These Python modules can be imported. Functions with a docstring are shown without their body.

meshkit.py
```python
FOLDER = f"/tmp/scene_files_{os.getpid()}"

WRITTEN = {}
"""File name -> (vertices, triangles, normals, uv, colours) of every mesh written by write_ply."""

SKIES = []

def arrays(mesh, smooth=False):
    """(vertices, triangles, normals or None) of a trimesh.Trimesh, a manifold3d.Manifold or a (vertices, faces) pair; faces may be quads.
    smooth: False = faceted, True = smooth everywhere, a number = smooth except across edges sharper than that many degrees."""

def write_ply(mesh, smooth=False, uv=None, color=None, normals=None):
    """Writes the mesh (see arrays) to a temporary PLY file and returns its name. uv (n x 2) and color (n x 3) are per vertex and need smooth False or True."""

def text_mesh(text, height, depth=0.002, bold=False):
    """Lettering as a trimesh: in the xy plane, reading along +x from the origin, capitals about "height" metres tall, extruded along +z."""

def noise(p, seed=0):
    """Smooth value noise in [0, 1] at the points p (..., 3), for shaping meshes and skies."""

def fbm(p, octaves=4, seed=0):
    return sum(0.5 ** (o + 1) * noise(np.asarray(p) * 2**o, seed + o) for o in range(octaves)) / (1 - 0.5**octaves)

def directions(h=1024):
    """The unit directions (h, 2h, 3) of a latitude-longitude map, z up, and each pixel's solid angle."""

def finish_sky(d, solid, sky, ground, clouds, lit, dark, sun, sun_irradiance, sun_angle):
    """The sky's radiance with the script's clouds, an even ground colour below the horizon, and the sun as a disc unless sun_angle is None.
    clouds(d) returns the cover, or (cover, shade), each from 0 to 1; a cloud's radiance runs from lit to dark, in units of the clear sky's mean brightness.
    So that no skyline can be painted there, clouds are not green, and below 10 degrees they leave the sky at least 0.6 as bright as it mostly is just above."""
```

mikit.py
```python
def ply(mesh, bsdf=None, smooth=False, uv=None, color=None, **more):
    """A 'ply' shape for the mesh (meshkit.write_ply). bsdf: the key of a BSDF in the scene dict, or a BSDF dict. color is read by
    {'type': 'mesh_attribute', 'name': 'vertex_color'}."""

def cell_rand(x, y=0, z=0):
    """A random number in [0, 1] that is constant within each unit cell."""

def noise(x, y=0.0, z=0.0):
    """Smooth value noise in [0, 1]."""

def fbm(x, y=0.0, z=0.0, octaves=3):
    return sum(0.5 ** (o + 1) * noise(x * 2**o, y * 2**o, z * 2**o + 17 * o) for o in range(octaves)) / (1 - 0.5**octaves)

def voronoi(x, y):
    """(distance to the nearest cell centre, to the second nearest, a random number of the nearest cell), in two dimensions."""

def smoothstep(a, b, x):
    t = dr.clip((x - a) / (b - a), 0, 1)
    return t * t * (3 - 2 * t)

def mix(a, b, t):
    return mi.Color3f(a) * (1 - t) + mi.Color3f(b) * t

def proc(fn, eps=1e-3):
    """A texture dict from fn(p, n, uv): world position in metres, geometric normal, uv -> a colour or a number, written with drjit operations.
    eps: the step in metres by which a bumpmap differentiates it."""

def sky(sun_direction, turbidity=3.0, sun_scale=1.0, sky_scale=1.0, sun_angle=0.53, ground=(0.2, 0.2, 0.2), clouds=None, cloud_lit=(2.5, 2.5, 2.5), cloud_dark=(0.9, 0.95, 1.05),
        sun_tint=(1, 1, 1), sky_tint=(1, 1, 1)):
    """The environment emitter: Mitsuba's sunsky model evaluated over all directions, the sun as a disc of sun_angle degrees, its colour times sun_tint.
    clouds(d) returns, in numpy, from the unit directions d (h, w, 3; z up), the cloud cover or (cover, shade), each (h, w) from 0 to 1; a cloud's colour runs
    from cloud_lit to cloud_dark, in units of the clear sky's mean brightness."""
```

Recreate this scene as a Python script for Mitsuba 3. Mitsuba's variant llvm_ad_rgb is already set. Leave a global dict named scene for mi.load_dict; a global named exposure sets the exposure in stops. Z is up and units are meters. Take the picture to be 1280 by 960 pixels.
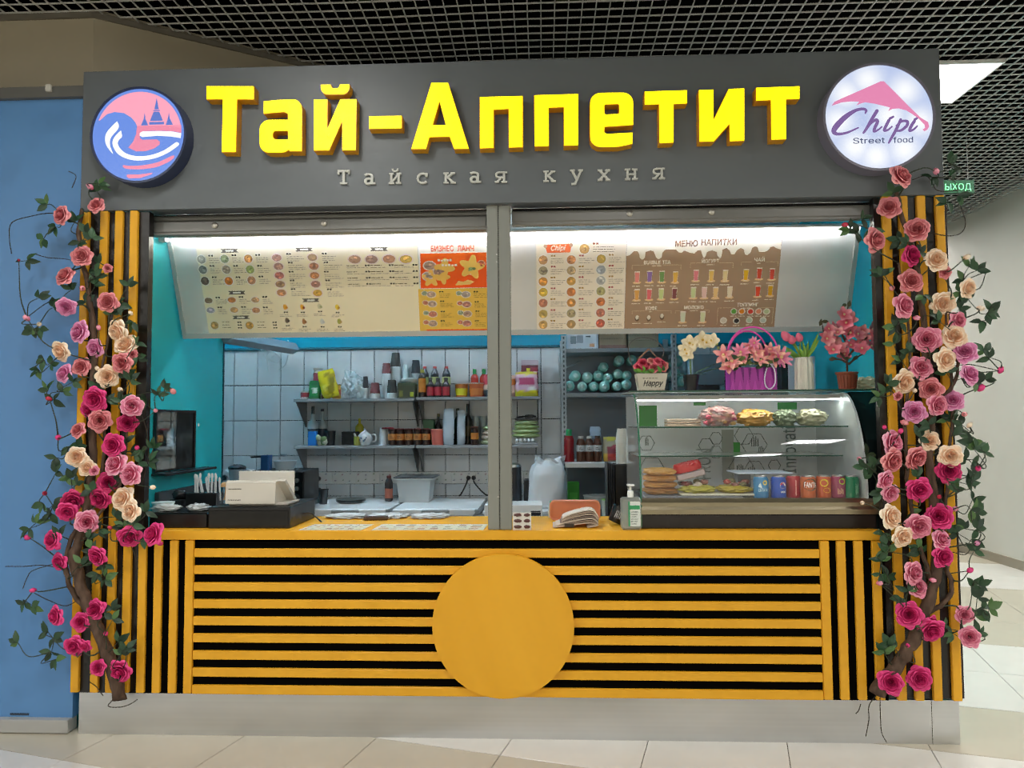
import math, random
import numpy as np, trimesh, mitsuba as mi, mikit, meshkit
from shapely.geometry import Polygon, LineString, Point, box as sbox
from shapely.ops import unary_union
from shapely import affinity

scene, labels = {}, {}
T = mi.ScalarTransform4f
R = random.Random(7)
NR = np.random.default_rng(7)

# ------------------------------------------------------------------ camera, light, exposure
exposure = 0.0
CAM = (0.1503, -3.6938, 1.6141)
scene['camera'] = {'type': 'perspective', 'fov': 70.834, 'fov_axis': 'x', 'near_clip': 0.05, 'far_clip': 60.0,
                   'to_world': T().look_at(origin=CAM, target=(0.1081, -2.696, 1.6641), up=(0.00842, -0.04974, 0.99873))}
PANEL = 34.0          # corridor ceiling panels, radiance
KITCHEN = 95.0        # kitchen ceiling tubes
BOARD_TUBE = 40.0     # tube along the menu board
CASE_LED = 20.0


def lin(c):
    """sRGB 0-255 (tuple or hex) -> linear"""
    if isinstance(c, str):
        c = [int(c[i:i + 2], 16) for i in (0, 2, 4)]
    a = np.asarray(c, float) / 255
    return np.where(a <= 0.04045, a / 12.92, ((a + 0.055) / 1.055) ** 2.4)


# ------------------------------------------------------------------ materials
VC = {'type': 'mesh_attribute', 'name': 'vertex_color'}


def principled(base, **k):
    return {'type': 'twosided', 'b': {'type': 'principled', 'base_color': base, **k}}


scene['m_matte'] = {'type': 'twosided', 'b': {'type': 'diffuse', 'reflectance': VC}}
scene['m_paint'] = principled(VC, roughness=0.5, specular=0.4)
scene['m_satin'] = principled(VC, roughness=0.3, specular=0.5)
scene['m_gloss'] = principled(VC, roughness=0.12, specular=0.5)
scene['m_leaf'] = principled(VC, roughness=0.42, specular=0.4)
scene['m_metal'] = principled(VC, roughness=0.3, metallic=1.0)
scene['m_mirror'] = {'type': 'twosided', 'b': {'type': 'conductor', 'specular_reflectance': {'type': 'rgb', 'value': [.8, .82, .82]}}}
scene['m_glass'] = {'type': 'thindielectric', 'int_ior': 1.45}
scene['m_plastic_clear'] = {'type': 'blendbsdf', 'weight': 0.33,
                            'a': {'type': 'thindielectric', 'int_ior': 1.4},
                            'b': principled(VC, roughness=0.25, specular=0.6)}
mix, fbm, noise, smoothstep = mikit.mix, mikit.fbm, mikit.noise, mikit.smoothstep
tolist = lambda c: [float(v) for v in lin(c)]


def yellow_fn(p, n, uv):
    g = fbm(p.x * 3, p.y * 30, p.z * 3 + p.x * 7, 3)
    return mix(tolist('d69a1c'), tolist('e2a82a'), g)


scene['m_yellow'] = principled(mikit.proc(yellow_fn), roughness=0.42, specular=0.35)


def steel_fn(p, n, uv):
    s = noise(p.x * 1.3, 3.0, p.z * 90) * 0.12 + fbm(p.x * 2.2, 1.0, p.z * 4, 3) * 0.88
    return mix((.48, .49, .5), (.68, .69, .7), s)


def steel_rough(p, n, uv):
    return 0.22 + 0.2 * fbm(p.x * 3, p.y, p.z * 6, 3)


scene['m_steel'] = principled(mikit.proc(steel_fn), roughness=mikit.proc(steel_rough), metallic=0.9)


def floor_fn(p, n, uv):
    g = fbm(p.x * 1.6, p.y * 1.6, 2.0, 4)
    h = fbm(p.x * 14, p.y * 14, 5.0, 2)
    return 0.86 + 0.12 * g + 0.03 * h


scene['m_tile_white'] = principled(mikit.proc(lambda p, n, uv: mi.Color3f(*tolist('dedcd6')) * floor_fn(p, n, uv)), roughness=0.16, specular=0.4)
scene['m_tile_beige'] = principled(mikit.proc(lambda p, n, uv: mi.Color3f(*tolist('c2bbaa')) * floor_fn(p, n, uv)), roughness=0.2, specular=0.4)


def blue_fn(p, n, uv):
    g = fbm(p.x * 1.2, p.z * 1.0, 3.0, 3)
    s = smoothstep(.62, .9, fbm(p.x * 4, p.z * 4 + 9, 1.0, 3))
    return mix(mix(tolist('4f7db2'), tolist('5888bc'), g), tolist('446c9a'), s * 0.3)


scene['m_blue'] = principled(mikit.proc(blue_fn), roughness=0.4, specular=0.4)
scene['m_wall_beige'] = principled(mikit.proc(lambda p, n, uv: mix(tolist('a39a86'), tolist('ada491'), fbm(p.x * 2, p.y * 2, p.z * 2, 3))), roughness=0.7, specular=0.2)
scene['m_wall_white'] = principled(mikit.proc(lambda p, n, uv: mix(tolist('dcd9cf'), tolist('e4e2da'), fbm(p.x, p.y, p.z, 3))), roughness=0.55, specular=0.3)
scene['m_teal'] = principled(mikit.proc(lambda p, n, uv: mix(tolist('1fa9b4'), tolist('2ab4bd'), fbm(p.x * 2, p.y * 2, p.z * 2, 2))), roughness=0.45, specular=0.35)
scene['m_fascia'] = principled(mikit.proc(lambda p, n, uv: mix(tolist('565b5f'), tolist('5e6468'), fbm(p.x * 2, p.y, p.z * 2, 3))), roughness=0.42, specular=0.4)
scene['m_bark'] = principled(mikit.proc(lambda p, n, uv: mix(tolist('2b211c'), tolist('6b5648'), fbm(p.x * 60, p.y * 60, p.z * 18, 3))), roughness=0.75, specular=0.2)


# ------------------------------------------------------------------ mesh helpers
def cat(*ms):
    ms = [m for m in ms if m is not None]
    v, f, o = [], [], 0
    for m in ms:
        v.append(np.asarray(m.vertices)); f.append(np.asarray(m.faces) + o); o += len(m.vertices)
    return trimesh.Trimesh(np.vstack(v), np.vstack(f), process=False)


def box(x0, x1, y0, y1, z0, z1, b=0.0):
    x0, x1 = sorted((x0, x1)); y0, y1 = sorted((y0, y1)); z0, z1 = sorted((z0, z1))
    if b <= 0:
        m = trimesh.creation.box((x1 - x0, y1 - y0, z1 - z0))
        return m.apply_translation(((x0 + x1) / 2, (y0 + y1) / 2, (z0 + z1) / 2))
    b = min(b, (x1 - x0) * .45, (y1 - y0) * .45, (z1 - z0) * .45)
    P = []
    for sx, sy, sz in np.ndindex(2, 2, 2):
        c = np.array([(x0, x1)[sx], (y0, y1)[sy], (z0, z1)[sz]])
        d = np.array([1 - 2 * sx, 1 - 2 * sy, 1 - 2 * sz]) * b
        for k in range(3):
            e = d.copy(); e[k] = 0
            P.append(c + e)
    return trimesh.convex.convex_hull(np.array(P))


def prism(poly, y0, y1):
    """shapely polygon in (x, z) extruded from y0 to y1"""
    parts = []
    for g in getattr(poly, 'geoms', [poly]):
        if g.is_empty or g.geom_type != 'Polygon' or g.area < 1e-9:
            continue
        m = trimesh.creation.extrude_polygon(g, abs(y1 - y0), engine='earcut')
        v = np.asarray(m.vertices)
        parts.append(trimesh.Trimesh(np.stack([v[:, 0], max(y0, y1) - v[:, 2], v[:, 1]], 1), m.faces, process=False))
    return cat(*parts)


def prism_x(poly, x0, x1):
    """shapely polygon in (y, z) extruded from x0 to x1"""
    m = trimesh.creation.extrude_polygon(poly, abs(x1 - x0), engine='earcut')
    v = np.asarray(m.vertices)
    return trimesh.Trimesh(np.stack([min(x0, x1) + v[:, 2], v[:, 0], v[:, 1]], 1), m.faces, process=False)


def disc_poly(cx, cz, r, rz=None, n=40):
    a = np.arange(n) * 2 * np.pi / n
    return Polygon(np.stack([cx + r * np.cos(a), cz + (rz or r) * np.sin(a)], 1))


def lathe(profile, x=0, y=0, z=0, n=20, sx=1, sy=1):
    """profile [(r, z)] bottom to top, about the vertical axis"""
    p = np.asarray(profile, float)
    a = np.arange(n) * 2 * np.pi / n
    v = np.stack([np.outer(p[:, 0], np.cos(a)) * sx, np.outer(p[:, 0], np.sin(a)) * sy, np.repeat(p[:, 1:2], n, 1)], -1).reshape(-1, 3)
    f = []
    for i in range(len(p) - 1):
        for j in range(n):
            a0, a1, b0, b1 = i * n + j, i * n + (j + 1) % n, (i + 1) * n + j, (i + 1) * n + (j + 1) % n
            if p[i, 0] > 1e-6:
                f.append((a0, a1, b1))
            if p[i + 1, 0] > 1e-6:
                f.append((a0, b1, b0))
    m = trimesh.Trimesh(v, f, process=False)
    m.apply_translation((x, y, z))
    return m


def tube(path, r, n=6, caps=True):
    p = np.asarray(path, float)
    r = np.broadcast_to(np.asarray(r, float), (len(p),))
    t = np.gradient(p, axis=0)
    t /= np.linalg.norm(t, axis=1, keepdims=True) + 1e-12
    u = np.cross(t[0], [0.31, 0.2, 0.93]); u /= np.linalg.norm(u)
    a = np.arange(n) * 2 * np.pi / n
    V = []
    for i in range(len(p)):
        u = u - t[i] * (u @ t[i]); u /= np.linalg.norm(u) + 1e-12
        w = np.cross(t[i], u)
        V.append(p[i] + r[i] * (np.outer(np.cos(a), u) + np.outer(np.sin(a), w)))
    V = np.vstack(V)
    F = []
    for i in range(len(p) - 1):
        for j in range(n):
            a0, a1 = i * n + j, i * n + (j + 1) % n
            F += [(a0, a1, a1 + n), (a0, a1 + n, a0 + n)]
    if caps:
        c0, c1 = len(V), len(V) + 1
        V = np.vstack([V, p[:1], p[-1:]])
        q = (len(p) - 1) * n
        for j in range(n):
            F += [(c0, (j + 1) % n, j), (c1, q + j, q + (j + 1) % n)]
    return trimesh.Trimesh(V, F, process=False)


def smooth_path(pts, n=24):
    """Catmull-Rom through the points"""
    p = np.asarray(pts, float)
    q = np.vstack([2 * p[:1] - p[1:2], p, 2 * p[-1:] - p[-2:-1]])
    s = np.linspace(0, len(p) - 1 - 1e-9, n)
    i = s.astype(int); t = (s - i)[:, None]
    a, b, c, d = q[i], q[i + 1], q[i + 2], q[i + 3]
    return 0.5 * (2 * b + (c - a) * t + (2 * a - 5 * b + 4 * c - d) * t ** 2 + (3 * b - a - 3 * c + d) * t ** 3)


def blob(sx, sy, sz, x, y, z, sub=3, amp=0.08, freq=3.0, seed=0, p=2.0, flat=True):
    """superellipsoid with noise; z is its bottom"""
    m = trimesh.creation.icosphere(subdivisions=sub)
    v = np.asarray(m.vertices).copy()
    k = (np.abs(v) ** p).sum(1) ** (-1 / p)
    v = v * k[:, None]
    nz = meshkit.noise(v * freq + seed * 7.3, seed) + 0.5 * meshkit.noise(v * freq * 2.3 + seed, seed + 1) - 0.75
    v = v * (1 + amp * 2 * nz)[:, None]
    v = v * (sx, sy, sz)
    if flat:
        v[:, 2] = np.maximum(v[:, 2], -sz * 0.9)
        v[:, 2] -= v[:, 2].min()
    return trimesh.Trimesh(v + (x, y, z), m.faces, process=False)


def pouch(w, d, h, x, y, z, seed=0, pinch=0.12, amp=0.12, n=14, tie=False):
    """a filled bag standing up: thick below, crimped to a flat edge on top"""
    V, F = [], []
    m = 24
    for i in range(n + 1):
        t = i / n
        ww = w / 2 * (1 - 0.10 * abs(2 * t - 1) ** 3)
        dd = d / 2 * max(pinch, (1 - t ** 2.2)) * min(1, 0.55 + 3 * t)
        if tie:
            ww = w / 2 * (math.sin(math.pi * min(1, .18 + t * .75)) ** .7 if t < .82 else .28 + (t - .82) * 1.6)
        for j in range(m):
            a = 2 * math.pi * j / m
            ca, sa = math.cos(a), math.sin(a)
            px = ww * abs(ca) ** .7 * (1 if ca > 0 else -1)
            py = dd * abs(sa) ** .8 * (1 if sa > 0 else -1)
            nz = meshkit.noise(np.array([px / w * 5 + seed, py * 9 + seed, t * 5]), seed) - .5
            s = 1 + amp * nz * 2
            V.append((px * s, py * s, h * t + 0.02 * h * nz * (t > .1)))
    for i in range(n):
        for j in range(m):
            a0, a1 = i * m + j, i * m + (j + 1) % m
            F += [(a0, a1, a1 + m), (a0, a1 + m, a0 + m)]
    c0 = len(V); V.append((0, 0, 0)); V.append((0, 0, h))
    for j in range(m):
        F += [(c0, (j + 1) % m, j), (c0 + 1, n * m + j, n * m + (j + 1) % m)]
    return trimesh.Trimesh(np.array(V) + (x, y, z), F, process=False)


def text(s, h, x, y, z, depth=0.0015, bold=False, width=None, center=False, italic=0.0):
    """lettering on a surface that faces -y; (x, z) its lower left corner"""
    m = meshkit.text_mesh(s, h, depth, bold)
    v = np.asarray(m.vertices).copy()
    v[:, 0] += italic * v[:, 1]
    w = v[:, 0].max() - v[:, 0].min()
    v[:, 0] -= v[:, 0].min()
    if width:
        v[:, 0] *= width / w; w = width
    if center:
        v[:, 0] -= w / 2
    return trimesh.Trimesh(np.stack([x + v[:, 0], y - v[:, 2], z + v[:, 1]], 1), m.faces, process=False)


def rotz(m, deg, x=0, y=0):
    m = m.copy()
    m.apply_transform(trimesh.transformations.rotation_matrix(math.radians(deg), (0, 0, 1), (x, y, 0)))
    return m


def rot(m, deg, axis, p=(0, 0, 0)):
    m = m.copy()
    m.apply_transform(trimesh.transformations.rotation_matrix(math.radians(deg), axis, p))
    return m


# ------------------------------------------------------------------ scene helpers
count = {}


def numbered(key):
    if key not in count:
        count[key] = 0
        return key
    count[key] += 1
    return f'{key}_{count[key]:03d}'


def thing(name, label, cat_, group=None):
    k = numbered(name)
    labels[k] = {'label': label, 'category': cat_}
    if group:
        labels[k]['group'] = group
    return k


def shape(mesh, rgb=None, mat='m_paint', smooth=False, emit=None, weight=None, colors=None):
    """mesh -> ply dict; rgb: one colour for the whole mesh, or colors: one per vertex (linear)"""
    more = {}
    if emit is not None:
        rad = emit if isinstance(emit, dict) else {'type': 'rgb', 'value': [float(v) for v in emit]}
        more['emitter'] = {'type': 'area', 'radiance': rad}
        if weight:
            more['emitter']['sampling_weight'] = float(weight)
    if smooth not in (False, True):
        mesh = trimesh.graph.smooth_shade(trimesh.Trimesh(mesh.vertices, mesh.faces, process=True), angle=math.radians(smooth), facet_minarea=None)
        smooth = True
    if colors is None:
        colors = np.tile(lin(rgb if rgb is not None else 'ffffff'), (len(mesh.vertices), 1))
    return mikit.ply(mesh, mat, smooth=smooth, color=colors, **more)


def part(parent, name, mesh, rgb=None, mat='m_paint', smooth=False, label=None, kind=None, **k):
    key = numbered(f'{parent}__{name}')
    scene[key] = shape(mesh, rgb, mat, smooth, **k)
    if label or kind:
        labels[key] = {}
        if label: labels[key]['label'] = label
        if kind: labels[key]['kind'] = kind
    return key


def solo(name, label, cat_, mesh, rgb=None, mat='m_paint', smooth=False, group=None, **k):
    key = thing(name, label, cat_, group)
    scene[key] = shape(mesh, rgb, mat, smooth, **k)
    return key


def struct(name, mesh, mat, rgb=None, smooth=False):
    scene[name] = shape(mesh, rgb, mat, smooth)
    labels[name] = {'kind': 'structure'}
    return name


def group(key, mesh, rgb=None, mat='m_paint', smooth=False, colors=None):
    scene[key] = {'type': 'shapegroup', 'piece': shape(mesh, rgb, mat, smooth, colors=colors)}
    return key


def inst(parent, name, g, M):
    key = numbered(f'{parent}__{name}')
    scene[key] = {'type': 'instance', 'to_world': T(np.asarray(M, float).tolist()), 'g': {'type': 'ref', 'id': g}}
    return key


def shift(x, y, z, sx=1, sy=1, sz=1, deg=0):
    c_, s_ = math.cos(math.radians(deg)), math.sin(math.radians(deg))
    return np.array([[c_ * sx, -s_ * sy, 0, x], [s_ * sx, c_ * sy, 0, y], [0, 0, sz, z], [0, 0, 0, 1.0]])


class Flat:
    """flat print: coloured polygons gathered into one mesh with vertex colours; a layer per call"""

    def __init__(self, fn):
        self.fn, self.v, self.f, self.c, self.n, self.h = fn, [], [], [], 0, 0.0008

    def add(self, poly, rgb, h=None):
        h = self.h if h is None else h
        for g in getattr(poly, 'geoms', [poly]):
            if g.is_empty or g.geom_type != 'Polygon' or g.area < 1e-9:
                continue
            try:
                v, f = trimesh.creation.triangulate_polygon(g, engine='earcut')
            except Exception:
                continue
            self.v.append(np.array([self.fn(a, b, h) for a, b in v])); self.f.append(np.asarray(f) + self.n); self.n += len(v)
            self.c.append(np.tile(lin(rgb), (len(v), 1)))

    def mesh(self, m, rgb, h=None):
        """a text mesh in (x, y) -> print"""
        h = self.h if h is None else h
        v = np.asarray(m.vertices)
        self.v.append(np.array([self.fn(a[0], a[1], h) for a in v])); self.f.append(np.asarray(m.faces) + self.n); self.n += len(v)
        self.c.append(np.tile(lin(rgb), (len(v), 1)))

    def text(self, s, h, x, z, rgb, width=None, bold=True, center=False, lift=None, italic=0.0):
        m = meshkit.text_mesh(s, h, 0.0002, bold)
        v = np.asarray(m.vertices).copy()
        v[:, 0] += italic * v[:, 1]
        v[:, 0] -= v[:, 0].min()
        w = v[:, 0].max()
        if width:
            v[:, 0] *= width / w; w = width
        if center:
            v[:, 0] -= w / 2
        v[:, 0] += x; v[:, 1] += z
        self.mesh(trimesh.Trimesh(v, m.faces, process=False), rgb, lift)

    def put(self, parent, name, mat='m_paint', label=None):
        return part(parent, name, trimesh.Trimesh(np.vstack(self.v), np.vstack(self.f), process=False), mat=mat, label=label, colors=np.vstack(self.c))


def stroke(pts, w0, w1=None, n=20):
    """a brush stroke polygon along a smooth path; width from w0 to w1 (or a list of widths)"""
    p = smooth_path(pts, n)
    ws = np.interp(np.linspace(0, 1, n), np.linspace(0, 1, len(w0)), w0) if isinstance(w0, (list, tuple)) else np.linspace(w0, w0 if w1 is None else w1, n)
    return unary_union([LineString([p[i], p[i + 1]]).buffer((ws[i] + ws[i + 1]) / 4) for i in range(n - 1)])


# ------------------------------------------------------------------ floor, corridor
th = math.radians(15)
TS = 0.664
fl = struct('floor', box(-8, 6, -8.5, 12.2, -0.06, -0.006), 'm_matte', '6e6a62')
U0, V0 = -0.03, -0.155
tile_mesh = box(-TS / 2 + .0018, TS / 2 - .0018, -.325 + .0018, .325 - .0018, -.012, 0, .0012)
for mat in ('m_tile_white', 'm_tile_beige'):
    group('g_' + mat, tile_mesh, mat=mat)
WHITE_ROWS = {0, 2, 3, -2, -3, 7, 8}
near = []
for i in range(-14, 16):
    for j in range(-14, 24):
        u, v = U0 + (i + .5) * TS, V0 + (j + .5) * .65
        x, y = u * math.cos(th) + v * math.sin(th), -u * math.sin(th) + v * math.cos(th)
        if not (-7.5 < x < 5.1 and -8 < y < 11.6):
            continue
        inview = (-1.0 < y < 0.5 and -4 < x < 4.5) or (0.5 <= y < 8.5 and x > 1.9 + .0 * y)
        near.append((0 if inview else 1, abs(y) + abs(x) * .2, i, j, x, y))
near.sort()
rest = {'m_tile_white': [], 'm_tile_beige': []}
for q, (flag, _, i, j, x, y) in enumerate(near):
    mat = 'm_tile_white' if j in WHITE_ROWS else 'm_tile_beige'
    zz = R.uniform(-.0004, .0004)
    if flag == 0 and q < 240:
        inst('floor', 'tile', 'g_' + mat, shift(x, y, zz, deg=-15))
    else:
        m = rotz(tile_mesh, -15); m.apply_translation((x, y, zz))
        rest[mat].append(m)
for mat, ms in rest.items():
    if ms:
        part('floor', 'tile_field', cat(*ms), mat=mat, kind='stuff')

struct('wall_right', box(5.18, 5.3, -8.5, 12.2, 0, 4.05), 'm_wall_white')
struct('wall_far', box(-8, 5.3, 12.0, 12.2, 0, 4.05), 'm_wall_white')
struct('wall_opposite', box(-8, 5.3, -8.6, -8.4, 0, 4.05), 'm_wall_white')
struct('wall_end', box(-7.2, -7.0, -8.5, .06, 0, 4.05), 'm_wall_white')
struct('baseboard_right', box(5.165, 5.18, -8.4, 12, 0.0, .1), 'm_paint', 'a79d8c')
struct('wall_left', box(-7.0, -2.325, .06, .16, .07, 3.385), 'm_blue')
bl = struct('baseboard_left', box(-7.0, -2.325, .022, .1, 0.004, .072, .004), 'm_satin', 'a2a2a0')
struct('trim_1', box(-7.0, -2.318, .03, .16, 3.385, 3.445), 'm_paint', '5a5a57')
solo('cable_clip', 'small pale plastic clip on the grey trim above the blue wall', 'clip', box(-2.53, -2.5, .012, .03, 3.41, 3.45, .003), 'b9b7ae')
part('wall_left', 'latch_slot', box(-2.66, -2.56, .056, .062, .082, .092), '2b3a4c')
wu = Polygon([(-7, .28), (-2.44, .28), (-.75, 1.34), (-.75, 1.5), (-2.5, .45), (-7, .45)])
m = trimesh.creation.extrude_polygon(wu, .62, engine='earcut'); m.apply_translation((0, 0, 3.4))
struct('wall_upper_left', m, 'm_wall_beige')
trm = Polygon([(-7, .262), (-2.445, .262), (-.75, 1.322), (-.75, 1.34), (-2.44, .28), (-7, .28)])
m = trimesh.creation.extrude_polygon(trm, .035, engine='earcut'); m.apply_translation((0, 0, 3.965))
struct('trim_2', m, 'm_paint', '6a655c')

# open-cell ceiling: dark slab, a grid of thin bars, square panels
struct('ceiling', box(-8, 6, -8.6, 12.2, 4.55, 4.7), 'm_matte', '0b0b0b')


def sag_x(x):
    return .018 * (meshkit.noise(np.stack([np.atleast_1d(x) * 1.1 + 3, np.zeros(np.size(x)), np.zeros(np.size(x)) + .5], -1), 4) - .5) * 2


def sag_y(y):
    return .014 * (meshkit.noise(np.stack([np.atleast_1d(y) * .9 + 8, np.zeros(np.size(y)) + 4, np.zeros(np.size(y)) + .5], -1), 5) - .5) * 2


def ceiling_bar(a0, a1, fn, along, n=50):
    t = np.linspace(a0, a1, n); z = 4.0 + fn(t)
    V = []
    for k in range(n):
        for w, h in ((-.003, 0), (.003, 0), (.003, .008), (-.003, .008)):
            V.append((w, t[k], z[k] + h) if along == 'y' else (t[k], w, z[k] + h))
    F = []
    for k in range(n - 1):
        for j in range(4):
            a, b = k * 4 + j, k * 4 + (j + 1) % 4
            F += [(a, b, b + 4), (a, b + 4, a + 4)]
    return trimesh.Trimesh(np.array(V), F, process=False)


PANELS = [(2.9, y) for y in (1.37, 3.9, 6.4, 9.0)] + [(4.55, 1.37), (4.55, 6.4), (4.55, -1.0)] + [(x, y) for y in (-4.0, -6.4) for x in (-6.3, -3.9, -1.5, .9, 3.3)] + [(-1.3, -1.6)]
group('g_bar_long', ceiling_bar(-8.3, 11.9, sag_y, 'y', 76), 'c2c2bf')
group('g_bar_cross', ceiling_bar(-6.95, 5.17, sag_x, 'x'), 'c2c2bf')
for k in range(151):
    x = -6.88 + k * .08
    inst('ceiling', 'bar', 'g_bar_long', shift(x, 0, float(sag_x(x)[0])))
for k in range(149):
    y = -1.26 + k * .08
    inst('ceiling', 'bar', 'g_bar_cross', shift(0, y, float(sag_y(y)[0])))
cross = ceiling_bar(-6.95, 5.17, sag_x, 'x')
far_bars = []
for k in range(86):
    m = cross.copy(); m.apply_translation((0, -1.34 - k * .08, float(sag_y(-1.34 - k * .08)[0]))); far_bars.append(m)
part('ceiling', 'bar_field', cat(*far_bars), 'c2c2bf', kind='stuff')
for x, y in PANELS:
    if 1:
        seen = (x, y) == (2.9, 1.37)
        t = thing('ceiling_light', 'square white ceiling panel lamp beside the top right corner of the sign' if seen else 'square white panel lamp in the corridor ceiling', 'ceiling light', None if seen else 'corridor ceiling panels')
        part(t, 'frame', cat(box(x - .31, x + .31, y - .31, y - .295, 3.942, 3.965), box(x - .31, x + .31, y + .295, y + .31, 3.942, 3.965),
                             box(x - .31, x - .295, y - .295, y + .295, 3.942, 3.965), box(x + .295, x + .31, y - .295, y + .295, 3.942, 3.965)), 'd8d8d6')
        v = np.array([(x - .295, y - .295, 3.952), (x + .295, y - .295, 3.952), (x + .295, y + .295, 3.952), (x - .295, y + .295, 3.952)])
        part(t, 'diffuser', trimesh.Trimesh(v, [(0, 2, 1), (0, 3, 2)], process=False), 'ffffff', emit=(PANEL, PANEL * .985, PANEL * .94), weight=2.0)

# exit sign, hung from the ceiling on two wires
t = thing('exit_sign', 'green glowing exit sign with pale letters hanging from the ceiling grid', 'exit sign')
part(t, 'case', box(3.24, 3.54, 2.0, 2.03, 3.36, 3.47, .004), '1c3a2a')
v = np.array([(3.25, 1.998, 3.368), (3.53, 1.998, 3.368), (3.53, 1.998, 3.462), (3.25, 1.998, 3.462)])
part(t, 'panel', trimesh.Trimesh(v, [(0, 1, 2), (0, 2, 3)], process=False), '0c3b22', emit=(.002, .03, .012), weight=.03)
part(t, 'lettering', text('ВЫХОД', .05, 3.27, 1.997, 3.39, width=.24), '7fe39a', emit=(.12, .75, .25), weight=.03)
for x in (3.28, 3.5):
    part(t, 'wire', tube([(x, 2.015, 3.47), (x, 2.015, 4.0)], .0015, 5), '777777')

# ------------------------------------------------------------------ kiosk: counter, pillars
WL, WR = -2.303, 2.197
HS = .045
c = thing('counter', 'yellow slatted service counter with a big yellow disc on its front', 'counter')
part(c, 'backing', cat(box(-1.9415, 1.8515, .022, .3, .215, .992), box(-1.92, 1.82, .3, .52, .215, .992)), '0a0908', 'm_matte')
part(c, 'countertop', box(-1.925, 1.848, .004, .57, 1.003, 1.05, .003), mat='m_yellow', label='yellow worktop')
lx = (-1.957, -1.874, -1.790)
for x in lx[0:]:
    part(c, 'slat', box(x, x + .042, .002, .022, .222, 1.0, .003), mat='m_yellow')
part(c, 'frame_slat', box(-1.708, -1.664, .0, .022, .222, 1.0, .003), mat='m_yellow')
part(c, 'frame_slat', box(1.530, 1.574, .0, .022, .222, 1.0, .003), mat='m_yellow')
for x in (1.612, 1.697, 1.785):
    part(c, 'slat', box(x, x + .043, .002, .022, .222, 1.0, .003), mat='m_yellow')
for k in range(9):
    z = .9585 - .0868 * k
    part(c, 'slat', box(-1.662, 1.528, .003, .022, z - .0445, z, .003), mat='m_yellow')
dm = prism(disc_poly(-.058, .581, .357, n=96), -.03, .0)
part(c, 'disc', dm, mat='m_yellow', smooth=30, label='big round yellow disc')
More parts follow.
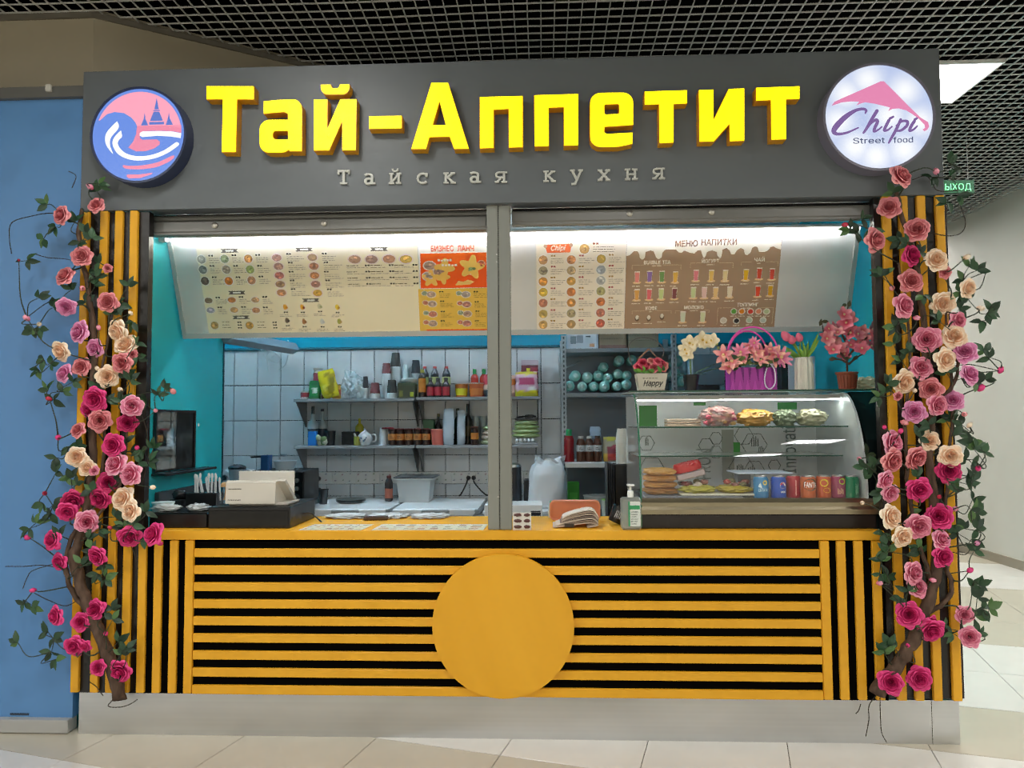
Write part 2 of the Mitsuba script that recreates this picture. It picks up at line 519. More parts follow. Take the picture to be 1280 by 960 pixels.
part(c, 'kick_plate', box(-2.275, 2.197, .035, .06, .0, .214), mat='m_steel', label='brushed steel kick plate')
part(c, 'kick_plate_joint', box(2.062, 2.065, .0345, .036, .0, .215), '55554f')

p = thing('slatted_pillar', 'black pillar with upright yellow slats at the blue wall end of the kiosk', 'pillar')
part(p, 'backing', box(-2.298, -1.942, .022, .066, .215, 2.74), '0f0d0c', 'm_satin')
for x in (-2.303, -2.200, -2.119, -2.037):
    part(p, 'slat', box(x, x + .042, .0, .022, .222, 2.742, .003), mat='m_yellow')
p = thing('slatted_pillar', 'black pillar with upright yellow slats at the exit sign end of the kiosk', 'pillar')
part(p, 'backing', box(1.852, 2.204, .022, .066, .225, 2.74), '0f0d0c', 'm_satin')
part(p, 'side_board', box(2.2045, 2.222, .03, .5, .225, 2.742), '2b211d')
for x in (1.888, 1.972, 2.06, 2.154):
    part(p, 'slat', box(x, x + .043, .0, .022, .222, 2.742, .003), mat='m_yellow')

# ------------------------------------------------------------------ sign
s = thing('shop_sign', 'dark grey fascia sign with glowing yellow letters above the counter', 'sign')
part(s, 'board', cat(box(-2.309, 2.198, .0, .03, 2.744, 3.506, .002), box(-2.30, 2.19, .03, .26, 2.76, 3.50)), mat='m_fascia')
LY, SY = -.062, (.64, .44, .02)
FACE = (1.9, 1.62, .002)


def letter(poly, name='letter'):
    poly = poly.buffer(0)
    k = part(s, name, prism(poly, LY + .002, .0), 'c98a08', 'm_satin')
    g = poly.buffer(-.0025)
    f = prism(g, LY - .002, LY + .0019)
    n = numbered(k + '__face')
    scene[n] = shape(f, 'f2e200', 'm_paint', emit=FACE, weight=.12)


def rounded(poly, r):
    return poly.buffer(-r, quad_segs=6).buffer(r, quad_segs=6)


A = lambda pts: Polygon(pts)
# T
letter(A([(-1.603,3.379),(-1.347,3.372),(-1.346,3.299),(-1.436,3.302),(-1.439,3.02),(-1.516,3.022),(-1.514,3.304),(-1.602,3.306)]))
# a
px6 = 0.004 / 6.095
hook = rounded(A([(-1.296,3.29),(-1.215,3.296),(-1.091,3.296),(-1.089,3.017),(-1.155,3.018),(-1.165,3.05),(-1.167,3.219),(-1.186,3.228),(-1.296,3.222)]), 0)
bowl = rounded(A([(-1.317,3.192),(-1.144,3.188),(-1.143,3.011),(-1.315,3.015)]), 80 * px6)
top = rounded(A([(-1.368,3.305),(-1.091,3.298),(-1.089,3.09),(-1.366,3.097)]), 85 * px6)
bowl = bowl.union(A([(-1.214,3.19),(-1.144,3.188),(-1.143,3.039),(-1.164,3.04),(-1.212,3.015)]))
hook = hook.intersection(top.union(A([(-1.327,3.306),(-1.152,3.301),(-1.151,3.21),(-1.325,3.215)])).union(A([(-1.214,3.163),(-1.075,3.16),(-1.073,2.993),(-1.212,2.996)])))
hole = rounded(A([(-1.244,3.129),(-1.13,3.126),(-1.129,3.083),(-1.243,3.086)]), 24 * px6).intersection(A([(-1.255,3.136),(-1.166,3.134),(-1.165,3.078),(-1.254,3.08)]))
letter(hook.union(bowl).difference(hole))
# й
letter(unary_union([A([(-1.031,3.293),(-0.956,3.292),(-0.957,3.137),(-0.89,3.291),(-0.803,3.289),(-0.806,3.016),(-0.879,3.017),(-0.88,3.169),(-0.946,3.018),(-1.028,3.019)]),
                    rounded(A([(-0.995,3.417),(-0.841,3.412),(-0.84,3.313),(-0.994,3.317)]), 60 * px6).intersection(A([(-1.007,3.371),(-0.834,3.369),(-0.833,3.307),(-1.006,3.312)]))
                    .difference(A([(-0.939,3.38),(-0.894,3.379),(-0.894,3.361),(-0.903,3.35),(-0.93,3.35),(-0.939,3.362)]))]))
# hyphen
letter(A([(-0.739,3.197),(-0.565,3.195),(-0.565,3.126),(-0.739,3.128)]))
# А
letter(A([(-0.519,3.016),(-0.413,3.366),(-0.324,3.364),(-0.216,3.01),(-0.295,3.011),(-0.318,3.076),(-0.422,3.076),(-0.439,3.014)])
       .difference(A([(-0.37,3.261),(-0.339,3.14),(-0.404,3.142)])))
# п п
letter(A([(-0.162,3.284),(0.063,3.284),(0.061,3.012),(-0.013,3.012),(-0.013,3.215),(-0.087,3.213),(-0.089,3.012),(-0.163,3.011)]))
letter(A([(0.119,3.286),(0.348,3.287),(0.345,3.016),(0.27,3.015),(0.271,3.217),(0.195,3.216),(0.195,3.015),(0.12,3.015)]))
# е
px4 = 0.004 / 4.571
ob = rounded(A([(0.406,3.291),(0.629,3.287),(0.625,3.002),(0.403,3.005)]), 62 * px4)
ob = ob.union(A([(0.552,3.079),(0.622,3.08),(0.621,3.017),(0.551,3.007)])).intersection(A([(0.395,3.308),(0.629,3.301),(0.626,3.082),(0.623,3.082),(0.621,3.017),(0.551,3.004),(0.391,2.997)]))
letter(ob.difference(rounded(A([(0.481,3.226),(0.554,3.226),(0.554,3.177),(0.481,3.176)]), 8 * px4))
       .difference(A([(0.48,3.109),(0.642,3.116),(0.641,3.079),(0.492,3.074),(0.479,3.082)])))
# т и т
letter(A([(0.684,3.291),(0.902,3.292),(0.901,3.221),(0.833,3.219),(0.829,3.019),(0.756,3.017),(0.756,3.22),(0.683,3.219)]))
letter(A([(0.959,3.291),(1.036,3.292),(1.033,3.138),(1.11,3.293),(1.191,3.294),(1.185,3.02),(1.11,3.019),(1.11,3.107),(1.031,3.02),(0.957,3.02)]))
letter(A([(1.248,3.296),(1.468,3.298),(1.466,3.23),(1.398,3.229),(1.394,3.023),(1.318,3.022),(1.32,3.227),(1.246,3.226)]))

# small slab-serif letters, each a raised piece; drawn in a unit cell: height 1 = x-height
def slab(ch):
    w = .17
    B = lambda x0, x1, z0, z1: sbox(x0, z0, x1, z1)
    ln = lambda pts, ww=w: LineString(pts).buffer(ww / 2, cap_style='flat', join_style='mitre')
    if ch == 'Т':
        return unary_union([B(0, .95, 1.12, 1.3), B(0, .14, .92, 1.3), B(.81, .95, .92, 1.3), B(.38, .57, 0, 1.3), B(.2, .75, 0, .16)])
    if ch == 'а':
        return unary_union([ln(smooth_path([(.12, .84), (.4, .93), (.68, .8), (.7, .6)], 10)), B(.615, .785, 0, .7), B(.6, .95, 0, .15), Point(.4, .28).buffer(.33).difference(Point(.42, .28).buffer(.15)).intersection(B(0, .72, -.1, .7))])
    if ch in 'ий':
        g = [B(.12, .29, 0, 1), B(.68, .85, 0, 1), B(0, .42, 0, .14), B(.55, .97, 0, .14), B(0, .38, .86, 1), B(.6, .97, .86, 1), ln([(.2, .1), (.78, .9)], .15)]
        if ch == 'й':
            g.append(ln(smooth_path([(.28, 1.38), (.34, 1.2), (.5, 1.14), (.65, 1.2), (.7, 1.38)], 10), .13))
        return unary_union(g)
    if ch == 'с':
        a = np.linspace(.7, 5.6, 16)
        return ln([(.48 + .38 * math.cos(t), .5 + .43 * math.sin(t)) for t in a]).union(B(.7, .87, .62, .98))
    if ch == 'к':
        return unary_union([B(.12, .29, 0, 1), B(0, .42, 0, .14), B(0, .42, .86, 1), ln([(.25, .48), (.72, .92)]), ln([(.35, .55), (.78, .08)]), B(.56, .92, .86, 1), B(.58, .97, 0, .14)])
    if ch == 'я':
        return unary_union([B(.62, .79, 0, 1), B(.5, .95, 0, .14), B(.3, .95, .86, 1), B(.3, .7, .4, .54), ln(smooth_path([(.34, .93), (.14, .86), (.1, .7), (.16, .52), (.34, .47)], 12), .15), ln([(.5, .44), (.16, .06)]), B(0, .3, 0, .14)])
    if ch == 'у':
        return unary_union([ln([(.14, .95), (.52, .1)]), ln([(.86, .95), (.38, -.28), (.1, -.3)]), B(0, .38, .86, 1), B(.62, 1, .86, 1)])
    if ch == 'х':
        return unary_union([ln([(.14, .06), (.82, .94)]), ln([(.14, .94), (.82, .06)]), B(0, .38, 0, .14), B(.58, .96, 0, .14), B(0, .38, .86, 1), B(.58, .96, .86, 1)])
    if ch == 'н':
        return unary_union([B(.12, .29, 0, 1), B(.68, .85, 0, 1), B(.2, .8, .43, .57), B(0, .42, 0, .14), B(.55, .97, 0, .14), B(0, .42, .86, 1), B(.55, .97, .86, 1)])


xs = [-0.9161,-0.7802,-0.6448,-0.4992,-0.3583,-0.2241,-0.0882,0.1635,0.3023,0.4447,0.5847,0.7262]
zs = [2.8566,2.8539,2.8532,2.8503,2.8495,2.851,2.8482,2.8473,2.8507,2.8478,2.8491,2.8504]
for ch, x, z in zip('Тайскаякухня', xs, zs):
    g = affinity.affine_transform(slab(ch), [.068, 0, 0, .058, x, z])
    part(s, 'small_letter', prism(g, -.014, .0), 'b9bbb6', 'm_paint')

# ------------------------------------------------------------------ round lit signs
FY = -.085


def lightbox(name, label, cx, cz, r, face_rgb, face_emit, rim):
    t = thing(name, label, 'sign')
    ring = disc_poly(cx, cz, r, n=72).difference(disc_poly(cx, cz, r - .012, n=72))
    part(t, 'drum', cat(prism(ring, FY, -.0015), prism(disc_poly(cx, cz, r - .012, n=72), -.02, -.0015)), rim, 'm_satin', smooth=30)
    if isinstance(face_emit, dict):
        v2, f2 = trimesh.creation.triangulate_polygon(disc_poly(cx, cz, r - .0125, n=72), engine='earcut')
        v3 = np.stack([v2[:, 0], np.full(len(v2), FY + .004), v2[:, 1]], 1)
        m_ = trimesh.Trimesh(v3, f2, process=False)
        if m_.face_normals[:, 1].mean() > 0:
            m_.invert()
        key = numbered(t + '__face')
        uv = np.stack([(v2[:, 0] - cx) / (2 * r) + .5, (v2[:, 1] - cz) / (2 * r) + .5], 1)
        scene[key] = mikit.ply(m_, 'm_satin', uv=uv, color=np.tile(lin(face_rgb), (len(v2), 1)), emitter={'type': 'area', 'radiance': face_emit, 'sampling_weight': .25})
    else:
        part(t, 'face', prism(disc_poly(cx, cz, r - .0125, n=72), FY + .004, FY + .012), face_rgb, 'm_satin', emit=face_emit, weight=.25)
    return t


def piece(t, poly, rgb, gain, layer=1, name='emblem_piece'):
    e = lin(rgb) * gain
    part(t, name, prism(poly, FY + .004 - .0012 * layer, FY + .0038 - .0012 * (layer - 1)), '303030', 'm_satin', emit=e, weight=.03)


cx, cz = (-1.9522,3.1176)
rL = 0.2576
t = lightbox('round_light_sign', 'round lit sign with a blue wave, pink sky and temple spires', cx, cz, rL, '202020', lin('6a92ea') * .95, '2a3350')
PINK, PINK2 = 'f9a0b8', 'ee88a6'
arc = [(690 + 230 * math.cos(a), 433 - 230 * math.sin(a)) for a in np.linspace(math.pi - .36, .13, 30)]
k4 = 0.004 / 4.0
em = lambda pts: [(cx + (a - 689.2) * k4, cz - (b - 432.8) * k4) for a, b in pts]
piece(t, A(em(arc + [(918, 386), (682, 386), (672, 366), (650, 340), (610, 315), (560, 308), (520, 318), (480, 352)])), PINK, 1.05)
piece(t, A(em([(682, 386), (918, 386), (919, 428), (870, 418), (800, 414), (712, 414), (697, 428), (700, 452), (712, 460), (790, 460), (806, 472), (804, 488), (775, 508), (730, 521), (680, 521), (637, 500), (662, 470), (678, 430)])), PINK2, 1.0)
piece(t, A(em([(712, 416), (800, 416), (870, 420), (919, 430), (917, 456), (860, 446), (790, 441), (712, 446), (698, 438), (698, 424)])), 'ffffff', 1.1, 2)
piece(t, A(em(smooth_path([(574, 358), (545, 386), (518, 420), (512, 455), (522, 490), (556, 532), (540, 490), (539, 455), (555, 428), (578, 402), (584, 380), (574, 358)], 40))), 'ffffff', 1.1)
piece(t, A(em(smooth_path([(596, 408), (572, 430), (554, 458), (556, 492), (585, 535), (640, 562), (700, 570), (780, 560), (850, 532), (905, 494), (903, 480), (888, 480), (830, 518), (760, 542), (690, 547), (632, 533), (596, 506), (580, 476), (588, 456), (602, 440), (596, 408)], 70))), 'ffffff', 1.1)
piece(t, A(em([(a, b) for a, b in smooth_path([(612, 592), (650, 597), (720, 595), (800, 580), (878, 547), (872, 570), (800, 604), (720, 616), (640, 614), (612, 604), (612, 592)], 40)])), PINK2, 1.05)
piece(t, A(em([(634, 642), (700, 644), (770, 636), (766, 644), (705, 663), (645, 664), (632, 655)])), PINK2, 1.05)
piece(t, unary_union([A(em(q)) for q in ([(785, 240), (797, 300), (774, 300)], [(768, 304), (803, 304), (803, 309), (768, 309)], [(770, 313), (800, 313), (820, 361), (752, 361)], [(748, 367), (826, 367), (826, 381), (748, 381)],
      [(722, 316), (727, 350), (742, 384), (704, 384), (718, 350)], [(852, 320), (857, 350), (874, 384), (837, 384), (847, 350)])]), '5b7ad2', .9, 2, 'temple_emblem')

cx2, cz2 = (1.8464,3.1215)
rR = 0.2764


def led_glow(p, n, uv):
    w = mi.Float(0)
    for a, b in ((-.05, .19), (.13, .13), (-.2, -.02), (.2, -.03), (-.02, -.2), (-.16, .12), (.05, .0), (.12, -.17), (-.12, -.15)):
        w = mikit.dr.maximum(w, mikit.dr.exp(-((p.x - cx2 - a) ** 2 + (p.z - cz2 - b) ** 2) / .0055))
    return mix(tolist('aebfe6'), (.93, .95, .97), mikit.dr.clip(w, 0, 1))


t = lightbox('round_light_sign', 'round white lit sign with a pink roof and purple script lettering', cx2, cz2, rR, '505050', mikit.proc(led_glow), '6a6878')
k5 = 0.004 / 4.0
em = lambda pts: [(cx2 + (a - 556) * k5, cz2 - (b - 421) * k5) for a, b in pts]
piece(t, A(em([(325, 360), (340, 340), (380, 322), (470, 284), (570, 241), (586, 241), (640, 300), (700, 368), (760, 432), (795, 455), (800, 478), (790, 494), (776, 501), (768, 492), (780, 484), (778, 468), (752, 438), (720, 412), (690, 392), (655, 382), (625, 383), (603, 393), (612, 376), (585, 368), (540, 355), (490, 346), (468, 352), (446, 362), (462, 342), (420, 340), (375, 344)])), 'e887b4', .95)
PUR = '7b5a9c'
for st in (stroke(em([(490, 402), (494, 388), (478, 380), (440, 388), (390, 420), (348, 462), (332, 490), (348, 505), (395, 500), (452, 476)]), [4 * k5, 9 * k5, 10 * k5, 13 * k5, 22 * k5, 26 * k5, 20 * k5, 12 * k5, 8 * k5, 4 * k5], n=40),
           stroke(em([(547, 392), (520, 435), (495, 478), (478, 502)]), [14 * k5, 13 * k5, 11 * k5, 7 * k5]),
           stroke(em([(492, 486), (515, 455), (540, 438), (548, 448), (534, 478), (530, 496), (548, 490), (568, 474)]), [6 * k5, 8 * k5, 12 * k5, 13 * k5, 12 * k5, 9 * k5, 6 * k5, 4 * k5], n=30),
           stroke(em([(604, 442), (590, 468), (580, 492), (598, 490), (618, 474)]), [12 * k5, 12 * k5, 10 * k5, 7 * k5, 4 * k5]), stroke(em([(610, 432), (626, 424)]), [10 * k5, 7 * k5]),
           stroke(em([(662, 440), (638, 490), (612, 535), (600, 556)]), [11 * k5, 12 * k5, 10 * k5, 5 * k5]),
           stroke(em([(640, 470), (668, 448), (694, 450), (690, 472), (662, 494), (636, 496)]), [5 * k5, 8 * k5, 11 * k5, 12 * k5, 9 * k5, 5 * k5], n=28),
           stroke(em([(728, 450), (712, 474), (704, 496), (722, 492), (742, 474)]), [12 * k5, 12 * k5, 10 * k5, 7 * k5, 4 * k5]), stroke(em([(732, 440), (742, 434)]), [10 * k5, 7 * k5])):
    piece(t, st.buffer(1.6 * k5), PUR, .9, name='script_letter')
for word, x, w in (('Street', 425, 155), ('food', 622, 96)):
    q = em([(x, 557)])[0]
    m = text(word, 29 * k5, q[0], FY + .0025, q[1], .0015, False, width=w * k5)
    part(t, 'lettering', m, '39415f', 'm_satin', emit=lin('39415f') * .9, weight=.03)

# ------------------------------------------------------------------ roller shutters and the post between them
def shutter(label, x0, x1, zb, lock):
    t = thing('roller_shutter', label, 'roller shutter')
    part(t, 'bottom_rail', cat(box(x0, x1, .10, .155, zb, zb + .062, .006), box(x0, x1, .106, .15, zb - .012, zb + .002, .002)), '6d6d6a', 'm_satin')
    z = zb + .062
    while z + .033 < 2.757:
        prof = Polygon([(.118, z), (.107, z + .008), (.105, z + .02), (.11, z + .031), (.13, z + .033), (.13, z)])
        part(t, 'slat', prism_x(prof, x0, x1), '60605d', 'm_satin')
        z += .0335
    part(t, 'guide_shadow_gap', box(x0, x1, .155, .16, zb - .004, 2.757), '151515')
    for i, lx_ in enumerate(lock):
        lk = part(t, 'lock', rot(lathe([(0, 0), (.016, 0), (.016, .007), (.011, .009), (.0, .009)], n=16), 90, (1, 0, 0)).apply_translation((lx_, .1, zb + .035)), 'a8a49a', 'm_metal', smooth=40)
    return t


shutter('grey roller shutter rolled up above the food menu side of the counter', -2.0, -.142, 2.645, (-1.62, -1.02, -.62)[:2])
shutter('grey roller shutter rolled up above the drinks menu side of the counter', -.005, 1.92, 2.668, (.62, 1.05))
p = thing('centre_post', 'grey metal post dividing the serving opening', 'post')
part(p, 'left_channel', box(-.135, -.076, .03, .098, 1.0505, 2.742, .004), '80827c', 'm_satin')
part(p, 'right_channel', box(-.073, -.012, .03, .098, 1.0505, 2.742, .004), '7b7d77', 'm_satin')
part(p, 'web', box(-.08, -.07, .05, .095, 1.0505, 2.742), '3a3b38')
for z in (1.22, 2.44, 2.48):
    part(p, 'screw', rot(lathe([(0, 0), (.004, 0), (.004, .002), (0, .003)], n=10), 90, (1, 0, 0)).apply_translation((-.082, .03, z)), 'c9c9c4', 'm_metal')

# ------------------------------------------------------------------ kitchen shell
struct('wall_kitchen_left', box(-2.25, -2.15, .067, 1.39, 0, 3.1), 'm_teal')
struct('trim_3', box(-2.255, -2.145, 1.39, 1.405, 0, 3.1), 'm_paint', '1b3a44')
struct('wall_kitchen_right', box(2.12, 2.2, .067, 2.7, 0, 3.1), 'm_teal')
struct('wall_kitchen_side', box(-3.3, -3.2, .2, 2.7, 0, 3.1), 'm_teal')
struct('wall_kitchen_left_return', box(-3.3, -2.25, .2, .26, 0, 3.1), 'm_teal')
struct('wall_kitchen_upper_back', box(-3.3, 2.2, 2.585, 2.7, 2.262, 3.1), 'm_satin', '128ba9')
wb = struct('wall_back', box(-3.3, 2.2, 2.6, 2.7, 0, 2.262), 'm_matte', '4a5054')
struct('trim_4', box(-3.2, 2.12, 2.57, 2.6, 2.248, 2.266), 'm_paint', '14505c')
struct('ceiling_kitchen', box(-3.3, 2.2, .27, 2.7, 3.1, 3.18), 'm_matte', 'c9d4d6')
struct('floor_kitchen', box(-3.2, 2.12, .3, 2.6, .0, .012), 'm_matte', '6c6a66')
TW, TX = .2098, -2.5888
for k, c_ in enumerate(('d3d9dd', 'cfd6da', 'd6dbde')):
    group(f'g_wall_tile_{k}', box(.0032, TW - .0032, 2.588, 2.602, .002, .3074, .0012), c_, 'm_gloss')
cuts = [(1.9370, 2.2464), (1.6230, 1.9330), (1.3155, 1.6215), (1.1700, 1.3140), (.9600, 1.0620), (.6500, .9585), (.34, .6485), (.03, .3385)]
cols = [TX + TW * k for k in range(-3, 23)]
for z0, z1 in cuts:
    for x in cols:
        if x + TW > 2.12:
            continue
        inst('wall_back', 'tile', f'g_wall_tile_{R.randrange(3)}', shift(x, 0, z0, 1, 1, (z1 - z0) / .3094))
for k in range(3):
    group(f'g_border_tile_{k}', box(.001, TW - .001, 2.586, 2.602, 1.0645, 1.1675, .0012), ('dfe1df', 'dcdfdd', 'e1e2e0')[k], 'm_gloss')
    f = Flat(lambda a, b, h: (a, 2.586 - h, b))
    for q in range(6):
        fx, fz = .025 + (q % 3) * .066 + R.uniform(-.006, .006), 1.092 + (q // 3) * .048 + R.uniform(-.004, .004) + .008 * (q % 2)
        col = ('7d6a8c', '8a93a6', 'b07f86', '7f8f7a')[R.randrange(4)]
        f.add(disc_poly(fx, fz, .009, .004, 8), col); f.add(disc_poly(fx + .004, fz + .006, .004, .003, 6), col)
    group(f'g_border_motif_{k}', trimesh.Trimesh(np.vstack(f.v), np.vstack(f.f), process=False), colors=np.vstack(f.c))
for k in range(24):
    x = TX - 3 * TW + TW * k + .05
    if x + TW > 2.12:
        break
    tk = inst('wall_back', 'border_tile', f'g_border_tile_{k % 3}', shift(x - .05 + .05, 0, 0))
    inst(tk, 'motif', f'g_border_motif_{k % 3}', shift(x, 0, 0))

for x, y in ((-1.5, 1.75), (.3, 1.75), (-2.6, 1.9)):
    t = thing('kitchen_tube_lamp', 'white tube lamp under the kitchen ceiling', 'ceiling light', 'kitchen ceiling lamps')
    part(t, 'housing', box(x - .6, x + .6, y - .04, y + .04, 3.06, 3.1, .006), 'e4e4e2')
    part(t, 'tube', rot(lathe([(0, -.57), (.016, -.57), (.016, .57), (0, .57)], n=10), 90, (0, 1, 0)).apply_translation((x, y, 3.04)), 'ffffff', emit=(KITCHEN * .80, KITCHEN * .96, KITCHEN * 1.12), weight=1.0)

# ------------------------------------------------------------------ menu board, tilted towards the customers
BB = np.array([-2.125, .78, 2.163]); TV = np.array([0, -.3473, .9377]); NV = np.array([0, -.9377, -.3473]); BW, BH = 4.14, .6046


def brd(a, b, h):
    return BB + (a, 0, 0) + TV * b + NV * h


def slabb(a0, a1, b0, b1, h0, h1):
    v = [brd(a, b, h) for a in (a0, a1) for b in (b0, b1) for h in (h0, h1)]
    return trimesh.convex.convex_hull(np.array(v))


mb = thing('menu_board', 'long white menu board tilted under the tube lamp', 'menu board')
part(mb, 'panel', slabb(.01, BW - .01, .012, BH - .006, -.03, -.004), 'd5d3cf', 'm_satin')
part(mb, 'frame_rail', slabb(0, BW, -.018, .014, -.035, .004), 'b4b6b2', 'm_satin')
part(mb, 'frame_rail', slabb(0, BW, BH - .008, BH + .014, -.035, .004), 'c9cac6', 'm_satin')
part(mb, 'frame_stile', slabb(-.012, .012, -.018, BH + .014, -.035, .004), 'a5a8a5', 'm_satin')
part(mb, 'frame_stile', slabb(BW - .012, BW + .012, -.018, BH + .014, -.035, .004), 'a5a8a5', 'm_satin')
for a in (.3, 2.05, 3.8):
    p0 = brd(a, BH, -.02)
    part(mb, 'hanger', tube([p0, (p0[0], p0[1] + .05, 3.1)], .003, 6), '9a9a98', 'm_metal')
lamp = thing('strip_light', 'white tube lamp running along the top of the menu board', 'light')
part(lamp, 'housing', slabb(0.0, BW, BH + .0155, BH + .026, -.02, .07), 'e9e9e6', 'm_satin')
pts = [brd(.02, BH + .004, .06), brd(BW - .02, BH + .004, .06)]
part(lamp, 'tube', tube(np.linspace(pts[0], pts[1], 5), .008, 10), 'ffffff', emit=(BOARD_TUBE, BOARD_TUBE * .98, BOARD_TUBE * .9), weight=1.2)
part(lamp, 'end_cap', cat(box(pts[0][0] - .045, pts[0][0] - .005, pts[0][1] - .02, pts[0][1] + .02, pts[0][2] - .01, pts[0][2] + .06)), 'dfe0de')

INK, GREY = '5a4c42', 'a89a86'
ell = lambda a, b, r, rz=None, n=18: disc_poly(a, b, r, rz or r, n)


def dish(f, a, b, r, rgb, rz=None, plate='efe7d8', seed=0):
    q = random.Random(seed)
    rz = rz or r
    base = np.array([int(rgb[i:i + 2], 16) for i in (0, 2, 4)], float)
    f.add(ell(a, b, r, rz), plate, .0005)
    base = base * .8 + np.array([225, 205, 180]) * .2
    f.add(ell(a, b, r * .84, rz * .82), tuple(base * .92), .0006)
    for k in range(9):
        d, g = q.uniform(0, .55), q.uniform(0, 6.3)
        cc = np.clip(base * q.uniform(.7, 1.25) + q.uniform(-12, 12), 0, 255)
        f.add(ell(a + r * d * math.cos(g), b + rz * d * math.sin(g), r * q.uniform(.16, .34), rz * q.uniform(.14, .3), 9), tuple(cc), .0007 + k * .00003)


def lines(f, a, b, n, w, rgb=GREY, dz=.0125, h=.0034, seed=0):
    """lines of print too small to read"""
    q = random.Random(seed)
    for k in range(n):
        x = a
        end = a + w * q.uniform(.6, 1)
        while x < end:
            ww = q.uniform(.012, .04)
            f.add(sbox(x, b - k * dz, min(x + ww, end), b - k * dz + h), rgb, .0005)
            x += ww + .005


def tags(f, a, b, rgb='33291f', s=.008):
    for k in (0, 1):
        f.add(sbox(a + k * s * 2.1, b - s * .6, a + k * s * 2.1 + s * 1.5, b + s * .6), rgb, .0006)


def sheet(name, quad, rgb, label):
    """a printed sheet on the board"""
    a = np.array(quad)
    m = np.array([brd(u, w, .0004 - .004) for u, w in quad] + [brd(u, w, -.001) for u, w in quad])
    return part(mb, name, trimesh.convex.convex_hull(m), rgb, 'm_satin', label=label)


# food menu
sheet('menu_sheet', [(.16, .012), (1.525, .012), (1.525, BH - .02), (.16, BH - .02)], 'efe2bf', 'cream food menu sheet')
f = Flat(lambda a, b, h: brd(a, b, h - .001))
cols_ = ['8f9088', '8a9a6c', 'd98a3c', '7c7f7c', '9a8a78', '9fb055', '54463c', 'd8731c', 'c98a5c']
for k, (a, b) in enumerate([(0.182,0.481),(0.328,0.482),(0.476,0.481),(0.182,0.418),(0.33,0.417),(0.479,0.415),(0.185,0.348),(0.335,0.346),(0.479,0.348)]):
    dish(f, a, b, .031, cols_[k], seed=k)
    tags(f, a + .047, b + .022); lines(f, a + .047, b + .003, 3, .085, seed=k)
for k, (a, b) in enumerate([(0.654,0.484),(0.659,0.431),(0.657,0.375),(0.657,0.321),(0.658,0.268),(0.875,0.483),(0.879,0.429),(0.877,0.372),(0.879,0.318),(0.885,0.263)]):
    dish(f, a, b, .035, ['c98a78', 'b07a68', 'c0685c', 'a8805c', 'c88858', 'b48a60', 'c07850', 'c8804a', 'b07868', 'd8a030'][k], .026, 'ecd6cc', seed=20 + k)
    tags(f, a + .062, b + .022); lines(f, a + .062, b + .003, 3, .12, seed=40 + k)
for k, (a, b) in enumerate([(0.189,0.225),(0.337,0.227),(0.487,0.225),(0.193,0.163),(0.345,0.163),(0.483,0.159)]):
    dish(f, a, b, .031, ['7a6248', 'c07838', 'd0a070', 'b0a8b8', 'd8a868', 'd09060'][k], .022, seed=60 + k)
    tags(f, a + .047, b + .018); lines(f, a + .047, b + .001, 3, .07, seed=70 + k)
for k, (a, b) in enumerate([(0.204,0.066),(0.429,0.063)]):
    dish(f, a, b, .03, ['c8a058', 'c89a40'][k], plate='e4dcc0', seed=80 + k)
    for i in range(3):
        lines(f, a + .05, b + .018 - i * .018, 1, .07, '7d6c56', seed=90 + i); tags(f, a + .15, b + .018 - i * .018, s=.007)
for k, (a, b) in enumerate([(0.67,0.178),(0.778,0.176),(0.888,0.18),(0.999,0.172),(0.673,0.092),(0.78,0.084),(0.895,0.082),(1.004,0.081)]):
    f.add(ell(a, b, .013, .018, 10), ['e0a83c', 'd8a030', 'cfc7a0', 'dcc040', '6a5a48', 'a87848', 'd0d0c4', '9a9a40'][k])
    f.add(ell(a + .01, b - .004, .008, .009, 8), ['c88a30', '7a3a22', 'a0a070', 'b08020', '3a3026', '8a6038', 'c0c0b8', 'b09050'][k], .0009)
    tags(f, a - .012, b - .034, s=.007); lines(f, a - .04, b - .052, 2, .085, dz=.01, seed=100 + k)
for k, (a, b) in enumerate([(1.135,0.467),(1.239,0.465),(1.347,0.466),(1.451,0.463)]):
    dish(f, a, b, .045, ['b08060', 'a07868', 'c08058', 'd8a838'][k], .03, 'e4d0c4', seed=120 + k)
for i, (a, b) in enumerate([(1.08,0.426),(1.228,0.426),(1.374,0.425)]):
    for k in range(4):
        bb = b - .038 * k
        lines(f, a, bb, 1, .09, '7a6a50', h=.005, seed=130 + i * 4 + k); lines(f, a, bb - .012, 1, .14, seed=150 + i * 4 + k); tags(f, a + .115, bb + .003)
for a, b in [(0.365,0.531),(0.376,0.272),(0.381,0.115),(0.829,0.531),(0.838,0.218)] + [(1.29,0.526)]:
    f.add(Polygon([(a - .055, b - .011), (a - .042, b), (a - .055, b + .011), (a + .055, b + .011), (a + .042, b), (a + .055, b - .011)]), '5c574c', .0006)
    f.add(sbox(a - .025, b - .005, a + .025, b + .005), 'e9e4d4', .0009)
f.put(mb, 'menu_print')

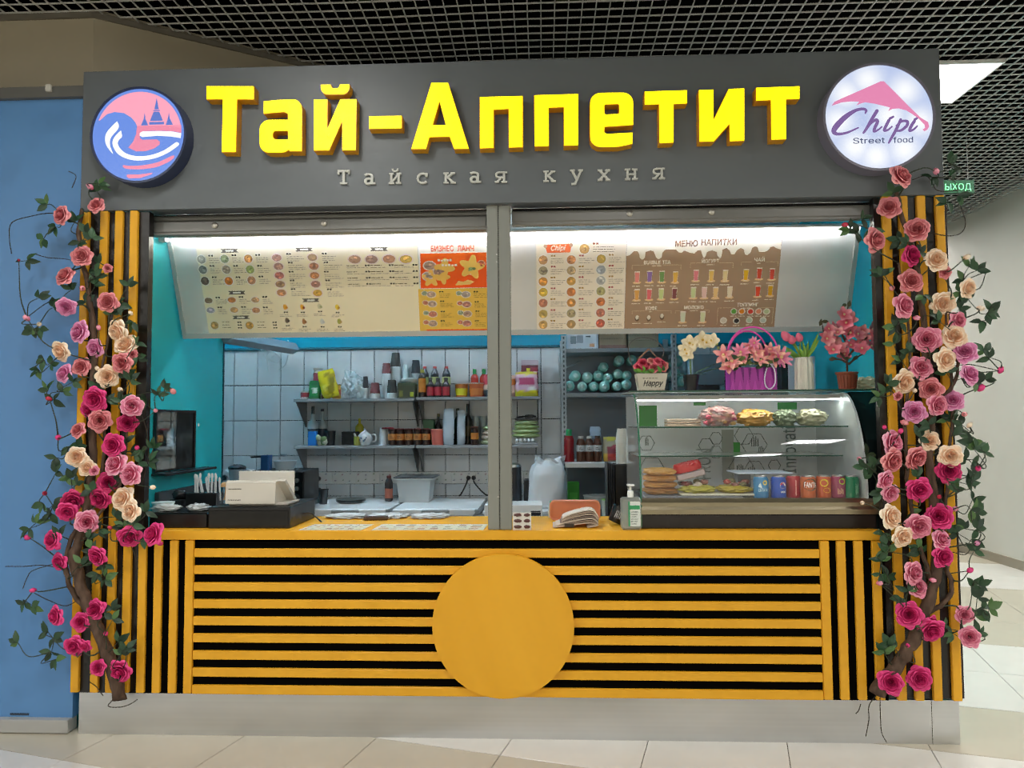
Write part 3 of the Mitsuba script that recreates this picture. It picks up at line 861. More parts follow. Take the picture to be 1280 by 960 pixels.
# lunch menu
sheet('menu_sheet', [(1.53, .012), (2.03, .012), (2.03, BH - .02), (1.53, BH - .02)], 'f4eee4', 'white lunch menu sheet')
f = Flat(lambda a, b, h: brd(a, b, h - .001))
o = [(1.54,0.495),(1.942,0.496),(1.94,0.283),(1.531,0.282)]
f.add(Polygon(o), 'f2560e', .0004)
yl = [(1.515,0.278),(1.948,0.281),(1.946,0.003),(1.511,0.006)]
f.add(Polygon(yl), 'e3b84a', .0004)
f.add(Polygon([(1.552,0.023),(1.943,0.022),(1.943,0.007),(1.551,0.008)]), 'e0561c', .0006)
a0, b0 = (1.607,0.507)
f.text('БИЗНЕС', .034, a0, b0, 'd8461c', width=.138, lift=.0009)
a0, b0 = (1.767,0.506)
f.text('ЛАНЧ', .034, a0, b0, 'd8461c', width=.102, lift=.0009)
star = lambda a, b, r, n, seed: Polygon([(a + r * (1 + .3 * math.sin(n * t + seed)) * math.cos(t), b + r * .95 * (1 + .3 * math.sin(n * t + seed)) * math.sin(t)) for t in np.linspace(0, 6.28, 50)[:-1]])
for (a, b, r, n_, sd) in [(1.85,0.408,0.062,5,1),(1.684,0.406,0.05,4,2),(1.598,0.343,0.045,5,0),(1.672,0.347,0.035,4,1)]:
    f.add(star(a, b, r, n_, sd), 'f3bf5c', .0007)
for k, (a, b) in enumerate([(1.593,0.421),(1.582,0.357),(1.651,0.384)]):
    dish(f, a, b, .042, ['b88a78', 'a89088', 'a87868'][k], .03, 'ecd8cc', seed=170 + k); 
a, b = (1.847,0.394)
dish(f, a, b, .04, '7f9a58', .032, 'f2e2c0', seed=180)
a, b = (1.91,0.428)
dish(f, a, b, .025, 'd8583c', .022, 'f0c8a8', seed=181)
for a, b, w in [(1.645,0.45,0.09),(1.667,0.42,0.1)]:
    for q in range(5):
        f.add(sbox(a + q * w / 5, b - .004, a + q * w / 5 + w / 7, b + .01 - .003 * (q % 2)), 'f4e2d0', .0013)
a, b = (1.805,0.314)
f.add(Polygon([(a - .06, b - .015), (a - .04, b + .012), (a - .01, b + .006), (a + .02, b + .018), (a + .06, b + .006), (a + .03, b - .012)]), 'f3bf6c', .0007)
lines(f, a - .04, b - .003, 1, .09, '8a6a3c', h=.008, seed=7)
for k, (a, b) in enumerate([(1.594,0.244),(1.597,0.185),(1.597,0.12),(1.594,0.061),(1.808,0.241),(1.811,0.179),(1.813,0.119),(1.808,0.059)]):
    dish(f, a, b, .031, ['b09080', 'a88a78', 'c06850', '987868', 'a09088', 'b87060', 'b08870', 'b86858'][k], .022, 'ead9c4', seed=190 + k)
    dish(f, a - .042, b + .008, .02, ['8a9a78', 'c86a4a'][k % 2], .016, 'f0e4cc', seed=200 + k)
    tags(f, a + .05, b + .016, s=.007); lines(f, a + .05, b, 3, .09, 'b08a3c', dz=.01, seed=210 + k)
f.put(mb, 'menu_print')

# street food menu
sheet('menu_sheet', [(2.245, .012), (2.784, .012), (2.784, BH - .02), (2.245, BH - .02)], 'f0e2cc', 'cream street food menu sheet with a red banner')
f = Flat(lambda a, b, h: brd(a, b, h - .001))
f.add(Polygon([(2.295,0.536),(2.459,0.54),(2.448,0.488),(2.31,0.487)]), 'd2562e', .0006)
for a, b in [(2.301,0.528),(2.454,0.531)]:
    f.add(ell(a, b, .011), 'b98a70', .0007)
a0, b0 = (2.333,0.501)
f.text('Chipi', .03, a0, b0, 'fff2e6', width=.09, lift=.0012, italic=.25)
lines(f, a0 + .01, b0 - .014, 1, .08, 'f0c8b0', h=.004, seed=3)
a, b = (2.535,0.508)
dish(f, a, b, .036, 'd09048', seed=220)
tags(f, a + .05, b + .03, '8a4a2a', s=.009); lines(f, a + .05, b + .008, 3, .18, '8a7a66', dz=.014, seed=221)
pc = ['d89858', 'c87840', 'b89030', 'a89a78', 'c8a878', 'a8b0b8', 'd88a2c', 'c89038', 'b8b8b4', 'd8b030', 'c87030', 'b0a868', 'c87858', 'd08838', 'c86830', 'c8a850', 'a8986c', 'c87058', 'd8a858', 'b08850', 'c0503c']
for k, (a, b) in enumerate([(2.286,0.445),(2.456,0.444),(2.636,0.446),(2.286,0.38),(2.456,0.379),(2.636,0.381),(2.285,0.314),(2.456,0.314),(2.636,0.316),(2.285,0.248),(2.456,0.248),(2.637,0.25),(2.284,0.181),(2.457,0.181),(2.637,0.184),(2.284,0.113),(2.457,0.114),(2.637,0.116),(2.283,0.045),(2.457,0.046),(2.637,0.049)]):
    dish(f, a, b, .033, pc[k], seed=230 + k)
    tags(f, a + .046, b + .024, ('a0782c', 'a03a34')[k % 2]); lines(f, a + .046, b + .004, 3, .1, seed=260 + k)
f.put(mb, 'menu_print')

# drinks menu
sheet('menu_sheet', [(2.786, .012), (3.702, .012), (3.702, BH - .02), (2.786, BH - .02)], 'a68568', 'brown drinks menu sheet with a dripping cream edge')
f = Flat(lambda a, b, h: brd(a, b, h - .001))
drip = [(2.792,0.461),(2.806,0.466),(2.829,0.489),(2.853,0.489),(2.863,0.47),(2.869,0.446),(2.883,0.436),(2.897,0.45),(2.901,0.483),(2.929,0.493),(2.948,0.487),(2.958,0.468),(2.964,0.449),(2.979,0.439),(2.997,0.449),(3.001,0.477),(3.019,0.496),(3.081,0.495),(3.101,0.476),(3.115,0.475),(3.129,0.489),(3.163,0.475),(3.191,0.469),(3.209,0.488),(3.228,0.488),(3.24,0.459),(3.25,0.44),(3.259,0.454),(3.267,0.478),(3.295,0.487),(3.324,0.477),(3.33,0.453),(3.345,0.438),(3.354,0.452),(3.356,0.49),(3.379,0.499),(3.399,0.485),(3.41,0.461),(3.429,0.461),(3.441,0.484),(3.464,0.498),(3.483,0.488),(3.49,0.46),(3.505,0.455),(3.523,0.469),(3.53,0.497),(3.548,0.506),(3.562,0.501),(3.574,0.473),(3.607,0.472),(3.625,0.481),(3.638,0.5),(3.656,0.504),(3.681,0.49),(3.7,0.485)]
drip[0] = (2.787, drip[0][1]); drip[-1] = (3.701, drip[-1][1])
f.add(Polygon(drip + [(3.701, BH - .021), (2.787, BH - .021)]), 'f6eedc', .0005)
a0, b0 = (3.075,0.512)
f.text('МЕНЮ', .036, a0, b0, '7a5a4a', width=.134, lift=.001)
a0, b0 = (3.229,0.517)
f.text('НАПИТКИ', .036, a0, b0, '7a5a4a', width=.21, lift=.001)
for w_, (a, b), wd in (('BUBBLE TEA', (2.893,0.412), .16), ('КОФЕ', (2.913,0.132), .07), ('ЙОГУРТ', (3.237,0.415), .105), ('ЧАЙ', (3.549,0.418), .062), ('МОЛОКО', (3.147,0.134), .118), ('ТОППИНГ', (3.466,0.146), .128)):
    f.text(w_, .021, a, b - .002, 'fbf3e2', width=wd, lift=.0008)
    lines(f, a + wd * .3, b - .016, 1, wd * .45, 'e6d6be', h=.006, seed=len(w_))
for (a0, b0), (a1, b1) in [((2.823,0.379),(2.927,0.407)),((3.009,0.405),(3.115,0.375)),((3.172,0.384),(3.237,0.414)),((3.342,0.412),(3.425,0.38)),((3.474,0.391),(3.536,0.416)),((3.617,0.415),(3.69,0.383)),((2.831,0.103),(2.908,0.125)),((2.982,0.124),(3.07,0.105)),((3.095,0.105),(3.142,0.124)),((3.269,0.125),(3.299,0.107)),((3.352,0.032),(3.452,0.138)),((3.597,0.136),(3.687,0.032))]:
    lo, hi = min(b0, b1), max(b0, b1)
    xv = a0 if b0 < b1 else a1
    f.add(sbox(min(a0, a1), hi - .003, max(a0, a1), hi), 'c9ae8e', .0006); f.add(sbox(xv - .0015, lo, xv + .0015, hi), 'c9ae8e', .0006)
cups = [(2.855,0.333,'e58a80'),(2.93,0.335,'8f6aa8'),(3.004,0.334,'6f8f4c'),(3.085,0.33,'e0ae48'),(2.856,0.225,'d49a4c'),(2.931,0.227,'e0696a'),(3.004,0.228,'c9d08a'),(3.084,0.23,'7c3f3f'),(3.208,0.338,'e07f86'),(3.3,0.336,'e6b95e'),(3.383,0.335,'e9d09a'),(3.506,0.338,'e3ac1e'),(3.585,0.344,'c4442e'),(3.661,0.34,'cf4a38'),(3.198,0.233,'cfd59a'),(3.264,0.232,'e6c0b4'),(3.332,0.231,'e6bd7c'),(3.417,0.234,'ecd9b8'),(3.585,0.237,'d4452a'),(3.659,0.24,'dca01e'),(3.142,0.084,'d9dcc0'),(3.263,0.083,'dcdcae')]
for a, b, cc in cups:
    f.add(ell(a, b - .034, .0265, .008, 14), 'e7c18c', .0006)
    f.add(Polygon([(a - .0125, b - .034), (a + .0125, b - .034), (a + .0165, b + .035), (a - .0165, b + .035)]), 'efe2d2', .0009)
    f.add(Polygon([(a - .011, b - .032), (a + .011, b - .032), (a + .0145, b + .028), (a - .0145, b + .028)]), cc, .0012)
    lines(f, a - .03, b - .058, 1, .06, 'eadcc4', h=.005, seed=int(a * 1000))
for a, b in [(2.862,0.078),(2.934,0.077),(3.014,0.086)]:
    f.add(ell(a, b, .014, .02, 12), '6d5138', .0007); f.add(ell(a, b + .006, .011, .014, 12), 'e4dac8', .0009); lines(f, a - .03, b - .035, 1, .06, 'eadcc4', h=.005, seed=5)
for a, b, cc in [(3.45,0.114,'5f9a3c'),(3.498,0.113,'e08a24'),(3.551,0.112,'cf4030'),(3.6,0.112,'e0906a'),(3.648,0.111,'c2c89a'),(3.391,0.058,'dccfb8'),(3.47,0.055,'2e2622'),(3.548,0.058,'c6d0b4'),(3.631,0.057,'c9cdbd')]:
    f.add(ell(a, b, .021, .02, 16), 'efe6d4', .0007); f.add(ell(a, b, .016, .015, 12), cc, .0009); lines(f, a - .02, b - .032, 1, .05, 'eadcc4', h=.005, seed=9)
f.put(mb, 'menu_print')

# ------------------------------------------------------------------ builders of small goods
def bottle(name, label, cat_, xwh, y, z, body, cap, lab=None, band=(.22, .58), shoulder=.62, neck=.36, caph=.12, group=None, capw=1.05, mat='m_gloss', word=None):
    x, w, h = xwh
    r = w / 2
    t = thing(name, label, cat_, group)
    hb = h * (1 - caph)
    pr = [(0, 0), (r * .9, 0), (r, h * .03), (r, h * shoulder), (r * .93, h * (shoulder + .05)), (r * (neck + .2), h * (shoulder + .14)), (r * neck, min(hb - .002, h * (shoulder + .2))), (r * neck, hb), (0, hb)]
    part(t, 'body', lathe(pr, x, y, z, 18), body, mat, smooth=40)
    part(t, 'cap', lathe([(0, hb), (r * neck * capw * 1.1, hb), (r * neck * capw * 1.1, h * .985), (r * neck * capw * .9, h), (0, h)], x, y, z, 14), cap, 'm_satin', smooth=40)
    if lab:
        part(t, 'label', lathe([(r * 1.01, h * band[0]), (r * 1.015, h * band[0] + .001), (r * 1.015, h * band[1]), (r * 1.0, h * band[1])], x, y, z, 18), lab, 'm_satin', smooth=40)
        if word:
            part(t, 'lettering', cat(*[box(x - r * .5, x + r * .5 - q * r * .3, y - r * 1.05, y - r * .9, z + h * (band[0] + (band[1] - band[0]) * (.3 + .25 * q)), z + h * (band[0] + (band[1] - band[0]) * (.3 + .25 * q)) + .004) for q in range(2)]), word)
    return t


def tub(name, label, cat_, xwh, y, z, body, lid=None, taper=.82, lab=None, group=None, band=(.2, .8)):
    x, w, h = xwh
    r = w / 2
    t = thing(name, label, cat_, group)
    part(t, 'body', lathe([(0, 0), (r * taper, 0), (r, h), (r * .95, h), (r * taper * .95, .006), (0, .006)] if lid is None else [(0, 0), (r * taper, 0), (r * .97, h * .95), (0, h * .95)], x, y, z, 20), body, 'm_satin', smooth=40)
    part(t, 'rim' if lid is None else 'lid', lathe([(r * .95, h * .97), (r * 1.04, h * .97), (r * 1.04, h), (r * .95, h * 1.005), (r * .95, h * .97)] if lid is None else [(0, h * .93), (r * 1.03, h * .93), (r * 1.03, h * .99), (r * .9, h), (0, h)], x, y, z, 20), lid or body, 'm_satin', smooth=40)
    if lab:
        f0, f1 = band
        part(t, 'label', lathe([((taper + (1 - taper) * f0) * r * 1.012, h * f0), ((taper + (1 - taper) * f1) * r * 1.012, h * f1)], x, y, z, 20), lab, 'm_satin', smooth=True)
    return t


def cups(label, xwh, y, z, rgb, n, top=None, toph=None, group=None, name='cup_stack', mat='m_satin'):
    """a sleeve of nested cups, upside down; the topmost may be of another colour"""
    x, w, h = xwh
    r = w / 2
    t = thing(name, label, 'cups', group)
    th_ = toph or h * .3
    zz = 0
    step = (h - th_) / max(1, n)
    for k in range(n):
        part(t, 'cup', lathe([(r * .98, zz), (r, zz + step * .3), (r * .96, zz + step * .45), (r * .94, zz + step * 1.02), (r * .9, zz + step * 1.02), (r * .9, zz)], x, y, z, 16), rgb, mat, smooth=40)
        zz += step
    part(t, 'top_cup', lathe([(r * .98, zz), (r, zz + th_ * .06), (r * .76, h), (r * .7, h), (0, h - .003), ], x, y, z, 16), top or rgb, mat, smooth=40)
    return t


def carton(name, label, cat_, x0, x1, y0, y1, z0, z1, rgb, prints=(), group=None, lid=None, mat='m_satin', ang=0):
    """box with printed fields on its front: (u0, u1, v0, v1, rgb) in fractions"""
    t = thing(name, label, cat_, group)
    xc, yc = (x0 + x1) / 2, (y0 + y1) / 2
    part(t, 'body', rotz(box(x0, x1, y0, y1, z0, z1, .003), ang, xc, yc), rgb, mat)
    for k, (u0, u1, v0, v1, c_) in enumerate(prints):
        part(t, 'print', rotz(box(x0 + (x1 - x0) * u0, x0 + (x1 - x0) * u1, y0 - .0012 - k * .0004, y0 + .001, z0 + (z1 - z0) * v0, z0 + (z1 - z0) * v1), ang, xc, yc), c_, mat)
    if lid:
        part(t, 'lid', rotz(box(x0 - .003, x1 + .003, y0 - .003, y1 + .003, z1 - .012, z1 + .002, .003), ang, xc, yc), lid, mat)
    return t


def bag(name, label, xwh, y, z, d, rgb, seed=0, prints=(), tie=False, mat='m_satin', lean=0, amp=.12, cat_='bag', group=None):
    x, w, h = xwh
    t = thing(name, label, cat_, group)
    m = pouch(w, d, h, 0, 0, 0, seed, tie=tie, amp=amp)
    if lean:
        m = rot(m, lean, (0, 1, 0))
    v = np.asarray(m.vertices)
    m.apply_translation((x, y, z - v[:, 2].min()))
    col = np.tile(lin(rgb), (len(m.vertices), 1))
    vz = (np.asarray(m.vertices)[:, 2] - z) / h
    vx = (np.asarray(m.vertices)[:, 0] - x) / w
    for (u0, u1, v0, v1, c_) in prints:
        col[(vx >= u0) & (vx <= u1) & (vz >= v0) & (vz <= v1)] = lin(c_)
    part(t, 'body', m, mat=mat, smooth=True, colors=col)
    return t


# ------------------------------------------------------------------ wall shelves
Z1, Z2, SYI = 1.803, 1.408, 2.42
for lab_, x0, x1, z in (('upper steel wall shelf over the microwave side', -1.95, -.925, Z1), ('upper steel wall shelf behind the centre post', -.91, .124, Z1 + .008),
                        ('lower steel wall shelf carrying the white teapot', -1.947, -.925, Z2), ('lower steel wall shelf carrying the silver pouches', -.91, .107, Z2)):
    t = thing('wall_shelf', lab_, 'shelf')
    part(t, 'board', box(x0, x1, 2.3, 2.586, z - .024, z, .002), '8f9496', 'm_satin')
    for bx in (x0 + .012, x1 - .02):
        part(t, 'bracket', prism_x(Polygon([(2.32, z - .024), (2.586, z - .024), (2.586, z - .24), (2.57, z - .24)]), bx, bx + .01), '5d6062', 'm_satin')

# upper shelf, first half
U, LO = Z1 + .001, Z2 + .001
tub('tin', 'small pale tin with a dark red picture, first on the upper wall shelf', 'tin', (-1.894,0.07,0.069), SYI, U, 'c9b8b4', 'd9d4cf', .98, '8a3038', band=(.25, .8))
bag('pouch', 'green pouch beside the small tin on the upper wall shelf', (-1.805,0.101,0.159), SYI, U, .06, '1f6b33', 3, [(-.2, .2, .3, .6, 'd8dcd2'), (-.4, .3, .75, 1, '15552a')])
bag('pouch', 'white and brown pouch between the green pouch and the yellow bag', (-1.724,0.077,0.152), SYI + .05, U, .05, 'd8d5cb', 4, [(-.5, .5, 0, .25, '7a4a28')])
bottle('jar', 'white-lidded jar with a red label behind the green pouch', 'jar', (-1.81,0.081,0.273), 2.52, U, 'd9d2cc', 'e8e8e6', '8a3b40', (.55, .84), .86, .9, .1, capw=.98)
bag('snack_bag', 'long bright yellow snack bag leaning on the upper wall shelf', (-1.648,0.146,0.24), 2.38, U, .085, 'dcc818', 5, [(-.15, .2, .15, .75, '8c7a10'), (-.5, .5, .78, .93, 'a58c14'), (-.5, -.2, .3, .5, 'f0e05a')], lean=-14)
t = thing('clear_bag', 'crumpled clear plastic bag in the middle of the upper wall shelf', 'bag')
part(t, 'film', blob(.082, .08, .125, -1.485, 2.43, U, 4, .22, 3.2, 11, 2.2), 'd2e2e6', 'm_plastic_clear', smooth=True)
part(t, 'content', blob(.085, .06, .085, -1.435, 2.44, U, 3, .25, 4.0, 12), 'cfdcdd', 'm_satin', smooth=True)
bag('yellow_packet', 'small orange and yellow packet behind the clear bag', (-1.65,0.078,0.126), 2.53, U, .03, 'd8a23c', 6, [(-.5, .5, .3, .7, 'b04a30')])
cups('thin stack of white cups topped by a black one beside the clear bag', (-1.368,0.052,0.192), SYI, U, 'dfe3e4', 4, '2f2c2c', .1)
cups('short stack of white cups with a brown printed cup on top', (-1.277,0.087,0.134), SYI - .03, U, 'dcdcd8', 2, '6f3b3b', .09)
bag('white_pouch', 'small white pouch leaning against the short cup stack', (-1.321,0.062,0.124), SYI + .03, U, .03, 'd8dcdc', 8)
cups('tall white cup stack with a red-brown printed cup on top', (-1.196,0.08,0.308), 2.47, U, 'd6dadb', 8, '70403f', .09)
cups('tallest stack of white cups with a dark patterned cup on top', (-1.125,0.088,0.4), 2.51, U, 'd3d8d9', 8, '3b3833', .12)
cups('low white cup stack with a dark patterned top, before the tall stacks', (-1.125,0.086,0.156), 2.36, U, 'd8dcdc', 2, '33302c', .11)
cups('stack of clear cups between the tall paper cups and the black cup', (-1.034,0.059,0.167), 2.5, U + .13, 'cfe0e2', 5, 'cfe0e2', .09, name='clear_cup_stack')
cups('pale cup stack with one black cup on top, beside the clear cups', (-0.946,0.08,0.334), 2.5, U, 'b9c3c6', 6, '26272a', .115)
carton('dark_carton', 'dark olive carton at the end of the first upper shelf', 'carton', -1.072, -.925, 2.34, 2.46, U, U + .13, '2d3322', [(.1, .3, .1, .5, '6a6a30'), (.72, .92, .1, .4, 'a8b030'), (0, 1, .8, 1, '33402c')])
t = thing('white_wrapper', 'crumpled white wrapper lying on the dark olive carton', 'wrapper')
part(t, 'film', blob(.075, .05, .022, -.985, 2.4, U + .132, 3, .3, 4, 21), 'd6dcdb', 'm_satin', smooth=True)
# upper shelf, second half
U2 = Z1 + .009
bottle('sauce_bottle', 'dark sauce bottle with an orange label, nearest the dark carton', 'bottle', (-0.87,0.065,0.236), 2.38, U2, '251b16', 'c9b64a', 'd3822c', (.18, .68), .7, .45)
for k, (a, b) in enumerate(((534, 542), (543, 552), (553, 562.5))):
    bottle('soy_bottle', ('first', 'middle', 'last')[k] + ' of the three front dark soy bottles with red labels', 'bottle', [(-0.795,0.058,0.163), (-0.732,0.061,0.163), (-0.664,0.061,0.163)][k], 2.35, U2, '1d1615', '3b3b38', 'a82c38', (.08, .52), .6, .5)
for k in range(3):
    bottle('tall_soy_bottle', ('first', 'middle', 'last')[k] + ' of the three tall dark bottles with pale bands and red caps', 'bottle', [(-0.868,0.07,0.271), (-0.781,0.07,0.271), (-0.681,0.073,0.27)][k], 2.5, U2, '17171c', 'c24c4c', 'c2c88a', (.4, .66), .72, .4, .07)
tub('noodle_cup', 'yellow instant noodle cup beside the soy bottles', 'noodle cup', (-0.538,0.113,0.116), 2.4, U2, 'b5662c', 'd4c9bb', .84, 'd9cd2c', band=(.12, .62))
tub('noodle_cup', 'orange instant noodle cup with a white lid near the centre post', 'noodle cup', (-0.412,0.126,0.119), 2.4, U2, 'b9552c', 'dcd5cc', .84, 'cf7c3c', band=(.12, .6))
for k in range(2):
    bottle('chili_bottle', ('first', 'second')[k] + ' red chili sauce bottle with a green cap behind the noodle cups', 'bottle', [(-0.437,0.069,0.246), (-0.357,0.069,0.246)][k], 2.52, U2, 'a32a20', '2f8f4f', None, shoulder=.66, neck=.4, caph=.18)
bag('snack_packet', 'red and white packet just beside the centre post on the upper shelf', (-0.301,0.099,0.191), 2.42, U2, .06, 'c24450', 9, [(-.5, .5, .35, .55, 'e8d8c8'), (-.5, .5, 0, .3, '3f4a55')])
carton('noodle_carton', 'dark red noodle carton standing behind the pink snack bag', 'carton', -.03, .115, 2.46, 2.56, U2, U2 + .315, '571c2a', [(0, 1, .86, 1, 'c9b9c4'), (.3, .52, .6, .78, 'd8c82c'), (.55, .95, .4, .8, '8a2634'), (.05, .5, .1, .5, '2a1a20')])
bag('snack_bag', 'pink and yellow snack bag on the upper shelf beside the centre post', (0.017,0.193,0.21), 2.38, U2, .1, 'd3a8b6', 10, [(-.5, .5, .86, 1, 'd9c23a'), (-.3, .35, .45, .75, 'b8466a'), (-.5, .5, .0, .22, 'd8cc2a'), (.0, .4, .22, .4, 'e6e0da')])
bag('snack_bag', 'half-hidden orange and white snack bag touching the centre post', (-0.118,0.088,0.183), 2.42, U2, .08, 'd8b0a0', 13, [(-.5, .5, .5, .8, 'c8702c')])
# lower shelf, first half
bottle('spirit_bottle', 'clear bottle with a black cap, first on the lower wall shelf', 'bottle', (-1.824,0.087,0.336), 2.43, LO, 'b9c6cb', '1d1d1f', '2c3a46', (.18, .42), .5, .3, .2)
bottle('spirit_bottle', 'clear bottle with a low black cap behind the blue label', 'bottle', (-1.765,0.088,0.312), 2.5, LO, 'aebcc0', '232325', '27323c', (.2, .45), .5, .28, .07)
carton('blue_box', 'small bright blue box leaning before the clear bottles', 'box', -1.835, -1.762, 2.33, 2.37, LO, LO + .12, '2f7fd0', ang=-6)
t = thing('herb_bunch', 'small bunch of pale green herbs beside the bright blue box', 'herbs')
for k in range(9):
    part(t, 'leaf', rot(blob(.022, .012, .03, 0, 0, 0, 1, .2, 3, 30 + k), R.uniform(-50, 50), (0, 1, 0)).apply_translation((-1.722 + R.uniform(-.025, .02), 2.345 + R.uniform(-.02, .02), LO + R.uniform(.0, .05))), ('6f8a5c', '9aa88a', 'c9cdb9')[k % 3], 'm_leaf', smooth=True)
tub('black_cup', 'black cup with a pale rim left of the black box on the lower shelf', 'cup', (-1.663,0.09,0.123), 2.4, LO, '15171a', None, .8)
carton('black_box', 'plain black box between the black cup and the teapot', 'box', -1.572, -1.432, 2.42, 2.49, LO, LO + .115, '0f1012')
bottle('squeeze_bottle', 'yellow squeeze bottle standing behind the teapot', 'bottle', (-1.445,0.074,0.228), 2.53, LO, 'c2b426', 'cdbf2e', None, shoulder=.66, neck=.25, caph=.22)
tub('mustard_jar', 'small olive jar hidden beside the teapot', 'jar', (-1.424,0.055,0.074), 2.36, LO, '8a8a3a', '9a9440', .95)
tp = thing('teapot', 'white teapot with blue painted leaves on the lower wall shelf', 'teapot')
tx_, ty_ = -1.366, 2.4
part(tp, 'body', lathe([(0, 0), (.038, 0), (.042, .008), (.058, .03), (.064, .055), (.058, .082), (.04, .1), (.03, .104), (0, .104)], tx_, ty_, LO, 24), 'dfe4e6', 'm_gloss', smooth=50)
part(tp, 'lid', lathe([(.0, .102), (.033, .102), (.03, .112), (.012, .12), (.006, .124), (.011, .132), (.008, .14), (0, .142)], tx_, ty_, LO, 20), 'dfe4e6', 'm_gloss', smooth=50)
part(tp, 'handle', tube(smooth_path([(tx_ + .055, ty_, LO + .085), (tx_ + .085, ty_, LO + .09), (tx_ + .098, ty_, LO + .062), (tx_ + .085, ty_, LO + .03), (tx_ + .056, ty_, LO + .028)], 14), .007, 8), 'dfe4e6', 'm_gloss', smooth=True)
part(tp, 'spout', tube(smooth_path([(tx_ - .052, ty_, LO + .045), (tx_ - .075, ty_, LO + .06), (tx_ - .085, ty_, LO + .088), (tx_ - .096, ty_, LO + .1)], 12), np.linspace(.014, .007, 12), 8), 'dfe4e6', 'm_gloss', smooth=True)
for a, b, s_ in ((-.01, .06, 1), (.012, .05, .8), (.002, .038, .9), (.022, .066, .6), (-.024, .046, .7)):
    ang = math.asin(a / .0655)
    part(tp, 'painted_leaf', rot(blob(.008 * s_, .002, .011 * s_, 0, 0, 0, 1, 0), 30 * (1 if a > 0 else -1), (0, 1, 0)).apply_translation((tx_ + a, ty_ - .062 * math.cos(ang), LO + b - .008)), '3d4f6e', 'm_gloss', smooth=True)
cups('stack of white foam cups between the teapot and the brown jars', (-1.212,0.076,0.15), SYI, LO, 'ccd9e2', 2, 'd3dfe6', .1)
jx = [(-1.126,0.073,0.139),(-1.058,0.072,0.139),(-0.986,0.072,0.139),(-0.911,0.072,0.139),(-0.836,0.072,0.139)]
for k in range(5):
    bottle('brown_jar', ('first', 'second', 'third', 'fourth', 'fifth')[k] + ' brown sauce jar counted from the foam cups, orange label and dark red lid', 'jar', jx[k], 2.38, LO, '2a1712', '5f2424', 'b8763c', (.3, .68), .8, .86, .14, capw=1.0, word='5a3420')
t = thing('red_lid', 'dark red plastic lid lying across the brown jars', 'lid')
part(t, 'disc', lathe([(0, 0), (.05, 0), (.052, .006), (.045, .012), (0, .012)], -1.17, 2.4, LO + .138, 20), '7a2830', 'm_satin', smooth=40)
# lower shelf, second half
tub('pink_bucket', 'salmon pink plastic bucket beside the brown jars', 'bucket', (-0.739,0.122,0.135), 2.38, LO, 'cf6a5c', 'd98a7c', .8)
carton('green_box', 'dark green box on the lower shelf behind the pink bucket', 'box', -0.8781, -0.784, 2.46, 2.56, LO, LO + .215, '1f5a34', [(.1, .9, .3, .6, '2c7040')])
for k in range(2):
    bottle('brown_bottle', ('first', 'second')[k] + ' slim dark brown bottle behind the silver pouches', 'bottle', [(-0.75,0.062,0.265), (-0.68,0.062,0.262)][k], 2.5, LO, '241a14', '8a7a48', 'a08a2c', (.12, .45), .55, .36, .1)
bag('silver_pouch', 'larger silver pouch with a pointed top, beside the pink bucket', (-0.641,0.095,0.306), 2.35, LO, .07, 'b6c2cc', 14, tie=False, amp=.1, mat='m_satin')
bag('silver_pouch', 'narrower silver pouch with a pointed top, beside the wine bottle', (-0.538,0.071,0.289), 2.37, LO, .06, 'b3bfca', 15, amp=.1, mat='m_satin')
bottle('green_bottle', 'dark green bottle between the two silver pouches', 'bottle', (-0.583,0.069,0.31), 2.5, LO, '12241a', '1a2a20', None, shoulder=.6, neck=.34, caph=.14)
bottle('wine_bottle', 'tall black wine bottle behind the silver pouches', 'bottle', (-0.491,0.076,0.347), 2.48, LO, '17120d', '0f0d0c', '4a3a1c', (.2, .45), .55, .32, .2)
bottle('brown_jar', 'single brown sauce jar with an orange label by the wine bottle', 'jar', (-0.422,0.068,0.154), 2.36, LO, '2a1712', '5a3020', 'b8702c', (.3, .65), .8, .86, .14, capw=1.0)
for k in range(2):
    tub('glass_tumbler', ('nearer', 'farther')[k] + ' stack of clear tumblers left of the centre post', 'glass', [(-0.426,0.059,0.241), (-0.362,0.055,0.241)][k], 2.52, LO, 'a9b4b4', None, .86)
for k in range(4):
    t = thing('small_packet', ('lowest', 'second lowest', 'second highest', 'topmost')[k] + ' packet of the small pile of packets touching the centre post', 'packet', 'packets piled by the centre post')
    part(t, 'body', blob(.055, .05, .022, -.315 + R.uniform(-.012, .012), 2.42, LO + k * .04, 2, .2, 3, 50 + k), ('b9c9a4', 'd5cfc6', 'c7bcae', 'a5bd8c')[k], 'm_satin', smooth=True)
carton('egg_tray', 'grey egg tray on the lower shelf beside the centre post', 'egg tray', -.085, .106, 2.33, 2.46, LO, LO + .018, '8d9396')
for k in range(5):
    x = -0.0686 + k * .0335
    solo('egg', ('first', 'second', 'third', 'fourth', 'fifth')[k] + ' white egg of the front row, counted from the centre post', 'egg', lathe([(0, 0), (.01, .003), (.0155, .014), (.013, .027), (.006, .034), (0, .036)], x, 2.36, LO + .018, 14), 'dfe5e8', 'm_satin', smooth=True, group='eggs in the grey tray')
for k in range(4):
    x0 = 0.0121
    solo('green_packet', ('lowest', 'second lowest', 'second highest', 'topmost')[k] + ' pale green packet of the pile above the eggs', 'packet',
         blob(.115 - .006 * k, .075, .021, x0 + R.uniform(-.006, .006), 2.42, LO + .056 + k * .036, 3, .12, 2.4, 60 + k, 2.6), ('9fb37a', 'a9bc84', '9db077', 'b4c592')[k], 'm_satin', smooth=True)
t = thing('black_tray', 'dark wire tray with black tongs on top of the green packets', 'tray')
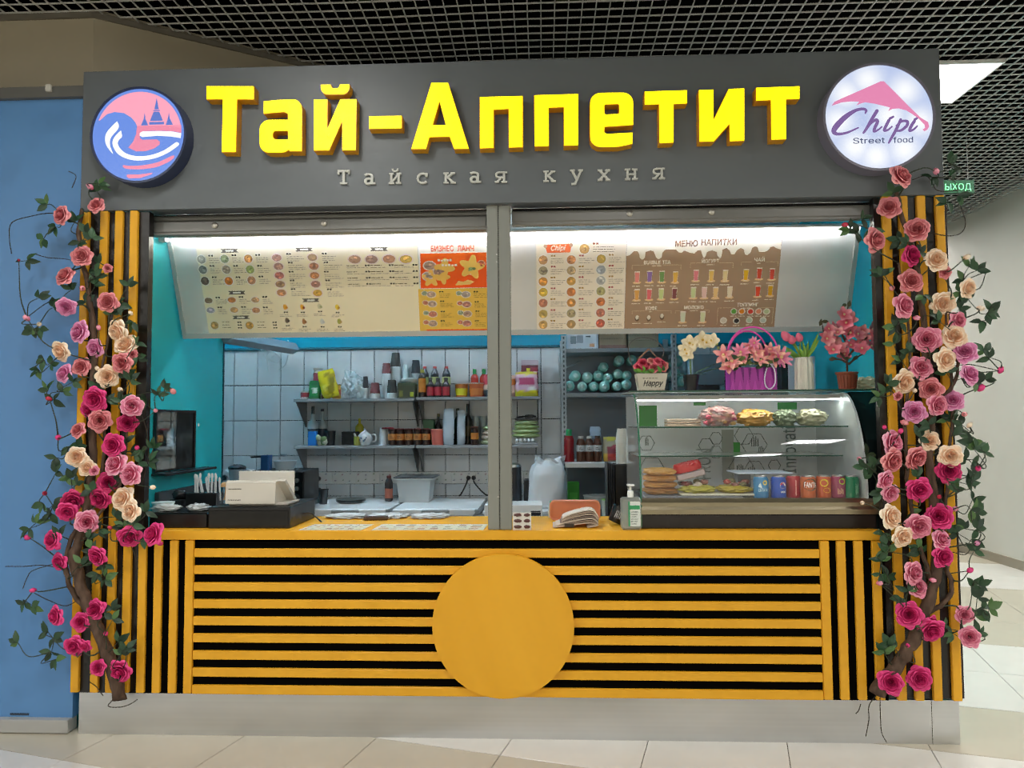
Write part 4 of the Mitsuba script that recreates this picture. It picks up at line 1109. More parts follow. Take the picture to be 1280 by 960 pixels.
part(t, 'tray', box(-.08, .108, 2.36, 2.52, LO + .205, LO + .222, .003), '1c1e20', 'm_satin')
part(t, 'tongs', cat(tube([(-.07, 2.38, LO + .227), (.06, 2.4, LO + .243), (.09, 2.42, LO + .233)], .008, 6), box(.0, .07, 2.39, 2.45, LO + .222, LO + .25, .004)), '26282a', 'm_satin')

# ------------------------------------------------------------------ freezers and what stands on them
def freezer(label, x0, x1, y0, y1, zt, handle=True):
    t = thing('chest_freezer', label, 'freezer')
    part(t, 'body', box(x0 + .01, x1 - .01, y0 + .02, y1, .012, zt - .075, .006), 'e2e5e6', 'm_satin')
    part(t, 'gasket', box(x0 + .02, x1 - .02, y0 + .03, y1 - .01, zt - .075, zt - .06), '6c7072', 'm_satin')
    part(t, 'lid', box(x0, x1, y0, y1, zt - .06, zt, .01), 'e9edf0', 'm_satin')
    part(t, 'lid_trim', box(x1 - .03, x1 + .003, y0 - .004, y1, zt - .065, zt - .004, .004), '8d9294', 'm_satin')
    if handle:
        xc = (x0 + x1) / 2
        h = part(t, 'handle', box(xc - .105, xc + .105, y0 - .022, y0 + .01, zt - .07, zt - .006, .006), '9a9fa1', 'm_satin')
        part(h, 'grip', box(xc - .08, xc + .08, y0 - .024, y0 - .02, zt - .046, zt - .03), '5b5f61', 'm_satin')


freezer('white chest freezer with a grey handle, under the wall shelves by the microwave', -1.70, -1.02, 1.78, 2.56, .945)
freezer('white chest freezer with a grey handle, beside the centre post', -1.0, -.34, 1.78, 2.56, .945)
freezer('low white chest freezer behind the centre post and the plastic bag', -.31, .275, 1.78, 2.5, .93, False)
FZ = .946
tub('black_paper_cup', 'black paper cup with a white rim on the freezer beside the microwave', 'cup', (-1.629,0.083,0.118), 2.1, FZ, '2a2c2e', None, .74)
t = thing('plate_pile', 'pile of shallow steel lids on the freezer behind the black cup', 'lids')
for k in range(2):
    part(t, 'lid', lathe([(0, 0), (.09, 0), (.12, .014), (.122, .018), (.088, .006), (0, .006)], -1.43, 2.2, FZ + .012 * k, 24), '8e9496', 'm_metal', smooth=40)
t = thing('steel_pan', 'deep square stainless steel food pan standing on the freezer', 'pan')
px0, px1 = -1.0499, -0.7681
pan = Polygon([(px0 + .02, 0), (px1 - .02, 0), (px1, .19), (px0, .19)])
part(t, 'body', trimesh.convex.convex_hull(np.array([(a, b, c_) for a, b, c_ in [(px0 + .02, 2.2, FZ), (px1 - .02, 2.2, FZ), (px0 + .02, 2.42, FZ), (px1 - .02, 2.42, FZ), (px0, 2.18, FZ + .185), (px1, 2.18, FZ + .185), (px0, 2.44, FZ + .185), (px1, 2.44, FZ + .185)]])), 'c3c8ca', 'm_satin')
part(t, 'rim', box(px0 - .025, px1 + .025, 2.155, 2.465, FZ + .185, FZ + .2, .005), 'cdd1d3', 'm_satin')
part(t, 'lid', box(px0 - .02, px1 + .04, 2.15, 2.46, FZ + .2, FZ + .212, .004), '3c4042', 'm_satin')
bottle('patterned_bottle', 'narrow dark bottle with a red and white pattern leaning beside the steel pan', 'bottle', (-1.137,0.067,0.212), 2.3, FZ, '3a3230', '5a2a28', 'a8604c', (.12, .5), .7, .5, .1)
for k, x in enumerate([-0.4996,-0.4542]):
    t = thing('power_plug', ('first', 'second')[k] + ' black plug in the tiled wall behind the freezer by the centre post', 'plug')
    part(t, 'body', rot(lathe([(0, 0), (.02, 0), (.018, .02), (.01, .035), (0, .036)], n=14), 90, (1, 0, 0)).apply_translation((x, 2.586, 1.115)), '141516', 'm_satin', smooth=40)
    part(t, 'cable', tube(smooth_path([(x, 2.55, 1.115), (x - .01 + .03 * k, 2.5, 1.07), (x - .05 + .15 * k, 2.47, 1.0 - .01), (x - .07 + .22 * k, 2.46, .97)], 14), .006, 6), '141516', 'm_satin', smooth=True)
t = thing('power_plug', 'black plug with a cable in the tiled wall beside the microwave', 'plug')
xp = -1.8205
part(t, 'body', rot(lathe([(0, 0), (.022, 0), (.02, .02), (.01, .035), (0, .036)], n=14), 90, (1, 0, 0)).apply_translation((xp, 2.586, 1.11)), '141516', 'm_satin', smooth=40)
part(t, 'cable', tube(smooth_path([(xp, 2.555, 1.1), (xp - .02, 2.5, 1.04), (xp + .03, 2.53, 1.03), (xp + .05, 2.52, 1.008)], 14), .006, 6), '141516', 'm_satin', smooth=True)

# side table with microwave, blender
t = thing('side_table', 'steel side table carrying the microwave and the blender', 'table')
part(t, 'top', box(-2.62, -1.72, 1.5, 2.5, .965, 1.0, .004), '8a8e90', 'm_metal')
for x in (-2.58, -1.76):
    for y in (1.54, 2.46):
        part(t, 'leg', box(x - .02, x + .02, y - .02, y + .02, .012, .965), '7c8082', 'm_metal')
mx0, mx1 = -2.0473, -1.627
t = thing('microwave', 'black microwave oven with two chrome knobs', 'microwave')
part(t, 'body', box(mx0, mx1, 1.62, 1.98, 1.001, 1.245, .006), '101113', 'm_satin')
part(t, 'door', box(mx0 + .004, mx0 + .285, 1.606, 1.62, 1.012, 1.238, .004), '060607', 'm_gloss')
part(t, 'control_panel', box(mx0 + .289, mx1 - .004, 1.608, 1.62, 1.012, 1.238, .003), '0c0c0e', 'm_gloss')
for z in (1.175, 1.115):
    k = part(t, 'knob', rot(lathe([(0, 0), (.017, 0), (.015, .014), (0, .015)], n=18), 90, (1, 0, 0)).apply_translation((mx1 - .05, 1.608, z)), 'c4c6c8', 'm_metal', smooth=40)
    part(k, 'pointer', box(mx1 - .052, mx1 - .048, 1.591, 1.594, z - .012, z + .012), '333333')
part(t, 'door_button', rot(lathe([(0, 0), (.024, 0), (.02, .006), (0, .007)], n=18), 90, (1, 0, 0)).apply_translation((mx1 - .05, 1.608, 1.05)), '1d1e20', 'm_satin', smooth=40)
tub('clear_bowl', 'clear plastic bowl on top of the microwave', 'bowl', (-1.829,0.169,0.068), 1.78, 1.246, 'aabac4', None, .8)
carton('navy_box', 'small navy blue box standing on the microwave', 'box', -1.981, -1.9133, 1.68, 1.74, 1.246, 1.36, '1c3f70', [(.8, 1, 0, 1, '2f5c94')])
t = thing('ladle', 'steel ladle with a black handle lying across the navy box', 'ladle')
part(t, 'handle', tube([(-2.0884, 1.76, 1.342), (-2.0076, 1.76, 1.347)], .007, 7), '15171a', 'm_satin')
part(t, 'rod', tube([(-2.0076, 1.76, 1.347), (-1.8586, 1.76, 1.352)], .0035, 6), 'a9b0b6', 'm_metal')
part(t, 'cup', lathe([(0, 0), (.02, .004), (.026, .02), (.024, .02), (.018, .006), (0, .003)], -1.8338, 1.76, 1.345, 16), 'a9b0b6', 'm_metal', smooth=40)
bx_, bw_, bh_ = (-2.276,0.136,0.304)
t = thing('blender', 'blender with a clear jug and black lid beside the microwave', 'blender')
part(t, 'base', lathe([(0, 0), (.075, 0), (.07, .04), (.05, .085), (0, .085)], bx_, 1.95, 1.001, 20), '1a1c1e', 'm_satin', smooth=40)
part(t, 'jug', lathe([(.045, .085), (.05, .09), (.066, .24), (.062, .24), (.046, .095), (0, .092)], bx_, 1.95, 1.001, 20), 'c6d2d8', 'm_plastic_clear', smooth=40)
part(t, 'lid', lathe([(0, .24), (.068, .24), (.07, .252), (.06, .262), (.03, .275), (0, .278)], bx_, 1.95, 1.001, 20), '101112', 'm_satin', smooth=40)
part(t, 'jug_handle', tube(smooth_path([(bx_ + .064, 1.95, 1.226), (bx_ + .098, 1.95, 1.216), (bx_ + .095, 1.95, 1.14), (bx_ + .056, 1.95, 1.115)], 12), .008, 7), 'b9c5cb', 'm_plastic_clear', smooth=True)
bottle('white_jar', 'white jar with a yellow-green label between the blender and the microwave', 'jar', (-2.228,0.073,0.227), 2.1, 1.001, 'd3dadb', 'dde2e2', '9aa03c', (.3, .62), .8, .8, .12, capw=1.0)
t = thing('wall_socket', 'white socket with a black plug beside the dark wall edge', 'socket')
xs_ = -2.6568
part(t, 'plate', box(xs_ - .05, xs_ + .06, 2.572, 2.588, 1.08, 1.18, .004), 'd9dee0', 'm_satin')
part(t, 'plug', rot(lathe([(0, 0), (.024, 0), (.022, .02), (0, .024)], n=14), 90, (1, 0, 0)).apply_translation((xs_ + .005, 2.572, 1.125)), '15171a', 'm_satin', smooth=40)

# things on the teal wall
t = thing('wall_mirror', 'black framed mirror with a thin black ledge on the teal wall', 'mirror')
part(t, 'backboard', box(-2.15, -2.142, .48, .955, 1.315, 1.69, .002), '0b0b0c', 'm_satin')
part(t, 'glass', box(-2.142, -2.138, .5, .72, 1.33, 1.675), 'ffffff', 'm_mirror')
part(t, 'black_panel', box(-2.142, -2.137, .722, .94, 1.33, 1.675), '050506', 'm_gloss')
part(t, 'frame', cat(box(-2.15, -2.13, .472, .96, 1.675, 1.69), box(-2.15, -2.13, .472, .488, 1.315, 1.69), box(-2.15, -2.13, .945, .96, 1.315, 1.69)), '16171a', 'm_satin')
part(t, 'ledge', box(-2.15, -2.06, .46, 1.12, 1.297, 1.312, .002), '111214', 'm_satin')
solo('dark_board', 'dark grey low board leaning on the teal wall behind the cash drawer', 'board', box(-2.148, -2.12, .5, 1.3, 1.06, 1.2, .003), '3d4246', 'm_satin')
solo('yellow_glove', 'yellow rubber glove hanging just inside the opening by the rose vine', 'glove', blob(.018, .03, .075, -2.105, .3, 1.72, 3, .15, 2.5, 71, 2.3), 'e3c01c', 'm_satin', smooth=True)
solo('light_switch', 'tiny white light switch on the teal wall above the mirror ledge', 'switch', box(-2.15, -2.142, 1.02, 1.035, 1.585, 1.605, .002), 'e8eaea', 'm_satin')
t = thing('hanging_wires', 'loose white wires dangling from the ceiling above the tiled wall', 'wires')
for pth in [[(-2.3885,2.3331),(-2.323,2.2476),(-2.2718,2.1411),(-2.2638,2.0565)],[(-2.2723,2.1835),(-2.2372,2.2396),(-2.1797,2.2037),(-2.1648,2.1401),(-2.2219,2.1407),(-2.265,2.1693)],[(-2.081,2.3297),(-2.0732,2.252),(-2.1075,2.1184),(-2.1712,2.0697)],[(-2.2656,2.2258),(-2.2159,2.2535),(-2.1799,2.2249),(-2.2366,2.1831)]]:
    part(t, 'wire', tube(smooth_path([(a, 2.52 + .008 * i, b) for i, (a, b) in enumerate(pth)], 16), .0055, 6), 'c9cfd2', 'm_satin', smooth=True)
t = thing('cable_duct', 'grey duct sloping back above the loose white wires', 'duct')
d0, d1 = (-2.1146,1.35,2.223), (-1.9988,2.45,2.2443)
part(t, 'duct', tube([d0, ((d0[0] + d1[0]) / 2, (d0[1] + d1[1]) / 2, (d0[2] + d1[2]) / 2), d1], .05, 4), '6f767a', 'm_satin')

def stand(label, x0, x1, y0, y1, z):
    t = thing('support_stand', label, 'stand')
    part(t, 'top', box(x0, x1, y0, y1, z - .024, z, .003), '8a8e90', 'm_metal')
    for x in (x0 + .02, x1 - .02):
        for y in (y0 + .02, y1 - .02):
            part(t, 'leg', box(x - .015, x + .015, y - .015, y + .015, .012, z - .024), '7c8082', 'm_metal')


# ------------------------------------------------------------------ storage rack and its goods
RX0, RX1, RY0, RY1 = .305, 1.235, 2.15, 2.55
t = thing('storage_rack', 'grey perforated metal rack with shelves behind the counter', 'rack')
for x, y in ((RX0, RY0), (RX0, RY1), (RX1 - .04, RY0), (RX1 - .04, RY1)):
    part(t, 'upright', box(x, x + .04, y, y + .035, .012, 2.3, .002), '9aa1a4', 'm_satin')
part(t, 'slots', cat(*[box(x + .014, x + .026, RY0 - .0012, RY0 + .001, z, z + .02) for x in (RX0, RX1 - .04) for z in np.arange(.9, 2.28, .038)]), '3c4244', kind='stuff')
part(t, 'shelf', box(RX0 + .02, RX1, RY0 + .004, RY1, 2.158, 2.192, .003), '7d8487', 'm_satin')
part(t, 'shelf', box(RX0 + .02, RX1, RY0 + .004, RY1, 1.796, 1.83, .003), '84898b', 'm_satin')
part(t, 'shelf', box(RX0 + .02, RX1, RY0 - .14, RY1, 1.235, 1.278, .004), 'd3d5d3', 'm_satin')
part(t, 'shelf', box(RX0 + .02, RX1, RY0 + .004, RY1, .86, .9, .003), '84898b', 'm_satin')
part(t, 'back_panel', box(RX0 + .02, RX1, RY1 - .012, RY1, .9, 2.2), '6b7073', 'm_satin')
part(t, 'brace', tube([(RX0 + .03, RY1 - .02, 2.05), (RX0 + .2, RY1 - .02, 2.13)], .008, 5), '8a9194', 'm_satin')
RZ1, RZ2, RZ3, RZ4 = 2.193, 1.831, 1.279, .901
carton('printed_box', 'white printed box on the top shelf of the rack', 'box', RX0 + .047, .61, 2.19, 2.45, RZ1, RZ1 + .135, 'c3ccd6', [(.12, .3, .3, .75, '6f7f86'), (.32, .52, .35, .8, '8b97a3'), (.72, .88, .1, .3, 'c99a7c'), (.6, .75, .7, .78, '3a4a58'), (.93, 1, 0, 1, 'aab4bf')])
carton('cardboard_box', 'brown cardboard box beside the white printed box on the rack', 'box', .615, .84, 2.2, 2.5, RZ1, RZ1 + .16, '7c6e55', [(0, 1, .0, .18, '6a4a40'), (0, 1, .5, .52, '5f5340')])
carton('cardboard_box', 'brown cardboard box behind the heart-shaped wire handle on the rack', 'box', .855, 1.1, 2.2, 2.5, RZ1, RZ1 + .16, '77705a', [(0, 1, .4, .42, '5b563f'), (0, 1, .65, .67, '5b563f')])
SLEEVE = [(w, r_) for r_, n_ in (('bottom', 6), ('second', 6), ('upper', 3), ('far', 3)) for w in ('first', 'second', 'third', 'fourth', 'fifth', 'sixth')[:n_]]
k = 0
for px, py, r in ((708,483,8.5),(724,484,8),(739,484,8),(752,484,9),(768,484,7.5),(780,482,8.5),(716,470,9),(731,472,9),(745,470,9),(757,473,8),(770,468,8),(781,470,8),(752,459,8),(772,451,8.5),(788,450,8),(846,452,9),(842,468,9),(852,478,9)):
    t = thing('cup_sleeve', 'teal wrapped cup sleeve, %s from the centre post in the %s row' % SLEEVE[k], 'cup sleeve', 'teal wrapped cup sleeves on the rack')
    x = .372 + (px - 708) * .00645; z = RZ2 + .053 + (484 - py) * .00645
    yy = 2.2 + (.03 if py < 478 else 0) + (.012 if py < 465 else 0)
    rr = r * .0051
    q = random.Random(k)
    body = rot(lathe([(0, 0), (rr * .8, 0), (rr, .02), (rr * .93, .06), (rr * .98, .13), (rr * .85, .25), (0, .26)], n=14), -90, (1, 0, 0))
    v = np.asarray(body.vertices); v = v * (1 + .12 * (meshkit.noise(v * 40 + k, k)[:, None] - .5))
    body = rotz(trimesh.Trimesh(v, body.faces, process=False), q.uniform(-3, 3)); body.apply_translation((x, yy, z))
    part(t, 'wrap', body, ('9bdcd4', 'aae2dc', '8fd4cd')[k % 3], 'm_satin', smooth=True)
    knot = rot(lathe([(rr * .55, 0), (rr * .35, .006), (rr * .5, .012), (rr * .3, .02), (0, .012)], n=10), 90, (1, 0, 0)); knot.apply_translation((x, yy + .004, z))
    part(t, 'twisted_end', knot, 'cdeeea', 'm_satin', smooth=True)
    k += 1
bottle('chili_bottle', 'large red chili sauce bottle with a green cap on the white shelf of the rack', 'bottle', (0.359,0.08,0.259), 2.1, RZ3, '7c1418', '2a8f55', None, shoulder=.66, neck=.5, caph=.2, word='d8c8c0')
for k in range(3):
    bottle('juice_bottle', ('first', 'second', 'third')[k] + ' brown drink bottle with a white label counted from the red chili bottle', 'bottle', [(0.453,0.07,0.204), (0.521,0.067,0.204), (0.586,0.067,0.205)][k], 2.1, RZ3, '4a2a1c', 'c9c6c2' if k < 2 else '3a2a20', 'c8ced2', (.4, .64), .7, .55, .1, word='4a4a4a')
bag('blue_bag', 'small pale blue bag folded on top of the drink bottles', (0.583,0.091,0.097), 2.3, RZ3 + .18, .03, '9dbad6', 31)
bag('candy_bag', 'bag of red and yellow sweets beside the brown drink bottles', (0.691,0.121,0.197), 2.12, RZ3, .08, 'a9a48c', 32, [(-.5, .5, .86, 1, 'c7c33c'), (-.3, .5, .05, .3, 'b83c34'), (-.25, .4, .35, .6, '7c2a38'), (-.5, -.25, .0, .3, 'd8b84c'), (.0, .35, .55, .7, 'a03a4a')])
carton('green_box', 'bright green plastic box under the white shelf of the rack', 'box', 0.3479, 0.4418, 2.2, 2.3, RZ4, RZ4 + .205, '3fa53a', [(.15, .85, .1, .6, '5cbf4c')])
tub('lidded_container', 'clear containers with pale lids beside the green plastic box', 'container', (0.588,0.228,0.101), 2.2, RZ4, 'c6cfce', 'd6dcda', .9)
tub('green_lid_jar', 'small clear jar with a light green lid near the straw caddy', 'jar', (0.602,0.074,0.119), 1.5, .93, 'b9c0b6', '8fc06a', .95)
stand('steel stand under the small jars behind the counter', .42, 1.1, 1.3, 1.75, .929)

# plastic carrier bag, kettle and boxes on the low freezer
BZ = .931
xx, ww, hh = (0.172,0.308,0.438)
t = thing('carrier_bag', 'full translucent white carrier bag with tied handles beside the centre post', 'bag')
n_, m_ = 26, 40
V, F = [], []
for i in range(n_ + 1):
    u = i / n_
    rad = np.interp(u, (0, .06, .3, .6, .74, .82, .88, 1.0), (.80, .96, 1.0, .96, .80, .62, .66, .80))
    for j in range(m_):
        a = 2 * math.pi * j / m_
        fold = (meshkit.noise(np.array([3.2 * math.cos(a) + 9, 3.2 * math.sin(a) + 9, u * 3]), 41) - .5) * (.16 + .5 * max(0, u - .55)) + .05 * math.sin(9 * a + 4 * u) * max(0, u - .5)
        ex = abs(math.cos(a)) ** .8 * (1 if math.cos(a) > 0 else -1); ey = abs(math.sin(a)) ** .8 * (1 if math.sin(a) > 0 else -1)
        zz = u * hh * (1 - .17 * max(0, u - .8) / .2 * (1 - .35 * (abs(math.cos(a)) ** 2)) - .05 * (u > .8) * math.sin(5 * a))
        V.append((xx + .012 + (ww / 2) * rad * (1 + fold) * ex + .02 * (u - .5), 2.0 + .13 * rad * (1 + fold) * ey * (1 if u < .78 else .45), BZ + zz))
for i in range(n_):
    for j in range(m_):
        a, b = i * m_ + j, i * m_ + (j + 1) % m_
        F += [(a, b, b + m_), (a, b + m_, a + m_)]
V += [(xx, 2.0, BZ), (xx, 2.0, BZ + hh * .78)]
for j in range(m_):
    F += [(len(V) - 2, (j + 1) % m_, j), (len(V) - 1, n_ * m_ + j, n_ * m_ + (j + 1) % m_)]
part(t, 'body', trimesh.Trimesh(np.array(V), F, process=False), 'e2e7ec', 'm_satin', smooth=True)
t = thing('kettle', 'tall black kettle with a steel top just right of the centre post', 'kettle')
kx, kw, kh = (-0.081,0.121,0.341)
part(t, 'body', lathe([(0, 0), (kw * .5, 0), (kw * .46, kh * .9), (0, kh * .9)], kx, 2.1, BZ, 20), '16181b', 'm_satin', smooth=40)
part(t, 'lid', lathe([(0, kh * .9), (kw * .46, kh * .9), (kw * .44, kh * .96), (kw * .1, kh), (0, kh)], kx, 2.1, BZ, 20), 'b0b6ba', 'm_metal', smooth=40)
carton('dark_case', 'dark narrow case between the kettle and the carrier bag', 'case', -0.0064, 0.0717, 2.15, 2.3, BZ, BZ + .2, '1b1c1e', [(.5, .8, .0, .8, '6b6052')])
carton('white_carton', 'flat white carton behind the foot of the centre post', 'box', -0.2541, 0.1431, 1.25, 1.5, .93, 1.035, 'dfe2e3', [(.8, .97, .3, .62, '23262a'), (0, 1, .5, .52, 'b9bdbf')])
stand('steel stand carrying the flat white carton', -.36, .32, 1.2, 1.6, .929)

# right wall corner
t = thing('grey_box', 'pale grey flat box behind the white orchid', 'box')
part(t, 'body', box(1.3203, 1.575, 2.0, 2.2, 1.88, 2.12, .004), '6e8591', 'm_satin')
part(t, 'stand', box(1.3298, 1.5408, 2.02, 2.2, .012, 1.88), '2a2f33', 'm_satin')
t = thing('white_dispenser', 'tall white dispenser on the teal wall behind the pink blossom pot', 'dispenser')
part(t, 'body', box(1.8, 1.98, 1.2, 1.4, 1.5, 2.03, .006), 'd4dcea', 'm_satin')
part(t, 'window', box(1.815, 1.9, 1.197, 1.2, 1.6, 1.69), 'b9cbdc', 'm_gloss')
part(t, 'side_cover', box(1.755, 1.8, 1.21, 1.4, 1.5, 2.03, .003), '1d1f22', 'm_satin')
part(t, 'foot', box(1.76, 1.98, 1.22, 1.38, .012, 1.5), '23282b', 'm_satin')
solo('wall_shelf', 'dark shelf edge at the corner of the teal wall behind the tulips', 'shelf', box(1.6, 1.68, 1.9, 2.1, .012, 2.14, .003), '101a1c', 'm_satin')

# ------------------------------------------------------------------ display case
CX0, CX1, CT = .65, 1.805, 1.762
dc = thing('display_case', 'refrigerated counter display case with a curved glass front', 'display case')
part(dc, 'plinth', box(CX0, CX1 + .04, .075, .74, 1.051, 1.125, .004), '1a1414', 'm_satin')
pf = Polygon([(.06, 1.125), (.055, 1.15), (.062, 1.165), (.058, 1.185), (.07, 1.205), (.1, 1.205), (.1, 1.125)])
part(dc, 'front_rail', prism_x(pf, CX0, CX1 + .05), '9a9078', 'm_metal', label='champagne coloured metal front rail')
part(dc, 'deck', box(CX0 + .01, CX1, .1, .72, 1.125, 1.19), '55595c', 'm_satin')
part(dc, 'tray_edge', cat(*[box(CX0 + .02 + k * .034, CX0 + .042 + k * .034, .088, .1, 1.19, 1.2) for k in range(33)]), '2a3038', 'm_satin', kind='stuff')
cur = [(.065 + .27 * (1 - math.cos(a)), 1.205 + .55 * math.sin(a) ** 1.0) for a in np.linspace(0, math.pi / 2, 16)]
side = Polygon([(.73, 1.19), (.73, 1.75)] + [(y + .004, z) for y, z in cur[::-1]] + [(.07, 1.19)])
part(dc, 'end_panel', prism_x(side, CX1 - .012, CX1), 'b9c3c4', 'm_satin')
part(dc, 'end_skin', prism_x(Polygon([(.73, 1.051), (.73, 1.75), (.3, 1.755), (.12, 1.5), (.075, 1.05)]), CX1 + .02, CX1 + .2), '0e1718', 'm_gloss', label='dark end cabinet')


def sheet_yz(profile, x0, x1):
    n = len(profile)
    v = [(x0, y, z) for y, z in profile] + [(x1, y, z) for y, z in profile]
    f = []
    for i in range(n - 1):
        f += [(i, i + 1, n + i + 1), (i, n + i + 1, n + i)]
    return trimesh.Trimesh(np.array(v), f, process=False)


part(dc, 'curved_glass', sheet_yz(cur, CX0 + .006, CX1 - .013), 'ffffff', 'm_glass', smooth=True)
gv = [(y, z) for y, z in cur] + [(.73, 1.755), (.73, 1.205)]
m = trimesh.creation.triangulate_polygon(Polygon(gv), engine='earcut')
part(dc, 'side_glass', trimesh.Trimesh(np.array([(CX0 + .003, a, b) for a, b in m[0]]), m[1], process=False), 'ffffff', 'm_glass')
part(dc, 'glass_edge', tube([(CX0 + .003, y, z) for y, z in cur], .0045, 6), '2f6a50', 'm_gloss', smooth=True)
part(dc, 'glass_edge', box(CX0 - .002, CX0 + .006, .06, .07, 1.06, 1.21), '2f6a50', 'm_gloss')
part(dc, 'top_glass', box(CX0 - .02, 2.0, .3, .76, CT, CT + .008), 'aebdb8', 'm_plastic_clear')
part(dc, 'top_glass_edge', box(CX0 - .02, 2.0, .294, .3, CT, CT + .009), '27483c', 'm_gloss')
part(dc, 'light_housing', box(CX0 + .03, CX1 - .02, .335, .36, 1.722, 1.745), '8a8f8d', 'm_satin')
part(dc, 'lamp', box(CX0 + .03, CX1 - .02, .336, .36, 1.714, 1.722), 'ffffff', emit=(CASE_LED * 1.0, CASE_LED, CASE_LED * .92), weight=.3)
for z, d in ((1.5655, .5), (1.407, .42)):
    part(dc, 'glass_shelf', box(CX0 + .02, CX1 - .03, .72 - d, .715, z, z + .006), 'a8b8b4', 'm_plastic_clear')
    part(dc, 'glass_shelf_edge', box(CX0 + .02, CX1 - .03, .716 - d, .72 - d, z, z + .007), '1f4a3e', 'm_gloss')
part(dc, 'back_board', box(CX0 + .01, CX1 - .012, .722, .735, 1.19, 1.75), 'd3dcdf', 'm_satin')
# printed cartons leaning as the back of the case: hexagons and upright words
f = Flat(lambda a, b, h: (a, .7215 - h, b))


def hexa(a, b, r, w=.0035, rgb='4a5a58'):
    pts = [(a + r * math.cos(t), b + r * math.sin(t)) for t in np.arange(6) * math.pi / 3]
    f.add(Polygon(pts).difference(Polygon(pts).buffer(-w)), rgb)


for a, b, r in [(0.7781,1.4688,0.0515),(0.8093,1.314,0.0784),(1.1382,1.4526,0.049),(1.1965,1.4957,0.0416),(1.1948,1.4137,0.0416),(1.4248,1.456,0.0784),(1.3455,1.317,0.0784),(1.4213,1.3023,0.0637),(1.5407,1.3307,0.0392),(1.364,1.5093,0.0588)]:
    hexa(a, b, r)
for a, b, w, h in [(1.4063,1.4801,0.049,0.0686),(1.448,1.4318,0.0343,0.0392),(1.317,1.3219,0.0441,0.049),(1.3833,1.3072,0.049,0.0588),(0.7686,1.4834,0.0245,0.0588)]:
    for q in range(4):
        f.add(sbox(a + q * w / 4, b - h / 2, a + q * w / 4 + w / 8, b + h * (.2 + .1 * (q % 3))), '55635f')
f.add(sbox(*[1.2997,1.4036,1.3393,1.4709]), '3f9a44')
f.add(sbox(*[0.736,1.5612,0.8444,1.6965]), '2f6a30')
f.add(sbox(*[1.0661,1.6949,1.1385,1.7138]), '3f7a3f')
f.add(sbox(*[1.5678,1.6672,1.6831,1.7098]), '2f8040')
f.add(sbox(*[1.8102,1.6703,1.8728,1.7084]), '2f6a40')
f.add(sbox(*[1.2296,1.2454,1.3028,1.5482]), 'a0a8a2', .0004)
def upright_word(word, h, x, z0, length, rgb):
    m = meshkit.text_mesh(word, h, .0002, False)
    v = np.asarray(m.vertices).copy(); v[:, 0] *= length / v[:, 0].max()
    f.mesh(trimesh.Trimesh(np.stack([x - v[:, 1], z0 + v[:, 0], v[:, 2]], 1), m.faces, process=False), rgb)


upright_word('FRON', 0.0833, 1.1609, 1.2457, 0.1862, '7f8d8c')
upright_word('Innovati', 0.0784, 1.6701, 1.2825, 0.2793, '4f6260')
f.put(dc, 'carton_print')

# food in the case
S1, S0, SD = 1.572, 1.191, .36
IY = .34
t = thing('salad_bag', 'clear bag of red and pink sweets heaped on the top glass shelf', 'bag')
x, w, h = (1.137,0.188,0.122)
part(t, 'film', blob(w * .52, .09, h * .5, x, .42, S1, 4, .16, 3.5, 81), 'c9a8a0', 'm_plastic_clear', smooth=True)
for k in range(34):
    q = R.uniform(-.85, .85)
    part(t, 'sweet', blob(.018, .016, .013, x + w * .48 * q, .42 + R.uniform(-.07, .05), S1 + R.uniform(.0, h * .8) * (1 - .5 * q * q), 1, .1, 3, k), ('a8485a', 'c9505c', 'c8a46a', '7c3448', 'b88a80')[k % 5], 'm_gloss', smooth=True)
t = thing('pasta_bag', 'clear bag of golden noodles on the top glass shelf', 'bag')
x, w, h = (1.341,0.187,0.099)
part(t, 'content', blob(w * .5, .09, h * .5, x, .42, S1, 4, .2, 3.0, 82), 'b98f4a', 'm_gloss', smooth=True)
t = thing('greens_bag', 'clear bag of dark greens on the top glass shelf beside the golden noodles', 'bag')
x, w, h = (1.506,0.124,0.094)
part(t, 'content', blob(w * .5, .08, h * .5, x, .42, S1, 4, .25, 3.6, 83), '6f7d66', 'm_gloss', smooth=True)
t = thing('sprouts_bag', 'clear bag of pale sprouts at the end of the top glass shelf', 'bag')
x, w, h = (1.654,0.163,0.099)
part(t, 'content', blob(w * .5, .09, h * .5, x, .42, S1, 4, .22, 3.6, 84), 'a9ab8e', 'm_gloss', smooth=True)
t = thing('chopstick_pack', 'flat pack of wooden chopsticks lying on the top glass shelf', 'chopsticks')
x, w, h = (0.955,0.192,0.046)
for k in range(3):
    part(t, 'stick_row', box(x - w / 2, x + w / 2, .45, .55, S1 + h * .33 * k, S1 + h * .33 * k + h * .28, .003), ('b3a18c', '9c8672', 'bcae9c')[k], 'm_satin')
IYf = .24
x, w, h = (0.784,0.171,0.159)
for k in range(4):
    solo('flatbread', ('lowest', 'second lowest', 'second highest', 'topmost')[k] + ' golden flatbread packet of the pile in the display case', 'bread', blob(w / 2, .1, .018, x, IYf + .04, S0 + .02 + .0345 * k, 3, .15, 3, 90 + k, 3), ('a8773f', 'b88642', 'b27f3e', 'c79a52')[k], 'm_satin', smooth=True)
solo('food_tray', 'grey foam tray under the flatbreads and salad boxes', 'tray', box(CX0 + .03, 1.19, .12, .45, S0, S0 + .019, .005), '6a7078', 'm_satin')
t = thing('salad_box', 'clear lidded box of pink ham with a red lid, tilted on the wrapped roll', 'box')
x, w, h = (0.936,0.15,0.047)
m = rot(lathe([(0, 0), (w * .5, 0), (w * .52, h * .55), (w * .46, h), (0, h)], n=20, sy=.8), -14, (0, 1, 0)); m.apply_translation((x, .27, S0 + .142))
